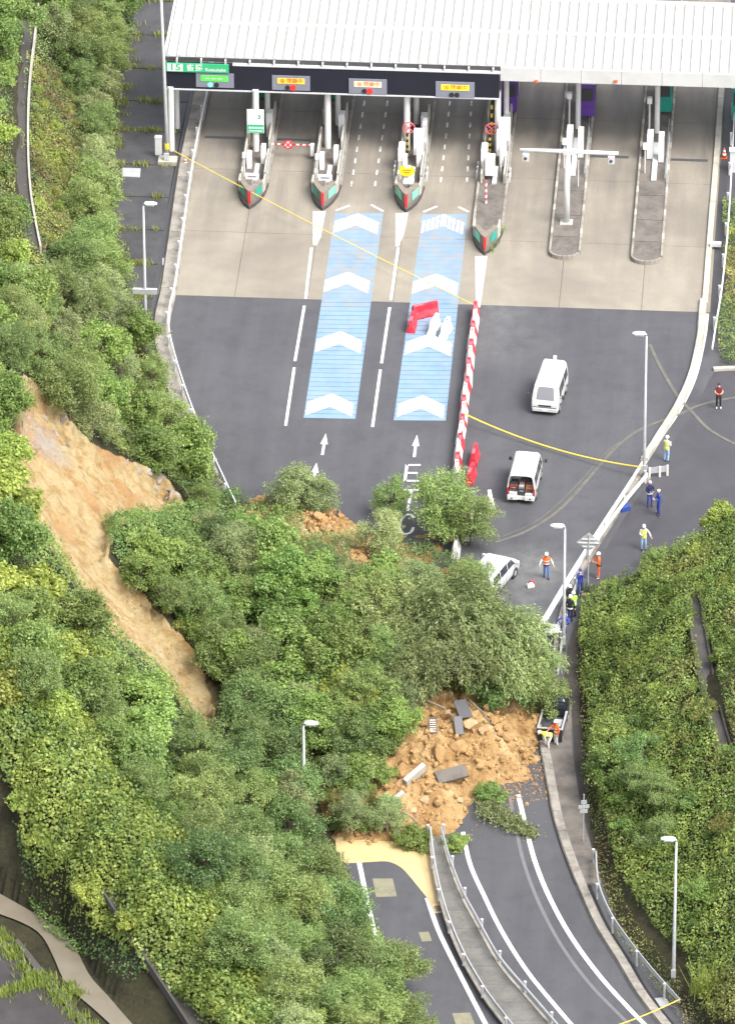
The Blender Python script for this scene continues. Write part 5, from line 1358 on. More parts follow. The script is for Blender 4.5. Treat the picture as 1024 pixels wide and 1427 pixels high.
MB().tube([(-.18, 0, .2), (-.1, 0, .36), (.1, 0, .36), (.18, 0, .2)], .015, 6).build('handle', 'black', HB)

# ================================================================== VEGETATION
def leaf_quads(pos, nrm, size, aspect, shade, droop=0.0, fold=0.12, tan=None):
    """kite-shaped leaves: base, two sides, tip"""
    N = len(pos)
    nrm = nrm / (np.linalg.norm(nrm, axis=1, keepdims=True) + 1e-9)
    if tan is None:
        t = rng.normal(size=(N, 3)); t[:, 2] -= droop * 1.5
    else:
        t = np.array(tan, float)
    t -= (t * nrm).sum(1, keepdims=True) * nrm
    t /= (np.linalg.norm(t, axis=1, keepdims=True) + 1e-9)
    b = np.cross(nrm, t)
    s = size[:, None]
    V = np.empty((N, 4, 3))
    V[:, 0] = pos - t * s * 0.5
    V[:, 1] = pos + b * s * aspect * 0.5 - t * s * 0.05 + nrm * s * fold
    V[:, 2] = pos + t * s * 0.5
    V[:, 3] = pos - b * s * aspect * 0.5 - t * s * 0.05 + nrm * s * fold
    return V.reshape(-1, 3), shade
def leaf_mesh(name, V, shade):
    n = len(V) // 4
    me = mesh_np(name, V, n)
    a = me.attributes.new('shade', 'FLOAT', 'FACE'); a.data.foreach_set('value', np.asarray(shade, np.float32))
    return me
LM = {
    'broad': leafmat('leaf_broad', (0.105, 0.18, 0.04), (0.34, 0.45, 0.125), 0.48),
    'fine': leafmat('leaf_fine', (0.12, 0.18, 0.05), (0.37, 0.46, 0.155), 0.48),
    'pale': leafmat('leaf_pale', (0.135, 0.185, 0.065), (0.44, 0.51, 0.23), 0.46),
    'droop': leafmat('leaf_droop', (0.115, 0.17, 0.05), (0.44, 0.51, 0.21), 0.46),
    'dark': leafmat('leaf_dark', (0.08, 0.14, 0.045), (0.25, 0.35, 0.11), 0.46),
    'yellow': leafmat('leaf_yellow', (0.155, 0.22, 0.04), (0.46, 0.53, 0.125), 0.5),
    'olive': leafmat('leaf_olive', (0.14, 0.155, 0.038), (0.4, 0.4, 0.115), 0.46),
    'dry': leafmat('leaf_dry', (0.16, 0.13, 0.05), (0.4, 0.34, 0.145), 0.3),
}
def sphere_dirs(n):
    d = rng.normal(size=(n, 3)); return d / np.linalg.norm(d, axis=1, keepdims=True)
def make_tree(kind, R, H, nl, nleaf, leaf, aspect, mat, droop=0.0, twig=0.0, zc=0.52, zr=0.42, spray=False):
    """returns (crown mesh, trunk mesh); trunk base at the origin"""
    # clumps of leaves through the crown, unequal in size, gaps between them
    cs = []
    tries = 0
    while len(cs) < nl and tries < 6000:
        tries += 1
        d = sphere_dirs(1)[0]
        if d[2] < -0.75: continue
        rr = rng.uniform(0.3, 1.0) ** 0.6
        wob_ = 1 + 0.25 * math.sin(3 * math.atan2(d[1], d[0]) + R * 7)
        c = np.array([d[0] * R * rr * wob_, d[1] * R * rr * wob_, H * zc + d[2] * H * zr * rr])
        r = R * rng.uniform(0.15, 0.36)
        if all(np.linalg.norm(c - q[0]) > 0.75 * min(r, q[1]) for q in cs): cs.append((c, r))
    P_, N_, S_, Z_, T_ = [], [], [], [], []
    tot = sum(q[1] ** 2 for q in cs)
    for c, r in cs:
        n = int(nleaf * r * r / tot)
        cl = rng.uniform(-0.2, 0.2)
        if spray:
            na = max(6, n // 34)
            az0 = math.atan2(c[1], c[0])
            for _ in range(na):
                az = az0 + rng.normal() * 1.1; L = r * rng.uniform(1.2, 2.3); m = int(rng.integers(26, 42))
                t = rng.random(m); dirv = np.array([math.cos(az), math.sin(az), 0])
                up = rng.uniform(0.2, 0.7)
                p = c + dirv * (L * t)[:, None] + np.array([0, 0, 1.0]) * (L * (up * t - droop * 0.75 * t * t))[:, None] + rng.normal(size=(m, 3)) * leaf * 0.42
                p[:, 2] += rng.uniform(-.3, .5) * r
                tg = dirv + np.array([0, 0, 1.0]) * (up - 1.5 * droop * t)[:, None] + rng.normal(size=(m, 3)) * 0.5
                P_.append(p); T_.append(tg); N_.append(np.array([0, 0, 0.8]) + dirv * 0.35 + rng.normal(size=(m, 3)) * 0.4)
                Z_.append(np.clip(0.48 + cl + rng.normal() * .08 + rng.normal(size=m) * 0.2, 0, 1)); S_.append(leaf * rng.uniform(0.65, 1.25, m))
            continue
        d = sphere_dirs(n)
        keep = (d[:, 2] > -0.3) | (rng.random(n) < 0.3)
        d = d[keep]; n = len(d)
        lump = 1 + 0.3 * np.sin(d[:, 0] * 5 + c[0] * 3) * np.cos(d[:, 1] * 4 + c[1] * 2) + 0.2 * np.sin(d[:, 2] * 9 + c[2])
        rad = r * lump * (1 - 0.5 * rng.random(n) ** 2.0) + rng.random(n) ** 5 * r * 0.5
        p = c + d * rad[:, None] * np.array([1, 1, 0.85])
        if droop > 0: p[:, 2] -= droop * (rad / r) ** 2 * r * 0.5 * np.hypot(d[:, 0], d[:, 1])
        P_.append(p); T_.append(rng.normal(size=(n, 3)) + d * .6 - np.array([0, 0, droop])); N_.append(d * 0.5 + np.array([0, 0, 0.55]) + rng.normal(size=(n, 3)) * 0.45)
        Z_.append(np.clip(0.45 + cl + rng.normal(size=n) * 0.24, 0, 1)); S_.append(leaf * rng.uniform(0.6, 1.3, n))
    # loose twigs that break the outline
    for _ in range(int(twig)):
        c, r = cs[rng.integers(len(cs))]
        d = sphere_dirs(1)[0]; d[2] = abs(d[2]) * 0.9 - 0.1
        n = int(rng.integers(14, 30)); t = rng.uniform(0.7, 2.1, n)
        p = c + d * r * t[:, None] + rng.normal(size=(n, 3)) * leaf * 0.7
        p[:, 2] -= (t - 0.8) ** 2 * r * (0.25 + droop * .6)
        P_.append(p); T_.append(d + rng.normal(size=(n, 3)) * .6); N_.append(np.array([0, 0, 0.8]) + d * 0.3 + rng.normal(size=(n, 3)) * 0.5)
        Z_.append(np.clip(0.62 + rng.normal(size=n) * 0.2, 0, 1)); S_.append(leaf * rng.uniform(0.7, 1.3, n))
    V, sh = leaf_quads(np.concatenate(P_), np.concatenate(N_), np.concatenate(S_), aspect, np.concatenate(Z_), droop, tan=np.concatenate(T_))
    cme = leaf_mesh('crown_' + kind, V, sh); cme.materials.append(LM[mat])
    mb = MB()
    r0 = 0.035 + R * 0.025
    top = np.array([0, 0, H * 0.62])
    mb.tube([(0, 0, -0.6), (0.02, 0.03, H * 0.2), (0.05, -.04, H * 0.4), tuple(top)], [r0 * 1.3, r0, r0 * .75, r0 * .4], 7)
    for c, r in cs:
        t = rng.uniform(0.2, 0.8); s = np.array([0, 0, H * 0.62 * t]); m_ = (s + c) / 2 + np.array([0, 0, 0.05 * H])
        mb.tube([tuple(s), tuple(m_), tuple(c)], [r0 * .5, r0 * .3, r0 * .12], 5)
    tme = bpy.data.meshes.new('trunk_' + kind); tme.from_pydata(mb.v, [], mb.f); tme.update(); tme.materials.append(MT['pale_bark' if droop else 'bark'])
    return cme, tme
PROTO = {}
def proto(key, n, *a, **k): PROTO[key] = [make_tree(key, *a, **k) for _ in range(n)]
proto('broad', 4, 1.9, 3.9, 34, 12000, 0.165, 0.8, 'broad', twig=60)
proto('fine', 4, 1.7, 4.6, 40, 15500, 0.112, 0.6, 'fine', twig=80)
proto('pale', 3, 1.8, 3.8, 34, 13000, 0.135, 0.45, 'pale', droop=0.5, twig=80)
proto('dark', 2, 1.9, 3.9, 34, 12500, 0.135, 0.6, 'dark', twig=60)
proto('droop', 3, 2.5, 4.0, 30, 15000, 0.2, 0.32, 'droop', droop=1.1, twig=40, spray=True, zc=.55, zr=.36)
proto('yellow', 2, 1.3, 2.0, 20, 6600, 0.15, 0.8, 'yellow', twig=40, zc=.42, zr=.42)
proto('bush', 3, 1.2, 1.7, 20, 7000, 0.135, 0.7, 'broad', twig=40, zc=.42, zr=.42)
proto('olive', 2, 1.2, 1.6, 20, 7000, 0.105, 0.5, 'olive', twig=44, zc=.42, zr=.42)
proto('kudzu', 3, 1.8, 2.2, 30, 9500, 0.2, 0.9, 'yellow', twig=24, zc=.42, zr=.42)
HT = {'broad': 3.9, 'fine': 4.6, 'pale': 3.8, 'dark': 3.9, 'droop': 4.0, 'yellow': 2.0, 'bush': 1.7, 'olive': 1.6, 'kudzu': 2.2}
ADJ = {'broad': 'broad-leaved', 'fine': 'fine-leaved', 'pale': 'pale', 'dark': 'dark green', 'yellow': 'yellow-green', 'bush': 'mid-green', 'olive': 'olive', 'kudzu': 'creeper-covered'}
def put_tree(key, px, py, sc, label, group=None, name='tree', rz=None, tilt=None, cat='tree', zfrac=0.5, on=None, squash=1.0):
    """stand a plant so that the middle of its crown is seen at the photo point"""
    H = HT[key] * sc * squash
    b = surf(px, py + H * zfrac * 19.9) if on is None else on
    v = PROTO[key][int(rng.integers(len(PROTO[key])))]
    E_ = empty(name, (b[0], b[1], b[2] - 0.1)); tag(E_, label, cat, group)
    E_.rotation_euler = (0, 0, rng.uniform(0, 6.28) if rz is None else rz)
    if tilt is not None: E_.rotation_euler = (tilt[0], tilt[1], E_.rotation_euler[2])
    s = sc * rng.uniform(0.93, 1.07)
    E_.scale = (s, s, s * squash * rng.uniform(0.92, 1.08))
    link('crown', v[0], None, E_); link('trunk', v[1], None, E_)
    return E_
SCAV = [(60, 600), (250, 650), (255, 700), (160, 715), (140, 775), (195, 840), (250, 890), (300, 935), (330, 975), (325, 1035), (262, 1045), (215, 985), (165, 915), (120, 865), (95, 800), (40, 700)]
def fill(poly, spacing, kinds, scl, label, group, name='tree', cat='tree', avoid=(), squash=1.0, zfrac=0.5, lean=0.0):
    """plants crowd an area of the slope without order"""
    xs = [p[0] for p in poly]; ys = [p[1] for p in poly]
    pts = []; tries = 0
    while tries < 1500:
        tries += 1
        x = rng.uniform(min(xs), max(xs)); y = rng.uniform(min(ys), max(ys))
        if not inpoly(np.array([x]), np.array([y]), poly)[0]: continue
        if any(inpoly(np.array([x]), np.array([y]), a)[0] for a in tuple(avoid) + (SCAV,)): continue
        if any((x - a) ** 2 + ((y - b) * 1.25) ** 2 < spacing ** 2 for a, b in pts): continue
        pts.append((x, y))
    for x, y in pts:
        k = kinds[int(rng.integers(len(kinds)))]
        put_tree(k, x, y, rng.uniform(*scl), ADJ[k] + ' ' + label, group, name, cat=cat, squash=squash, zfrac=zfrac, rz=rng.uniform(-.6, .6) if lean else None, tilt=(rng.normal() * lean * .6, lean * rng.uniform(.2, 1.4)) if lean else None)
    return len(pts)
def carpet(name, poly, dens, leaf, aspect, mats, lump, label, seed=0, lscale=0.8, base=0.12, yellowing=0.0, avoid=(), hmax=1.2, droop=0.2):
    """creepers and low scrub: leaves lying over an uneven cushion on the slope"""
    q = [surf(a, b) for a, b in poly]
    x0, x1 = min(p[0] for p in q) - 2, max(p[0] for p in q) + 2; y0, y1 = min(p[1] for p in q) - 4, max(p[1] for p in q) + 4
    x0, x1, y0, y1 = max(x0, GX0 + 1), min(x1, GX1 - 1), max(y0, GY0 + 1), min(y1, GY1 - 1)
    dens = dens * 1.9; leaf = leaf * 0.7
    n = int((x1 - x0) * (y1 - y0) * dens)
    X = rng.uniform(x0, x1, n); Y = rng.uniform(y0, y1, n)
    Zg = hz(X, Y)
    px, py = proj(np.stack([X, Y, Zg], -1))
    wob = (fbm(px / 22, py / 22, 3, seed + 5) - .45) * 26
    k = inpoly(px + wob, py + wob, poly)
    for a in avoid: k &= ~inpoly(px + wob * .5, py + wob * .5, a)
    X, Y, Zg = X[k], Y[k], Zg[k]
    def cushion(X, Y):
        a = np.abs(fbm(X * lscale, Y * lscale, 3, seed) * 2 - 0.95); b = fbm(X * lscale * 3.1, Y * lscale * 3.1, 3, seed + 3)
        return base + lump * np.clip(1.0 - a * 1.9, 0, 1) * 0.75 + lump * 0.55 * np.clip(b - .2, 0, 1)
    h = cushion(X, Y); e = 0.12
    hx = (hz(X + .4, Y) - hz(X - .4, Y)) / .8 + (cushion(X + e, Y) - cushion(X - e, Y)) / (2 * e); hy = (hz(X, Y + .4) - hz(X, Y - .4)) / .8 + (cushion(X, Y + e) - cushion(X, Y - e)) / (2 * e)
    N = np.stack([-hx * .7, -hy * .7, np.ones_like(hx)], 1); N /= np.linalg.norm(N, axis=1, keepdims=True)
    n = len(X)
    dep = rng.random(n) ** 2.5
    pos = np.stack([X, Y, Zg + h * (1 - 0.75 * dep) + rng.random(n) ** 5 * 0.35 * lump], 1)
    N = N + rng.normal(size=(n, 3)) * 0.38
    tone = fbm(X * .5, Y * .5, 3, seed + 11)
    sh = np.clip(0.44 + (tone - .45) * 1.7 + (fbm(X * 2.2, Y * 2.2, 2, seed + 31) - .4) * .7 + rng.normal(size=n) * .18, 0, 1)
    V, sh = leaf_quads(pos, N, leaf * rng.uniform(.6, 1.35, n), aspect, sh, droop)
    me = leaf_mesh(name, V, sh)
    for m in mats: me.materials.append(LM[m])
    if len(mats) > 1:
        sel = fbm(X * .33 + 7, Y * .33, 3, seed + 23) + rng.normal(size=n) * .05
        idx = np.clip(((sel - .3) / .32 * len(mats)).astype(int), 0, len(mats) - 1)
        me.polygons.foreach_set('material_index', idx.astype(np.int32))
    o = link(name, me, None); tag(o, label, None, None, 'stuff')
    return o

# ---- slopes: creeper and undergrowth
carpet('undergrowth', [(-40, -30), (205, -30), (170, 110), (160, 300), (190, 400), (215, 480), (245, 560), (300, 660), (255, 690), (120, 600), (20, 520), (-40, 560)], 50, 0.2, 0.5, ['dark', 'fine', 'olive', 'yellow'], 0.6, 'low green and yellowish undergrowth covering the upper left slope', 1, 0.7,
       avoid=[[(36, -40), (54, -40), (40, 60), (34, 120), (30, 200), (38, 300), (22, 300), (18, 200), (22, 110)]])
carpet('undergrowth', [(-40, 560), (20, 560), (25, 690), (70, 760), (110, 815), (160, 890), (230, 950), (270, 1010), (330, 1060), (420, 1130), (500, 1260), (600, 1450), (330, 1470), (240, 1330), (130, 1180), (60, 1090), (-40, 1030)], 55, 0.22, 0.75, ['broad', 'yellow', 'broad', 'dark'], 1.1, 'creeper and undergrowth covering the slope left of the landslide scar', 2, 0.5)
carpet('kudzu', [(-30, 965), (90, 985), (185, 1075),  (265, 1180), (340, 1290), (430, 1450), (330, 1470), (255, 1410), (210, 1365), (165, 1330), (110, 1300), (60, 1250), (30, 1190), (20, 1120), (-30, 1075)], 110, 0.24, 0.9, ['yellow', 'broad', 'yellow', 'yellow'], 1.5, 'bright green kudzu draped along the lower left ridge', 3, 0.45)
carpet('creeper', [(20, 1150), (60, 1230), (110, 1280), (160, 1320), (215, 1360), (185, 1375), (140, 1350), (95, 1325), (60, 1300), (30, 1250)], 60, 0.2, 0.9, ['dark', 'dark', 'broad'], 0.5, 'darker creeper hanging down the bank above the muddy channel', 4, 0.6)
carpet('shrub_cover', [(800, 848), (838, 832), (880, 806), (960, 765), (1060, 695), (1060, 1450), (990, 1440), (948, 1335), (888, 1270), (846, 1190), (824, 1100), (813, 1000), (809, 900)], 130, 0.19, 0.75, ['yellow', 'broad', 'yellow', 'yellow', 'broad', 'yellow', 'olive'], 1.1, 'dense low yellow-green shrubs covering the right bank', 5, 0.9,
       avoid=[[(962, 845), (974, 845), (1002, 960), (1024, 1060), (1006, 1065), (988, 1000), (972, 920)]])
carpet('undergrowth', [(255, 740), (330, 690), (420, 720), (520, 760), (600, 770), (660, 800), (720, 880), (775, 960), (700, 985), (640, 975), (590, 985), (560, 1010), (520, 1100), (470, 1130), (440, 1120), (400, 1030), (330, 1000), (290, 940), (235, 850)], 85, 0.19, 0.6, ['broad', 'dark', 'fine', 'pale'], 1.0, 'torn undergrowth carried down on the landslide mass', 6, 0.6,
       avoid=[[(425, 708), (480, 708), (480, 750), (425, 748)], [(485, 765), (530, 765), (530, 795), (485, 795)], [(400, 990), (440, 1000), (470, 1120), (420, 1120)], [(590, 728), (612, 735), (600, 762), (578, 752)]])
carpet('undergrowth', [(140, 732), (255, 715), (330, 690), (330, 760), (310, 850), (300, 940), (262, 890), (222, 838), (165, 790)], 120, 0.19, 0.7, ['broad', 'dark', 'broad'], 0.9, 'undergrowth between the scar and the slide mass', 8, 0.7)
carpet('undergrowth', [(120, 590), (165, 600), (240, 630), (300, 665), (320, 710), (270, 715), (245, 680), (205, 650), (150, 630)], 120, 0.18, 0.6, ['fine', 'dark', 'broad'], 0.7, 'undergrowth along the upper right rim of the scar', 9, 0.7)
carpet('verge_litter', [(803, 890), (818, 900), (826, 1040), (836, 1130), (850, 1200), (880, 1280), (945, 1370), (1000, 1440), (960, 1440), (905, 1370), (855, 1300), (832, 1220), (818, 1130), (808, 1040)], 45, 0.15, 0.7, ['olive', 'dark', 'dry'], 0.3, 'dead leaves and low weeds along the foot of the right bank', 10, 1.2)
carpet('dry_grass', [(46, 95), (85, 100), (118, 170), (122, 260), (112, 345), (60, 360), (46, 250)], 150, 0.2, 0.3, ['dry', 'olive', 'yellow', 'dry'], 0.45, 'dry yellowish grass on the open strip of the upper left slope', 12, 1.1)
carpet('hedge_plants', [(1008, 285), (1060, 285), (1060, 505), (1000, 505), (1004, 420), (1010, 350)], 120, 0.16, 0.8, ['olive', 'yellow', 'dark'], 0.7, 'green and brownish hedge planting at the right edge', 7, 0.9)

# ---- trees crowding the slopes
SC_POLY = SCARPX
UPL = [(60, -20), (175, -20), (160, 60), (145, 150), (135, 240), (140, 330), (165, 400), (110, 430), (20, 440), (25, 400), (120, 345), (132, 240), (128, 170), (100, 110), (75, 60)]
fill(UPL, 33, ['fine', 'broad', 'fine', 'dark', 'pale'], (0.68, 0.92), 'tree crowding the upper left slope above the dark strip', 'trees on the upper left slope')
fill([(-20, -20), (25, -20), (22, 60), (15, 200), (20, 300), (50, 380), (60, 440), (-20, 520)], 46, ['yellow', 'broad', 'bush'], (0.75, 1.0), 'tree at the far upper left edge beyond the drain channel', 'trees beyond the upper drain')
fill([(48, 100), (105, 130), (95, 330), (45, 330)], 22, ['yellow', 'olive', 'olive'], (0.3, 0.5), 'low scrub bush on the dry strip of the upper left slope', 'scrub on the upper left slope', 'scrub_bush', 'bush')
fill([(20, 430), (175, 400), (195, 455), (222, 520), (232, 560), (272, 635), (258, 655), (225, 635), (180, 610), (120, 580), (90, 540), (45, 510), (10, 510)], 40, ['fine', 'fine', 'pale', 'broad'], (0.7, 0.92), 'tree above the head of the landslide scar', 'trees above the scar', avoid=[])
fill([(-20, 540), (15, 560), (10, 690), (45, 760), (85, 820), (130, 880), (90, 930), (-20, 920)], 50, ['kudzu', 'broad', 'kudzu'], (0.75, 0.95), 'tree left of the landslide scar', 'trees left of the scar')
fill([(-20, 880), (130, 890), (180, 930), (225, 985), (240, 1050), (190, 1070), (110, 1000), (-20, 960)], 46, ['broad', 'kudzu', 'fine', 'broad'], (0.7, 0.95), 'tree below the landslide scar above the ridge', 'trees below the scar')
fill([(300, 900), (340, 890), (400, 960), (420, 1060), (410, 1110), (300, 1090), (250, 1040)], 46, ['fine', 'fine', 'dark', 'broad'], (0.75, 1.0), 'tree beside the lower end of the scar', 'trees beside the scar foot')
fill([(270, 1090), (415, 1110), (440, 1170), (450, 1230), (472, 1300), (530, 1340), (580, 1440), (420, 1450), (340, 1330), (270, 1200)], 44, ['fine', 'fine', 'fine', 'pale', 'dark'], (0.75, 1.0), 'tree in the wood beside the left ramp', 'trees beside the left ramp')
fill([(190, 1090), (270, 1110), (350, 1250), (430, 1440), (370, 1440), (290, 1290), (220, 1190)], 54, ['broad', 'fine', 'kudzu'], (0.5, 0.72), 'tree on the near side of the lower left ridge', 'trees on the ridge')
fill([(840, 1020), (890, 1010), (930, 1120), (925, 1180), (870, 1150)], 40, ['broad', 'dark', 'bush'], (0.55, 0.75), 'small tree on the right bank behind the small road sign', 'small trees on the right bank')
fill([(840, 885), (950, 825), (1020, 765), (1020, 1400), (960, 1320), (930, 1200), (900, 1000)], 62, ['bush', 'olive', 'yellow', 'bush'], (0.45, 0.75), 'rounded shrub standing out of the cover on the right bank', 'shrubs on the right bank', 'shrub', 'shrub')
# ---- trees carried down by the slide
T = 'trees carried down by the landslide'
put_tree('pale', 410, 655, 0.95, 'rounded pale tree at the top of the slide, left of the upper white arrow', T, on=surf(412, 712))
put_tree('pale', 450, 680, 0.8, 'low pale tree leaning right at the top of the slide beside the white arrow', T, on=surf(452, 712), tilt=(0, .35))
put_tree('fine', 610, 695, 1.1, 'sparse yellowish-green tree standing over the painted road letters', T, on=surf(612, 752))
put_tree('fine', 640, 715, 0.8, 'thin upright tree beside the toppled red and white barriers', T, on=surf(655, 760))
put_tree('fine', 545, 690, 0.6, 'thin light tree just left of the painted letter E', T, on=surf(548, 725))
put_tree('pale', 520, 730, 0.75, 'pale leaning tree between the two upper patches of bare clay', T, on=surf(520, 768), tilt=(.2, -.3))
put_tree('droop', 640, 860, 1.35, 'largest fallen tree with long drooping pale leaves in the middle of the slide', T, rz=.6, on=surf(640, 930))
put_tree('droop', 570, 850, 1.1, 'drooping pale-leaved tree left of the largest fallen tree', T, rz=2.2, on=surf(560, 905))
put_tree('droop', 690, 880, 1.05, 'drooping tree at the right of the slide facing the parked silver car', T, rz=4.0, on=surf(690, 940))
put_tree('droop', 610, 920, 1.0, 'drooping tree overhanging the big clay heap', T, rz=5.1, on=surf(610, 970))
put_tree('fine', 757, 965, 0.78, 'green crown reaching furthest right over the kerb above the dark truck', T, on=P(744, 1001), rz=0.0, tilt=(0, .3))
put_tree('droop', 728, 925, 0.8, 'drooping tree behind the crown that reaches over the kerb', T, rz=1.2, on=surf(720, 960))
put_tree('fine', 672, 805, 0.7, 'light green tree leaning against the silver car', T, on=surf(664, 838))
put_tree('fine', 655, 790, 0.6, 'slim light tree left of the silver car', T, on=surf(650, 835))
put_tree('dark', 690, 960, 0.75, 'dark leafy tree hanging over the right end of the clay heap', T, on=surf(690, 990))
put_tree('broad', 205, 755, 0.72, 'tree at the edge of the scar with its branches over bare clay', T, on=surf(210, 800))
put_tree('broad', 196, 792, 0.6, 'small tree at the inner bend of the scar', T, on=surf(200, 820))
put_tree('fine', 238, 835, 0.6, 'small fine-leaved tree right of the narrow part of the scar', T, on=surf(244, 862))
put_tree('broad', 282, 880, 0.6, 'leafy tree beside the lowest bend of the scar', T, on=surf(288, 905))
put_tree('broad', 265, 760, 0.85, 'broad tree right of the scar below the plaza kerb', T, on=surf(262, 815))
put_tree('pale', 330, 740, 0.85, 'pale tree against the lower end of the left kerb', T, on=surf(330, 790))
put_tree('pale', 290, 720, 0.62, 'small pale tree below the end of the left guardrail', T, on=surf(290, 755))
put_tree('broad', 330, 820, 0.9, 'bright broad-leaved tree in the middle left of the slide', T, on=surf(330, 870))
put_tree('broad', 395, 790, 0.85, 'broad tree below the upper patch of bare clay', T, on=surf(395, 840))
put_tree('dark', 455, 775, 0.6, 'low dark tree between two bare clay patches', T, on=surf(450, 808))
put_tree('broad', 400, 880, 0.95, 'bright leafy tree in the centre left of the slide', T, on=surf(400, 935))
put_tree('broad', 470, 890, 0.85, 'bushy tree left of the drooping fallen trees', T, on=surf(470, 940))
put_tree('kudzu', 490, 960, 1.05, 'creeper-covered mound of leaves below the drooping trees', T, on=surf(490, 990))
put_tree('kudzu', 545, 990, 0.8, 'creeper-covered bush left of the clay heap', T, on=surf(545, 1015))
put_tree('broad', 440, 980, 0.85, 'leafy tree above the half-buried street lamp', T, on=surf(440, 1030))
put_tree('bush', 500, 1060, 0.95, 'low leafy bush on bare soil right of the half-buried lamp', T, on=surf(500, 1085))
put_tree('bush', 455, 1050, 0.9, 'small bush beside the half-buried lamp pole', T, on=surf(462, 1075))
put_tree('pale', 490, 1125, 0.6, 'greyish shrub with bare twigs at the lower left of the clay heap', T, on=surf(490, 1150))
put_tree('bush', 580, 1170, 0.75, 'leafy bush at the foot of the heap left of the median rails', T, on=surf(575, 1180))
put_tree('bush', 630, 1168, 0.6, 'small bush pushed against the head of the median rails', T, on=surf(632, 1183))
put_tree('bush', 680, 1100, 0.65, 'torn green bush lying on the clay near the ramp lines', T, on=surf(680, 1118))
put_tree('pale', 580, 790, 0.7, 'pale tree above the drooping trees, below the road letters', T, on=surf(585, 835))
put_tree('broad', 345, 900, 0.8, 'leafy tree between the scar foot and the slide', T, on=surf(345, 950))
put_tree('yellow', 265, 860, 0.6, 'yellowish bush at the right edge of the scar', T, on=surf(265, 880))
put_tree('fine', 300, 700, 0.5, 'twiggy tree leaning over the bare kerb above the scar', T, on=surf(292, 725), tilt=(0, .4))
put_tree('fine', 565, 1330, 0.85, 'light green tree reaching over the left ramp', 'trees beside the left ramp', on=surf(552, 1385))
SL = [(255, 770), (300, 730), (360, 745), (420, 770), (470, 800), (540, 800), (560, 830), (520, 900), (560, 960), (540, 1010), (470, 1050), (430, 1010), (360, 960), (300, 900), (250, 830)]
fill(SL, 38, ['broad', 'fine', 'pale', 'broad', 'dark'], (0.6, 0.9), 'tree in the tangle carried down by the landslide', T, lean=.4)
fill([(455, 1080), (540, 1035), (552, 1100), (540, 1150), (470, 1158)], 30, ['bush', 'pale', 'olive', 'bush'], (0.5, 0.7), 'bush in the tangle at the left of the clay heap', T, 'shrub', 'shrub')
fill([(15, 1080), (60, 1060), (140, 1150), (200, 1240), (190, 1290), (110, 1250), (40, 1160)], 60, ['kudzu', 'kudzu', 'yellow'], (0.4, 0.6), 'mound of kudzu on the lower left ridge', 'kudzu mounds on the ridge', 'kudzu_mound', 'plant')
put_tree('fine', 912, 780, 0.36, 'slender sapling at the edge of the side lot below the lone worker', None, on=surf(912, 796))
put_tree('yellow', 1004, 735, 0.85, 'bright rounded shrub topping the right bank at the right edge', 'shrubs on the right bank', 'shrub', cat='shrub', on=P(1006, 735, 4.0))
put_tree('yellow', 975, 770, 0.6, 'bright shrub just below the topmost shrub of the right bank', 'shrubs on the right bank', 'shrub', cat='shrub')
put_tree('bush', 858, 815, 0.5, 'green rounded shrub at the tip of the right bank near the orange worker', 'shrubs on the right bank', 'shrub', cat='shrub')
for (a0, b0), (a1, b1), r_, lb_ in (((590, 985), (640, 1012), .07, 'bare broken trunk sticking out at the top left of the clay heap'), ((655, 985), (690, 1030), .05, 'thin bare branch lying down the upper right of the clay heap'), ((540, 1135), (590, 1160), .06, 'bare branch at the lower left of the clay heap'), ((470, 1150), (520, 1168), .05, 'tangle branch beside the greyish shrub above the mud')):
    q0, q1 = surf(a0, b0) + np.array([0, 0, .35]), surf(a1, b1) + np.array([0, 0, .15]); md_ = (q0 + q1) / 2 + np.array([.1, .1, .2])
    FT = empty('fallen_branch', tuple(q0), 0, lb_, 'branch', 'bare branches on the heap')
    MB().tube([(0, 0, 0), tuple(md_ - q0), tuple(q1 - q0)], [r_, r_ * .8, r_ * .4], 7).build('stem', 'pale_bark', FT)
    for k_ in range(5):
        t_ = rng.uniform(.3, .95); c_ = (q1 - q0) * t_ + np.array([0, 0, .1]); MB().tube([tuple(c_), tuple(c_ + rng.normal(size=3) * np.array([.4, .5, .15]) + np.array([0, 0, .25]))], [r_ * .4, r_ * .15], 5).build('twig', 'pale_bark', FT)
# fallen branch on the ramp
FB = empty('fallen_branch', tuple(P(690, 1140, 0))); tag(FB, 'leafy branch lying across the white line of the right ramp', 'branch')
n = 2600
t = rng.random(n)
ang = rng.normal(size=n) * .5
bx0, bx1 = P(672, 1130) - P(690, 1140), P(745, 1166) - P(690, 1140)
cen = bx0 + (bx1 - bx0) * t[:, None]
pos = cen + rng.normal(size=(n, 3)) * np.array([.25, .55, .12]) * (1.1 - .6 * t)[:, None]
pos[:, 2] = np.abs(pos[:, 2]) + .1 + .25 * (1 - t)
V, sh = leaf_quads(pos, np.array([0, 0, .8]) + rng.normal(size=(n, 3)) * .5, .2 * rng.uniform(.7, 1.3, n), .4, np.clip(.4 + rng.normal(size=n) * .22, 0, 1))
me = leaf_mesh('foliage', V, sh); me.materials.append(LM['pale']); link('foliage', me, None, FB)
MB().tube([tuple(bx0 + np.array([0, 0, .2])), (0, 0, .12), tuple(bx1 + np.array([0, 0, .05]))], [.06, .04, .012], 6).build('stem', 'bark', FB)

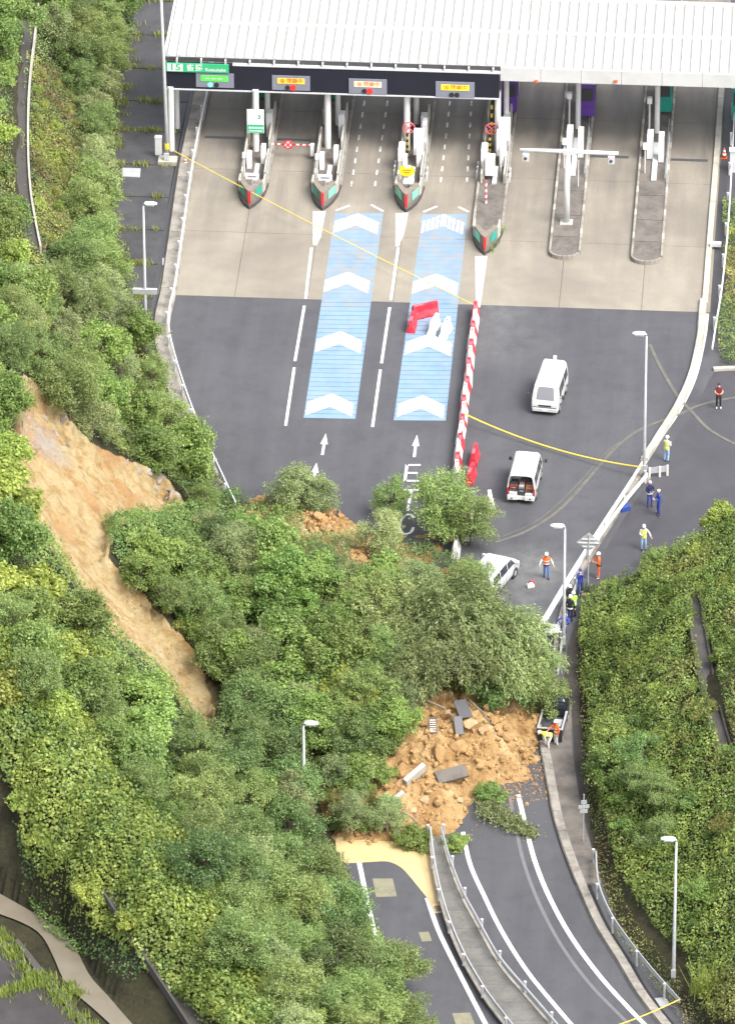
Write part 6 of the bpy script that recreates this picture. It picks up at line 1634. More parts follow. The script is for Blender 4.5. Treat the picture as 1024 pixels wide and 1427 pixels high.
# ================================================================== VEHICLES
def carpaint(name, c):
    m, n, b = newmat(name)
    b.inputs['Base Color'].default_value = (*c, 1); b.inputs['Roughness'].default_value = 0.3; b.inputs['Coat Weight'].default_value = 0.4; b.inputs['Coat Roughness'].default_value = 0.15
    nzn = n.nodes.new('ShaderNodeTexNoise'); nzn.inputs['Scale'].default_value = 3; nzn.inputs['Detail'].default_value = 6
    mr = n.nodes.new('ShaderNodeMapRange'); mr.inputs[1].default_value = .35; mr.inputs[2].default_value = .7; mr.inputs[3].default_value = .88; mr.inputs[4].default_value = 1.04
    mx = n.nodes.new('ShaderNodeMix'); mx.data_type = 'RGBA'; mx.blend_type = 'MULTIPLY'; mx.inputs[0].default_value = 1; mx.inputs[6].default_value = (*c, 1)
    tcn = n.nodes.new('ShaderNodeTexCoord'); n.links.new(tcn.outputs['Object'], nzn.inputs['Vector']); n.links.new(nzn.outputs[0], mr.inputs[0]); n.links.new(mr.outputs[0], mx.inputs[7]); n.links.new(mx.outputs[2], b.inputs['Base Color'])
    return m
MT['van_white'] = carpaint('van_white', (.62, .62, .6)); MT['car_silver'] = carpaint('car_silver', (.55, .56, .57)); MT['truck_dark'] = carpaint('truck_dark', (.02, .022, .03))
gmat, gnn, gbb = newmat('car_glass'); gbb.inputs['Base Color'].default_value = (.03, .035, .04, 1); gbb.inputs['Roughness'].default_value = .08; gbb.inputs['Specular IOR Level'].default_value = .8; MT['glass'] = gmat
gmat, gnn, gbb = newmat('windscreen_glass'); gbb.inputs['Base Color'].default_value = (.14, .14, .15, 1); gbb.inputs['Roughness'].default_value = .1; gbb.inputs['Specular IOR Level'].default_value = .8; MT['screen'] = gmat
MT['headlight'] = pm('headlight', (.55, .55, .52), .15, .05, 3.0); MT['rear_lamp'] = pm('rear_lamp', (.35, .02, .02), .3, .1, 3.0)
MT['rust_red'] = pm('rust_red_gear', (.22, .05, .03), .7, .3, 5.0); MT['gear_orange'] = pm('orange_gear', (.45, .14, .06), .6, .25, 5.0)
def body_levels(levels, par, mat, name='body', ncorner=4, cap=True):
    """levels: (z, y_front, y_rear, half width, corner radius), lofted upward as rounded rectangles"""
    rings = []
    for z, yf, yr, hw, cr in levels:
        ring = []
        for cx, cy, a0 in ((hw - cr, yf - cr, 0), (-hw + cr, yf - cr, 90), (-hw + cr, yr + cr, 180), (hw - cr, yr + cr, 270)):
            for k in range(ncorner + 1):
                a = math.radians(a0 + 90 * k / ncorner); ring.append((cx + cr * math.cos(a), cy + cr * math.sin(a), z))
        rings.append(ring)
    return MB().loft(rings, cap=cap).build(name, mat, par, smooth=False)
def lev(levels, z, i):
    zs = [l[0] for l in levels]; return float(np.interp(z, zs, [l[i] for l in levels]))
def side_win(par, levels, y0, y1, z0, z1, y0t=None, y1t=None, mat='glass', name='side_window'):
    y0t = y0 if y0t is None else y0t; y1t = y1 if y1t is None else y1t
    for s in (-1, 1):
        v = []
        for e in (.004, .016):
            v += [(s * (lev(levels, z, 3) + e), y, z) for y, z in ((y0, z0), (y1, z0), (y1t, z1), (y0t, z1))]
        mb = MB(); f = [(0, 1, 2, 3), (4, 5, 6, 7), (0, 1, 5, 4), (1, 2, 6, 5), (2, 3, 7, 6), (3, 0, 4, 7)]
        mb.add(v, f).build(name, mat, par)
def end_win(par, levels, z0, z1, front=True, mat='screen', name='windscreen', inset=.12, n=6):
    i = 1 if front else 2; sg = 1 if front else -1
    mb = MB(); rr = []
    for z in np.linspace(z0, z1, n):
        y = lev(levels, z, i) + sg * .014; w = lev(levels, z, 3) - inset
        rr.append([(-w, y - sg * .03, z), (-w * .6, y, z), (w * .6, y, z), (w, y - sg * .03, z)])
    if not front: rr = rr[::-1]
    mb.loft(rr, cap=False, close=False)
    return mb.build(name, mat, par)
def wheels(par, hw, ys, r=.31):
    for y in ys:
        for s in (-1, 1):
            a, b = sorted((s * (hw - .19), s * (hw + .012)))
            mb = MB(); mb.tube([(a, y, r), (b, y, r)], r, 18); w_ = mb.build('wheel', 'black', par)
            c0, c1 = sorted((s * (hw + .0), s * (hw + .022)))
            MB().tube([(c0, y, r), (c1, y, r)], r * .58, 14).build('rim', 'galv', w_)
            MB().tube([(a + .03, y, r + .02), (b - .004, y, r + .02)], r * 1.22, 18).build('wheel_arch', 'dark_metal', par)
def mirrors(par, hw, y, z, mat='dark_metal'):
    for s in (-1, 1):
        m_ = MB().box(*sorted((s * (hw + .16), s * (hw + .32))), y - .06, y + .06, z - .05, z + .2, .02).build('door_mirror', mat, par)
        MB().tube([(s * (hw - .02), y, z), (s * (hw + .2), y, z + .02)], .02, 6).build('mirror_arm', 'dark_metal', m_)
VL = [(.24, 2.30, -2.33, .80, .12), (.42, 2.36, -2.36, .845, .16), (.75, 2.36, -2.36, .848, .2), (1.0, 2.28, -2.35, .845, .22), (1.3, 2.06, -2.33, .82, .22), (1.7, 1.74, -2.28, .755, .2), (1.86, 1.55, -2.22, .70, .2), (1.95, 1.3, -2.05, .58, .22), (1.97, 1.05, -1.8, .4, .2)]
def heading(p_back, p_front, z):
    a, b = P(*p_back, z), P(*p_front, z); return math.atan2(-(b[0] - a[0]), b[1] - a[1])
def van_common(V):
    end_win(V, VL, 1.03, 1.72, True)
    side_win(V, VL, 1.0, 1.75, 1.06, 1.62, .98, 1.5); side_win(V, VL, -.35, .88, 1.08, 1.62); side_win(V, VL, -1.85, -.5, 1.08, 1.62)
    wheels(V, .845, (1.62, -1.35)); mirrors(V, .845, 1.9, 1.1)
    MB().box(-.74, .74, 2.33, 2.42, .3, .52, .03).build('front_bumper', 'white_metal', V)
    MB().box(-.4, .4, 2.35, 2.385, .62, .74).build('grille', 'dark_metal', V)
    for s in (-1, 1): MB().box(*sorted((s * .45, s * .76)), 2.3, 2.372, .6, .78, .02).build('headlight', 'headlight', V)
    MB().box(-.17, .17, 2.42, 2.432, .34, .5).build('number_plate', 'white', V)
    MB().box(-.72, .72, 2.366, 2.374, .53, .58).build('trim_strip', 'dark_metal', V)
    for s in (-1, 1):
        d = MB().box(*sorted((s * .852, s * .858)), .94, .96, .5, 1.6).build('door_seam', 'dark_metal', V)
        MB().box(*sorted((s * .85, s * .88)), 1.05, 1.2, .93, .97).build('door_handle', 'dark_metal', V)
h1 = heading((757.7, 509.6), (745.4, 544.7), 1.9)
f1 = P(758.5, 579.5)
fd = np.array([-math.sin(h1), math.cos(h1), 0])
V1 = empty('van', tuple(f1 - fd * 2.4 * .78), h1, 'white van on the asphalt with its windscreen facing us', 'van', 'white vans')
V1.scale = (.98, .78, 1)
body_levels(VL, V1, 'van_white'); van_common(V1)
end_win(V1, VL, 1.1, 1.68, False, 'glass', 'rear_window')
MB().box(-.09, .12, -2.4, -2.3, 1.7, 2.12, .04).build('rear_lamp_mast', 'white', V1)
for s in (-1, 1): MB().box(*sorted((s * .7, s * .83)), -2.375, -2.33, .7, 1.1).build('tail_lamp', 'rear_lamp', V1)
MB().box(-.6, .6, -2.0, 1.0, 1.972, 1.985).build('roof_panel', 'van_white', V1)
MB().box(-.5, .5, .52, .54, 1.972, 1.99).build('roof_seam', 'galv', V1)
# second van, its rear open
h2 = heading((706.6, 683), (719, 635), 1.9)
fd = np.array([-math.sin(h2), math.cos(h2), 0]); r2 = P(725.5, 703)
V2 = empty('van', tuple(r2 + fd * 2.36 * .78), h2, 'white van seen from behind with its open rear full of orange gear', 'van', 'white vans')
V2.scale = (.98, .78, 1)
FL = [(z, yf, max(yr, -1.0) if False else -.9, hw, cr) for z, yf, yr, hw, cr in VL]
body_levels(FL, V2, 'van_white', 'cab_body')
def shell(levels, y0, y1, th, par):
    # roof and sides of the load space as separate panels
    for s in (-1, 1):
        mb = MB(); ro = []; 
        for y in (y0, y1):
            prof = [(s * lev(levels, z, 3), z) for z in (.24, .42, .75, 1.0, 1.3, 1.7, 1.86)] + [(s * (lev(levels, z, 3) - th), z) for z in (1.86, 1.7, 1.3, 1.0, .75, .42, .24)]
            ro.append([(x, y, z) for x, z in prof])
        if s > 0: ro = ro[::-1]
        mb.loft(ro).build('side_panel', 'van_white', par)
    prof = [(.70, 1.865), (.58, 1.95), (.4, 1.97), (-.4, 1.97), (-.58, 1.95), (-.70, 1.865), (-.64, 1.865), (-.4, 1.91), (.4, 1.91), (.64, 1.865)]
    MB().loft([[(x, y, z) for x, z in prof] for y in (y1, y0)]).build('roof_panel', 'van_white', par)
    MB().box(-.78, .78, y0, y1, .3, .55).build('load_floor', 'van_white', par)
shell(VL, -2.3, -.905, .06, V2); van_common(V2)
MB().box(-.5, .5, .62, .64, 1.972, 1.99).build('roof_seam', 'galv', V2)
for s in (-1, 1):
    MB().box(*sorted((s * .22, s * .8)), -2.46, -2.33, .34, .62, .03).build('rear_bumper', 'van_white', V2)
    MB().box(*sorted((s * .5, s * .62)), -2.475, -2.46, .4, .48).build('reflector', 'dark_metal', V2)
    MB().box(*sorted((s * .74, s * .84)), -2.37, -2.3, .66, 1.1).build('tail_lamp', 'rear_lamp', V2)
def inside(name, x0, x1, y0, y1, z0, z1, mat, label, cat='equipment'):
    c = Vector(V2.location); R_ = Matrix.Rotation(h2, 4, 'Z')
    loc = c + R_ @ Vector(((x0 + x1) / 2, (y0 + y1) / 2 * .78, z0))
    E_ = empty(name, tuple(loc), h2, label, cat, 'gear in the open van')
    w, d, h = x1 - x0, (y1 - y0) * .78, z1 - z0
    MB().box(-w / 2, w / 2, -d / 2, d / 2, 0, h * .8, .04).build('housing', mat, E_)
    MB().box(-w * .4, w * .4, -d * .4, d * .4, h * .8, h, .03).build('lid', 'dark_metal' if mat != 'dark_metal' else 'galv', E_)
    MB().tube([(-w * .3, -d / 2 - .02, h * .5), (-w * .1, -d / 2 - .06, h * .55), (w * .1, -d / 2 - .06, h * .55), (w * .3, -d / 2 - .02, h * .5)], .02, 6).build('handle', 'galv', E_)
inside('equipment_case', -.7, -.22, -1.9, -1.2, .56, 1.25, 'rust_red', 'reddish case at the left inside the open van')
inside('equipment_case', .24, .7, -1.9, -1.2, .56, 1.3, 'gear_orange', 'orange case at the right inside the open van')
inside('machine', -.18, .2, -2.25, -1.4, .56, 1.2, 'dark_metal', 'dark machine in the middle of the open van')
inside('tool_crate', -.7, -.24, -2.3, -1.75, .56, .85, 'white_plastic', 'white crate at the left rear of the open van')
inside('tool_crate', .26, .7, -2.3, -1.85, .56, .82, 'white_plastic', 'white crate at the right rear of the open van')
inside('tool_box', -.1, .5, -1.35, -.95, .56, 1.4, 'rust_red', 'dark red box deep inside the open van')
# silver car under the tree
h3 = heading((698.5, 800.8), (717.3, 778.8), 1.6)
fd = np.array([-math.sin(h3), math.cos(h3), 0]); f3 = P(708.5, 775, .7)
CL = [(.2, 2.2, -2.2, .78, .2), (.4, 2.27, -2.26, .86, .28), (.68, 2.22, -2.26, .875, .34), (.88, 2.08, -2.24, .87, .38), (1.0, 1.72, -2.22, .855, .34), (1.08, 1.55, -2.2, .85, .28), (1.38, 1.16, -2.12, .79, .24), (1.58, .88, -2.02, .72, .24), (1.68, .6, -1.9, .62, .24), (1.71, .3, -1.6, .44, .22)]
CR = empty('car', (f3[0] - fd[0] * 2.25, f3[1] - fd[1] * 2.25, 0), h3, 'silver car half hidden under the fallen tree, nose to the upper right', 'car')
CR.scale = (1, .9, 1)
body_levels(CL, CR, 'car_silver', ncorner=5)
end_win(CR, CL, 1.1, 1.55, True, 'glass'); end_win(CR, CL, 1.1, 1.5, False, 'glass', 'rear_window')
side_win(CR, CL, .3, 1.3, 1.06, 1.46, .3, .9); side_win(CR, CL, -.8, .22, 1.06, 1.5); side_win(CR, CL, -1.9, -.88, 1.08, 1.48, -1.8, -.88)
wheels(CR, .865, (1.4, -1.35), .31); mirrors(CR, .84, 1.25, 1.02, 'car_silver')
for s in (-1, 1):
    MB().box(*sorted((s * .5, s * .8)), 2.0, 2.2, .62, .76, .03).build('headlight', 'headlight', CR)
    MB().box(*sorted((s * .868, s * .884)), .0, .015, .35, 1.0).build('door_seam', 'dark_metal', CR); MB().box(*sorted((s * .868, s * .884)), -1.04, -1.025, .35, 1.0).build('door_seam', 'dark_metal', CR)
    MB().box(*sorted((s * .7, s * .84)), -2.28, -2.2, .75, 1.05).build('tail_lamp', 'rear_lamp', CR)
MB().box(-.4, .4, 2.26, 2.29, .42, .58).build('grille', 'dark_metal', CR)
# small dark truck by the kerb
tr = P(766, 1037)
TK = empty('small_truck', tuple(tr), -.09, 'small dark truck with grey bed rails under the trees at the kerb', 'truck')
MB().box(-.66, .66, 0, 1.9, .42, .62, .02).build('load_bed', 'dark_metal', TK)
MB().box(-.66, .66, -.04, 0.0, .2, .98, .01).build('tailgate', 'truck_dark', TK)
for s in (-1, 1):
    MB().box(*sorted((s * .66, s * .7)), -.02, 1.9, .45, 1.0, .01).build('side_wall', 'truck_dark', TK)
    MB().box(*sorted((s * .62, s * .74)), -.06, 1.92, 1.0, 1.07, .01).build('bed_rail', 'galv', TK)
    for y_ in (.35, 2.5):
        w_ = MB().tube([(s * .5, y_, .27), (s * .68, y_, .27)][::1 if s > 0 else -1], .27, 16).build('wheel', 'black', TK)
        MB().tube([(s * .66, y_, .27), (s * .69, y_, .27)][::1 if s > 0 else -1], .15, 12).build('rim', 'galv', w_)
MB().box(-.62, .62, -.06, .06, 1.0, 1.07, .01).build('bed_rail', 'galv', TK)
body_levels([(.3, 3.25, 2.0, .66, .1), (.9, 3.22, 2.0, .68, .14), (1.2, 3.05, 2.0, .66, .14), (1.6, 2.75, 2.02, .58, .14), (1.7, 2.6, 2.1, .5, .12)], TK, 'truck_dark', 'cab')
MB().box(-.5, .5, 1.96, 1.985, 1.1, 1.5).build('rear_window', 'glass', TK)
MB().box(.1, .55, .5, 1.2, .63, .95, .03).build('cargo_box', 'galv', TK); MB().box(-.5, -.05, .3, .9, .63, .8, .03).build('cargo_tray', 'dark_metal', TK)

# ================================================================== PEOPLE
def cloth(name, c, r=.85): return pm(name, c, r, .2, 5.0, .3, 25)
PC_ = {'navy': cloth('navy_cloth', (.012, .018, .07)), 'blue': cloth('blue_cloth_work', (.025, .05, .26)), 'ltblue': cloth('pale_blue_cloth', (.3, .45, .68)), 'midblue': cloth('mid_blue_cloth', (.06, .16, .42)), 'orange': cloth('orange_cloth', (.62, .13, .03)), 'yellow': cloth('yellow_vest', (.55, .6, .04)), 'lime': cloth('lime_vest', (.3, .62, .06)),
       'white': cloth('white_cloth', (.6, .6, .6)), 'black': cloth('black_cloth', (.014, .014, .016)), 'maroon': cloth('maroon_cloth', (.14, .012, .02)), 'skin': cloth('skin', (.45, .27, .19), .6), 'hair': cloth('black_hair', (.012, .01, .01), .6), 'helmet': pm('helmet_white', (.72, .72, .7), .3, .04, 3.0), 'stripe': cloth('reflective_stripe', (.62, .64, .6)), 'shoe': cloth('dark_shoe', (.02, .02, .022))}
def rotp(p, c, ax, a):
    return Vector(c) + Matrix.Rotation(a, 3, ax) @ (Vector(p) - Vector(c))
def person(px, py, face, label, top, legs, arms='down', head='helmet', vest=None, sleeve=None, shoes='shoe', bend=0.0, stride=0.0, on=None, band=None, group='people by the road', mask=False):
    """one continuous skinned body; faces -Y before turning"""
    sleeve = sleeve or top
    J = {'pel': (0, 0, .93), 'spi': (0, .01, 1.1), 'che': (0, .01, 1.3), 'nek': (0, 0, 1.46), 'hed': (0, -.015, 1.56)}
    for s, n in ((-1, 'R'), (1, 'L')):
        J['sho' + n] = (s * .17, .01, 1.4); st = stride * s
        J['hip' + n] = (s * .095, 0, .88); J['kne' + n] = (s * .11, -.03 - st * .25, .49); J['ank' + n] = (s * .115, .03 - st * .5 + max(0, -st) * .0, .09); J['toe' + n] = (s * .135, -.13 - st * .5, .045)
        a = arms if isinstance(arms, str) else arms[0 if s < 0 else 1]
        if a == 'down': e, w = (s * .25, .03, 1.13), (s * .26, -.06, .88)
        elif a == 'front': e, w = (s * .24, -.02, 1.14), (s * .1, -.27, 1.17)
        elif a == 'up': e, w = (s * .25, -.16, 1.22), (s * .09, -.2, 1.46)
        elif a == 'out': e, w = (s * .33, -.02, 1.17), (s * .4, -.18, 1.0)
        elif a == 'reach': e, w = (s * .2, -.25, 1.22), (s * .14, -.48, 1.1)
        elif a == 'hip': e, w = (s * .36, .06, 1.16), (s * .2, -.06, 1.0)
        J['elb' + n], J['wri' + n] = e, w
    if bend:
        for k in ('spi', 'che', 'nek', 'hed', 'shoR', 'shoL', 'elbR', 'elbL', 'wriR', 'wriL'):
            J[k] = tuple(rotp(J[k], J['pel'], 'X', bend))
        J = {k: (v[0], v[1] + .12 * bend, v[2]) if k not in ('ankR', 'ankL', 'toeR', 'toeL', 'kneR', 'kneL') else v for k, v in J.items()}
    RD = {'pel': (.145, .115), 'spi': (.135, .1), 'che': (.155, .11), 'nek': (.062, .062), 'hed': (.06, .06)}
    for n in 'RL': RD.update({'sho' + n: (.075, .075), 'elb' + n: (.052, .052), 'wri' + n: (.038, .038), 'hip' + n: (.095, .1), 'kne' + n: (.07, .07), 'ank' + n: (.05, .05), 'toe' + n: (.045, .035)})
    B = [('pel', 'spi', 't'), ('spi', 'che', 't'), ('che', 'nek', 't'), ('nek', 'hed', 's')]
    for n in 'RL': B += [('che', 'sho' + n, 't'), ('sho' + n, 'elb' + n, 'a'), ('elb' + n, 'wri' + n, 'a'), ('pel', 'hip' + n, 'l'), ('hip' + n, 'kne' + n, 'l'), ('kne' + n, 'ank' + n, 'l'), ('ank' + n, 'toe' + n, 'f')]
    ks = list(J); ix = {k: i for i, k in enumerate(ks)}
    me = bpy.data.meshes.new('body'); me.from_pydata([J[k] for k in ks], [(ix[a], ix[b]) for a, b, _ in B], []); me.update()
    t = bpy.data.objects.new('body', me); COL.objects.link(t)
    md = t.modifiers.new('skin', 'SKIN'); md.use_smooth_shade = True
    for i, k in enumerate(ks):
        sv = me.skin_vertices[0].data[i]; sv.radius = RD[k]; sv.use_root = (k == 'pel')
    sb = t.modifiers.new('sub', 'SUBSURF'); sb.levels = sb.render_levels = 1
    bpy.context.view_layer.update()
    bm_ = bpy.data.meshes.new_from_object(t.evaluated_get(bpy.context.evaluated_depsgraph_get()))
    bpy.data.objects.remove(t)
    V = [v.co[:] for v in bm_.vertices]; F = [tuple(p.vertices) for p in bm_.polygons]; MI = []
    segs = [(np.array(J[a]), np.array(J[b]), c) for a, b, c in B]
    slot = {'t': 0, 'a': 1, 's': 2, 'l': 3, 'f': 4}
    Vn = np.array(V)
    for f in F:
        c = Vn[list(f)].mean(0); best = None
        for a, b, k in segs:
            d = b - a; u = np.clip((c - a) @ d / (d @ d), 0, 1); q = np.linalg.norm(c - a - d * u) - (.05 if k == 't' else 0)
            if best is None or q < best[0]: best = (q, k)
        MI.append(slot[best[1]])
    bpy.data.meshes.remove(bm_)
    x = MB(); x.v = list(V); x.f = list(F); x.m = MI
    # head with brow, nose, chin and ears
    hc = np.array(J['hed']) + np.array([0, -.015 - .03 * math.sin(bend), .075]); rx = Matrix.Rotation(bend * .8, 3, 'X'); x.mi = 2
    def hp(p): return tuple(np.array(rx @ Vector(p)) + hc)
    rings = []
    for zz, r_ in ((-.118, .03), (-.1, .055), (-.06, .072), (-.01, .08), (.04, .083), (.08, .072), (.11, .042), (.122, .012)):
        rings.append([hp((r_ * .9 * math.sin(a), -r_ * 1.12 * math.cos(a) - (.014 if abs(a) < .3 and -.07 < zz < .02 else 0) - (.012 if abs(a) < .3 and -.03 < zz < 0 else 0), zz)) for a in np.linspace(-math.pi, math.pi, 14, endpoint=False)])
    x.loft(rings)
    for s in (-1, 1): x.tube([hp((s * .072, .01, -.025)), hp((s * .082, .014, 0)), hp((s * .074, .012, .025))], [.008, .016, .008], 5)
    x.mi = 5
    for s in (-1, 1): x.add([hp((s * .03 + a * .012, -.096, .006 + b * .006)) for a, b in ((-1, -1), (1, -1), (1, 1), (-1, 1))], [(0, 1, 2, 3)])
    x.add([hp((a * .022, -.087, -.058 + b * .005)) for a, b in ((-1, -1), (1, -1), (1, 1), (-1, 1))], [(0, 1, 2, 3)])
    # hands: palm, four fingers, thumb
    for s, n in ((-1, 'R'), (1, 'L')):
        w = Vector(J['wri' + n]); d = (w - Vector(J['elb' + n])).normalized(); sd_ = d.cross(Vector((0, 0, 1)) if abs(d.z) < .8 else Vector((0, 1, 0))).normalized(); nm = sd_.cross(d)
        x.mi = 2
        x.tube([tuple(w), tuple(w + d * .045), tuple(w + d * .085)], [.03, .042, .036], 7)
        for k, (o_, L_) in enumerate(((-.03, .07), (-.01, .08), (.011, .076), (.03, .06))):
            b0 = w + d * .075 + sd_ * o_; x.tube([tuple(b0), tuple(b0 + d * L_ * .55 + nm * .012), tuple(b0 + d * L_ * .9 + nm * .035)], [.01, .009, .007], 5)
        b0 = w + d * .03 + sd_ * -.035; x.tube([tuple(b0), tuple(b0 + d * .03 - sd_ * .028), tuple(b0 + d * .06 - sd_ * .03 + nm * .012)], [.012, .011, .008], 5)
    g = P(px, py) if on is None else on
    E_ = empty('person', tuple(g), face, label, 'person', group)
    S_ = lambda k: PC_[k]
    body = x.build('body', [S_(top), S_(sleeve), S_('skin'), S_(legs), S_(shoes), S_('hair')], E_, smooth=True)
    def torso(z0, z1, ex, mat, name, par, rx_=1.0):
        mb = MB(); rr = []
        for z in np.linspace(z0, z1, 6):
            zt_ = np.interp(z, [.85, .93, 1.1, 1.3, 1.4, 1.46], [.15, .155, .145, .17, .16, .1]); yt = np.interp(z, [.85, .93, 1.1, 1.3, 1.4, 1.46], [.12, .12, .108, .118, .1, .08])
            rr.append([tuple(rotp(((zt_ + ex) * math.cos(a) * rx_, .008 + (yt + ex) * math.sin(a), z), (0, 0, .93), 'X', bend) + Vector((0, .12 * bend, 0))) for a in np.linspace(0, 2 * math.pi, 16, endpoint=False)])
        return mb.loft(rr, cap=False).build(name, mat, par, smooth=True)
    if vest:
        vs_ = torso(.88, 1.44, .022, S_(vest), 'vest', E_)
        torso(1.0, 1.06, .028, S_('stripe'), 'reflective_band', vs_); torso(1.2, 1.26, .028, S_('stripe'), 'reflective_band', vs_)
    if band: torso(.9, .99, .03, S_(band), 'belt', E_)
    if head == 'helmet':
        rr = [[hp((q * 1.02 * math.cos(a), q * 1.16 * math.sin(a) - (.03 if k == 0 and math.sin(a) < -.5 else 0), zz)) for a in np.linspace(0, 2 * math.pi, 16, endpoint=False)] for k, (q, zz) in enumerate(((.118, .028), (.104, .036), (.102, .08), (.085, .125), (.05, .152), (.012, .16)))]
        hm = MB().loft(rr).build('helmet', S_('helmet'), E_, smooth=True)
        MB().tube([hp((-.075, -.02, .03)), hp((-.05, -.06, -.1)), hp((0, -.075, -.125)), hp((.05, -.06, -.1)), hp((.075, -.02, .03))], .006, 5).build('chin_strap', S_('black'), hm)
    else:
        rr = [[hp((q * math.cos(a), q * 1.15 * math.sin(a) + .012, zz)) for a in np.linspace(0, 2 * math.pi, 14, endpoint=False)] for q, zz in ((.088, .035), (.094, .06), (.088, .1), (.06, .132), (.015, .142))]
        MB().loft(rr).build('hair' if head == 'hair' else 'cap', S_('hair' if head == 'hair' else head), E_, smooth=True)
    if mask: MB().loft([[hp((.07 * math.cos(a) * q, -.02 - .085 * q * abs(math.sin(a)), zz)) for a in np.linspace(math.pi, 2 * math.pi, 8)] for q, zz in ((.9, -.09), (1.02, -.05), (.98, -.015))], cap=False, close=False).build('face_mask', S_('white'), E_)
    return E_
person(1001, 569, .1, 'man in a dark red shirt and black trousers looking down at his hands', 'maroon', 'black', 'front', 'hair', sleeve='skin', shoes='white', mask=True)
person(928.5, 643, 2.6, 'worker in yellow vest and pale trousers standing by the kerb above the lamp', 'white', 'ltblue', 'front', vest='yellow')
person(905, 706, .4, 'person in dark navy standing right beside the lamp footing', 'navy', 'blue', 'front', 'white', band='white')
person(917.5, 718, -1.2, 'person in bright blue overalls standing lowest of the pair by the lamp', 'blue', 'blue', 'front', 'white')
person(896.5, 767, .2, 'worker in pale blue trousers and yellow vest alone on the side lot', 'white', 'ltblue', ('front', 'out'), vest='yellow', shoes='black')
person(834, 806, -1.5, 'worker all in orange holding a paper beside the diamond sign', 'orange', 'orange', ('reach', 'front'), band='black', sleeve='orange', shoes='white')
person(808, 829, .3, 'person in navy blue work clothes holding up a camera by the sign post', 'blue', 'blue', 'up', 'blue', mask=True)
person(799, 861, -2.4, 'worker in a long lime jacket with black trousers in the huddle by the lamp', 'lime', 'black', 'front', vest='lime', sleeve='lime')
person(794, 866, 2.9, 'worker in black with lime straps in front of the huddle', 'black', 'navy', 'down', vest=None, band='white')
person(793, 851, .6, 'worker in dark clothes and white helmet at the back of the huddle', 'black', 'black', 'front', band='lime')
person(785, 890, 2.8, 'person in blue crouching forward below the huddle behind the lamp post', 'blue', 'blue', 'hip', 'blue', bend=.7)
person(761, 806, .1, 'worker in orange vest and blue trousers walking on the dusty asphalt', 'orange', 'midblue', 'out', vest='orange', sleeve='white', stride=.28, shoes='black', band='navy')
person(772, 1036, -1.0, 'worker in orange jacket and white trousers standing behind the dark truck', 'orange', 'white', ('reach', 'down'), vest='orange', sleeve='orange', on=P(772.5, 1036) + np.array([.1, -.3, 0]))
person(763, 1038, -1.2, 'worker in yellow vest bending forward behind the dark truck', 'yellow', 'white', 'reach', vest='yellow', sleeve='white', bend=1.15, on=P(764, 1039) + np.array([0, -.45, 0]))
# mud, leaves and grass close to the ground
def grass(name, spots, n, h, mat, label, wdt=.03):
    V_, S_ = [], []
    for (x_, y_, z_, r_) in spots:
        k = max(4, int(n * r_))
        bx_ = np.stack([x_ + rng.normal(size=k) * r_, y_ + rng.normal(size=k) * r_ * .6, np.full(k, z_)], 1)
        l_ = h * rng.uniform(.5, 1.2, k); a = rng.uniform(0, 6.28, k); ln = rng.uniform(.1, .7, k)
        dv = np.stack([np.cos(a) * ln, np.sin(a) * ln, np.ones(k)], 1); sv = np.stack([-np.sin(a), np.cos(a), np.zeros(k)], 1)
        q = np.empty((k, 4, 3)); q[:, 0] = bx_ - sv * wdt; q[:, 1] = bx_ + sv * wdt; q[:, 2] = bx_ + dv * l_[:, None] + sv * wdt * .3; q[:, 3] = bx_ + dv * l_[:, None] - sv * wdt * .3
        V_.append(q.reshape(-1, 3)); S_.append(np.clip(.5 + rng.normal(size=k) * .25, 0, 1))
    me_ = leaf_mesh(name, np.concatenate(V_), np.concatenate(S_)); me_.materials.append(LM[mat])
    return tag(link(name, me_, None), label, None, None, 'stuff')
sp_ = []
for jy in JOINTS:
    x0, x1 = xat(lefted, jy), xat(righted, jy)
    for _ in range(16):
        if rng.random() < .75: sp_.append((x0 + (x1 - x0) * rng.random() ** 1.3 * .9, jy + rng.normal() * .06, .0, rng.uniform(.08, .3)))
for _ in range(70):
    y_ = rng.uniform(8, 55); sp_.append((xat(lefted, y_) + rng.uniform(-.1, .5), y_, 0, rng.uniform(.1, .35)))
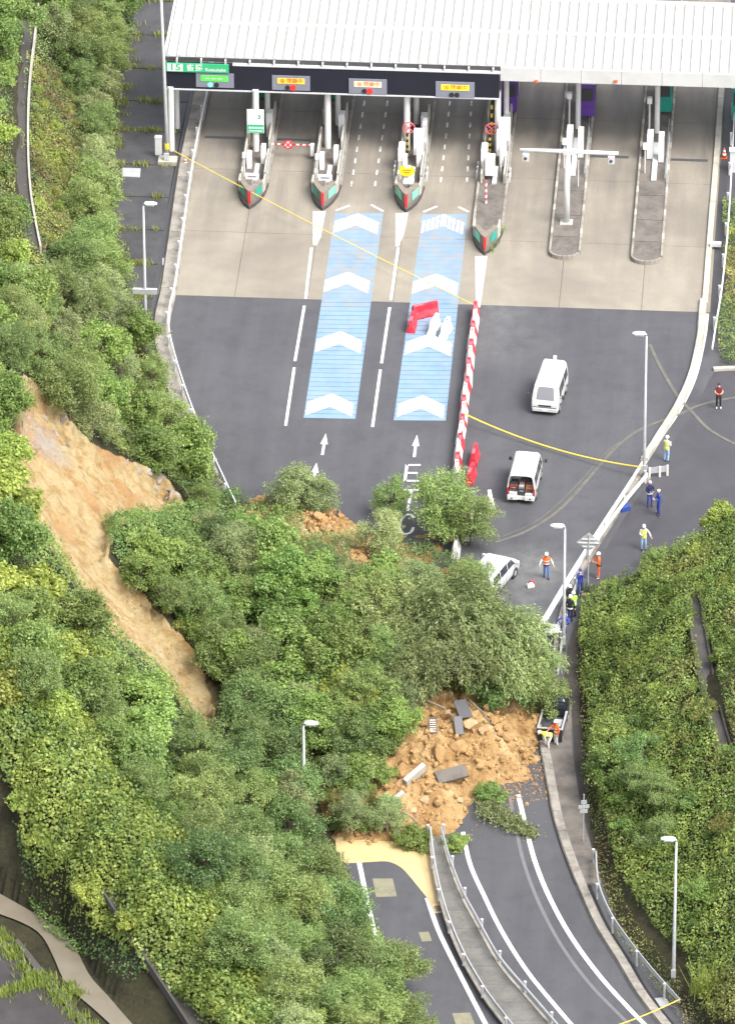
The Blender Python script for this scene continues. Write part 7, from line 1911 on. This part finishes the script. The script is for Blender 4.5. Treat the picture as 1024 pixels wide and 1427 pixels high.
grass('joint_grass', sp_, 90, .28, 'olive', 'weeds and grass in the joints of the dark strip')
gpx = [(4, 1310), (14, 1325), (22, 1335), (30, 1350), (42, 1362), (50, 1368), (58, 1362), (64, 1370), (72, 1378), (80, 1388), (90, 1398), (98, 1410), (108, 1420), (118, 1432), (0, 1388), (12, 1384), (25, 1380), (38, 1374), (100, 1375), (105, 1385), (-4, 1300), (130, 1440)]
grass('bank_grass', [(*P(a, b, ZL + .03), rng.uniform(.15, .4)) for a, b in gpx for _ in range(2)], 220, .34, 'yellow', 'tufts of bright grass along the edges of the lower lot')
grass('weeds', [(*P(a, b), rng.uniform(.1, .2)) for a, b in ((688, 340), (692, 330), (684, 350), (696, 320), (686, 345), (640, 1285), (645, 1290))], 220, .35, 'broad', 'weeds at the foot of the middle island and on the median')
def plume(px_, py_, label):
    b = surf(px_, py_); return grass('pampas_grass', [(b[0], b[1], b[2], .35)], 900, 1.5, 'yellow', label, .02)
o = plume(985, 1390, 'large tuft of arching grass on the right bank below the lamp'); o['kind'] = 'stuff'

# look-alike plants are told apart by their order down the picture
_same = {}
for o_ in list(COL.objects):
    if o_.parent is None and 'label' in o_ and o_.get('category') in ('tree', 'bush', 'shrub', 'plant', 'rock'):
        _same.setdefault(o_['label'], []).append(o_)
_ow = ['', 'second', 'third', 'fourth', 'fifth', 'sixth', 'seventh', 'eighth', 'ninth', 'tenth', 'eleventh', 'twelfth', 'thirteenth', 'fourteenth', 'fifteenth', 'sixteenth', 'seventeenth', 'eighteenth', 'nineteenth', 'twentieth', 'twenty-first', 'twenty-second', 'twenty-third', 'twenty-fourth', 'twenty-fifth', 'twenty-sixth', 'twenty-seventh', 'twenty-eighth', 'twenty-ninth', 'thirtieth']
for lb_, os_ in _same.items():
    if len(os_) < 2: continue
    os_.sort(key=lambda o_: proj(np.array(o_.location))[1])
    for i_, o_ in enumerate(os_):
        if i_ < 30: o_['label'] = lb_ + (', topmost' if i_ == 0 else ', lowest' if i_ == len(os_) - 1 else ', %s from top' % _ow[i_])
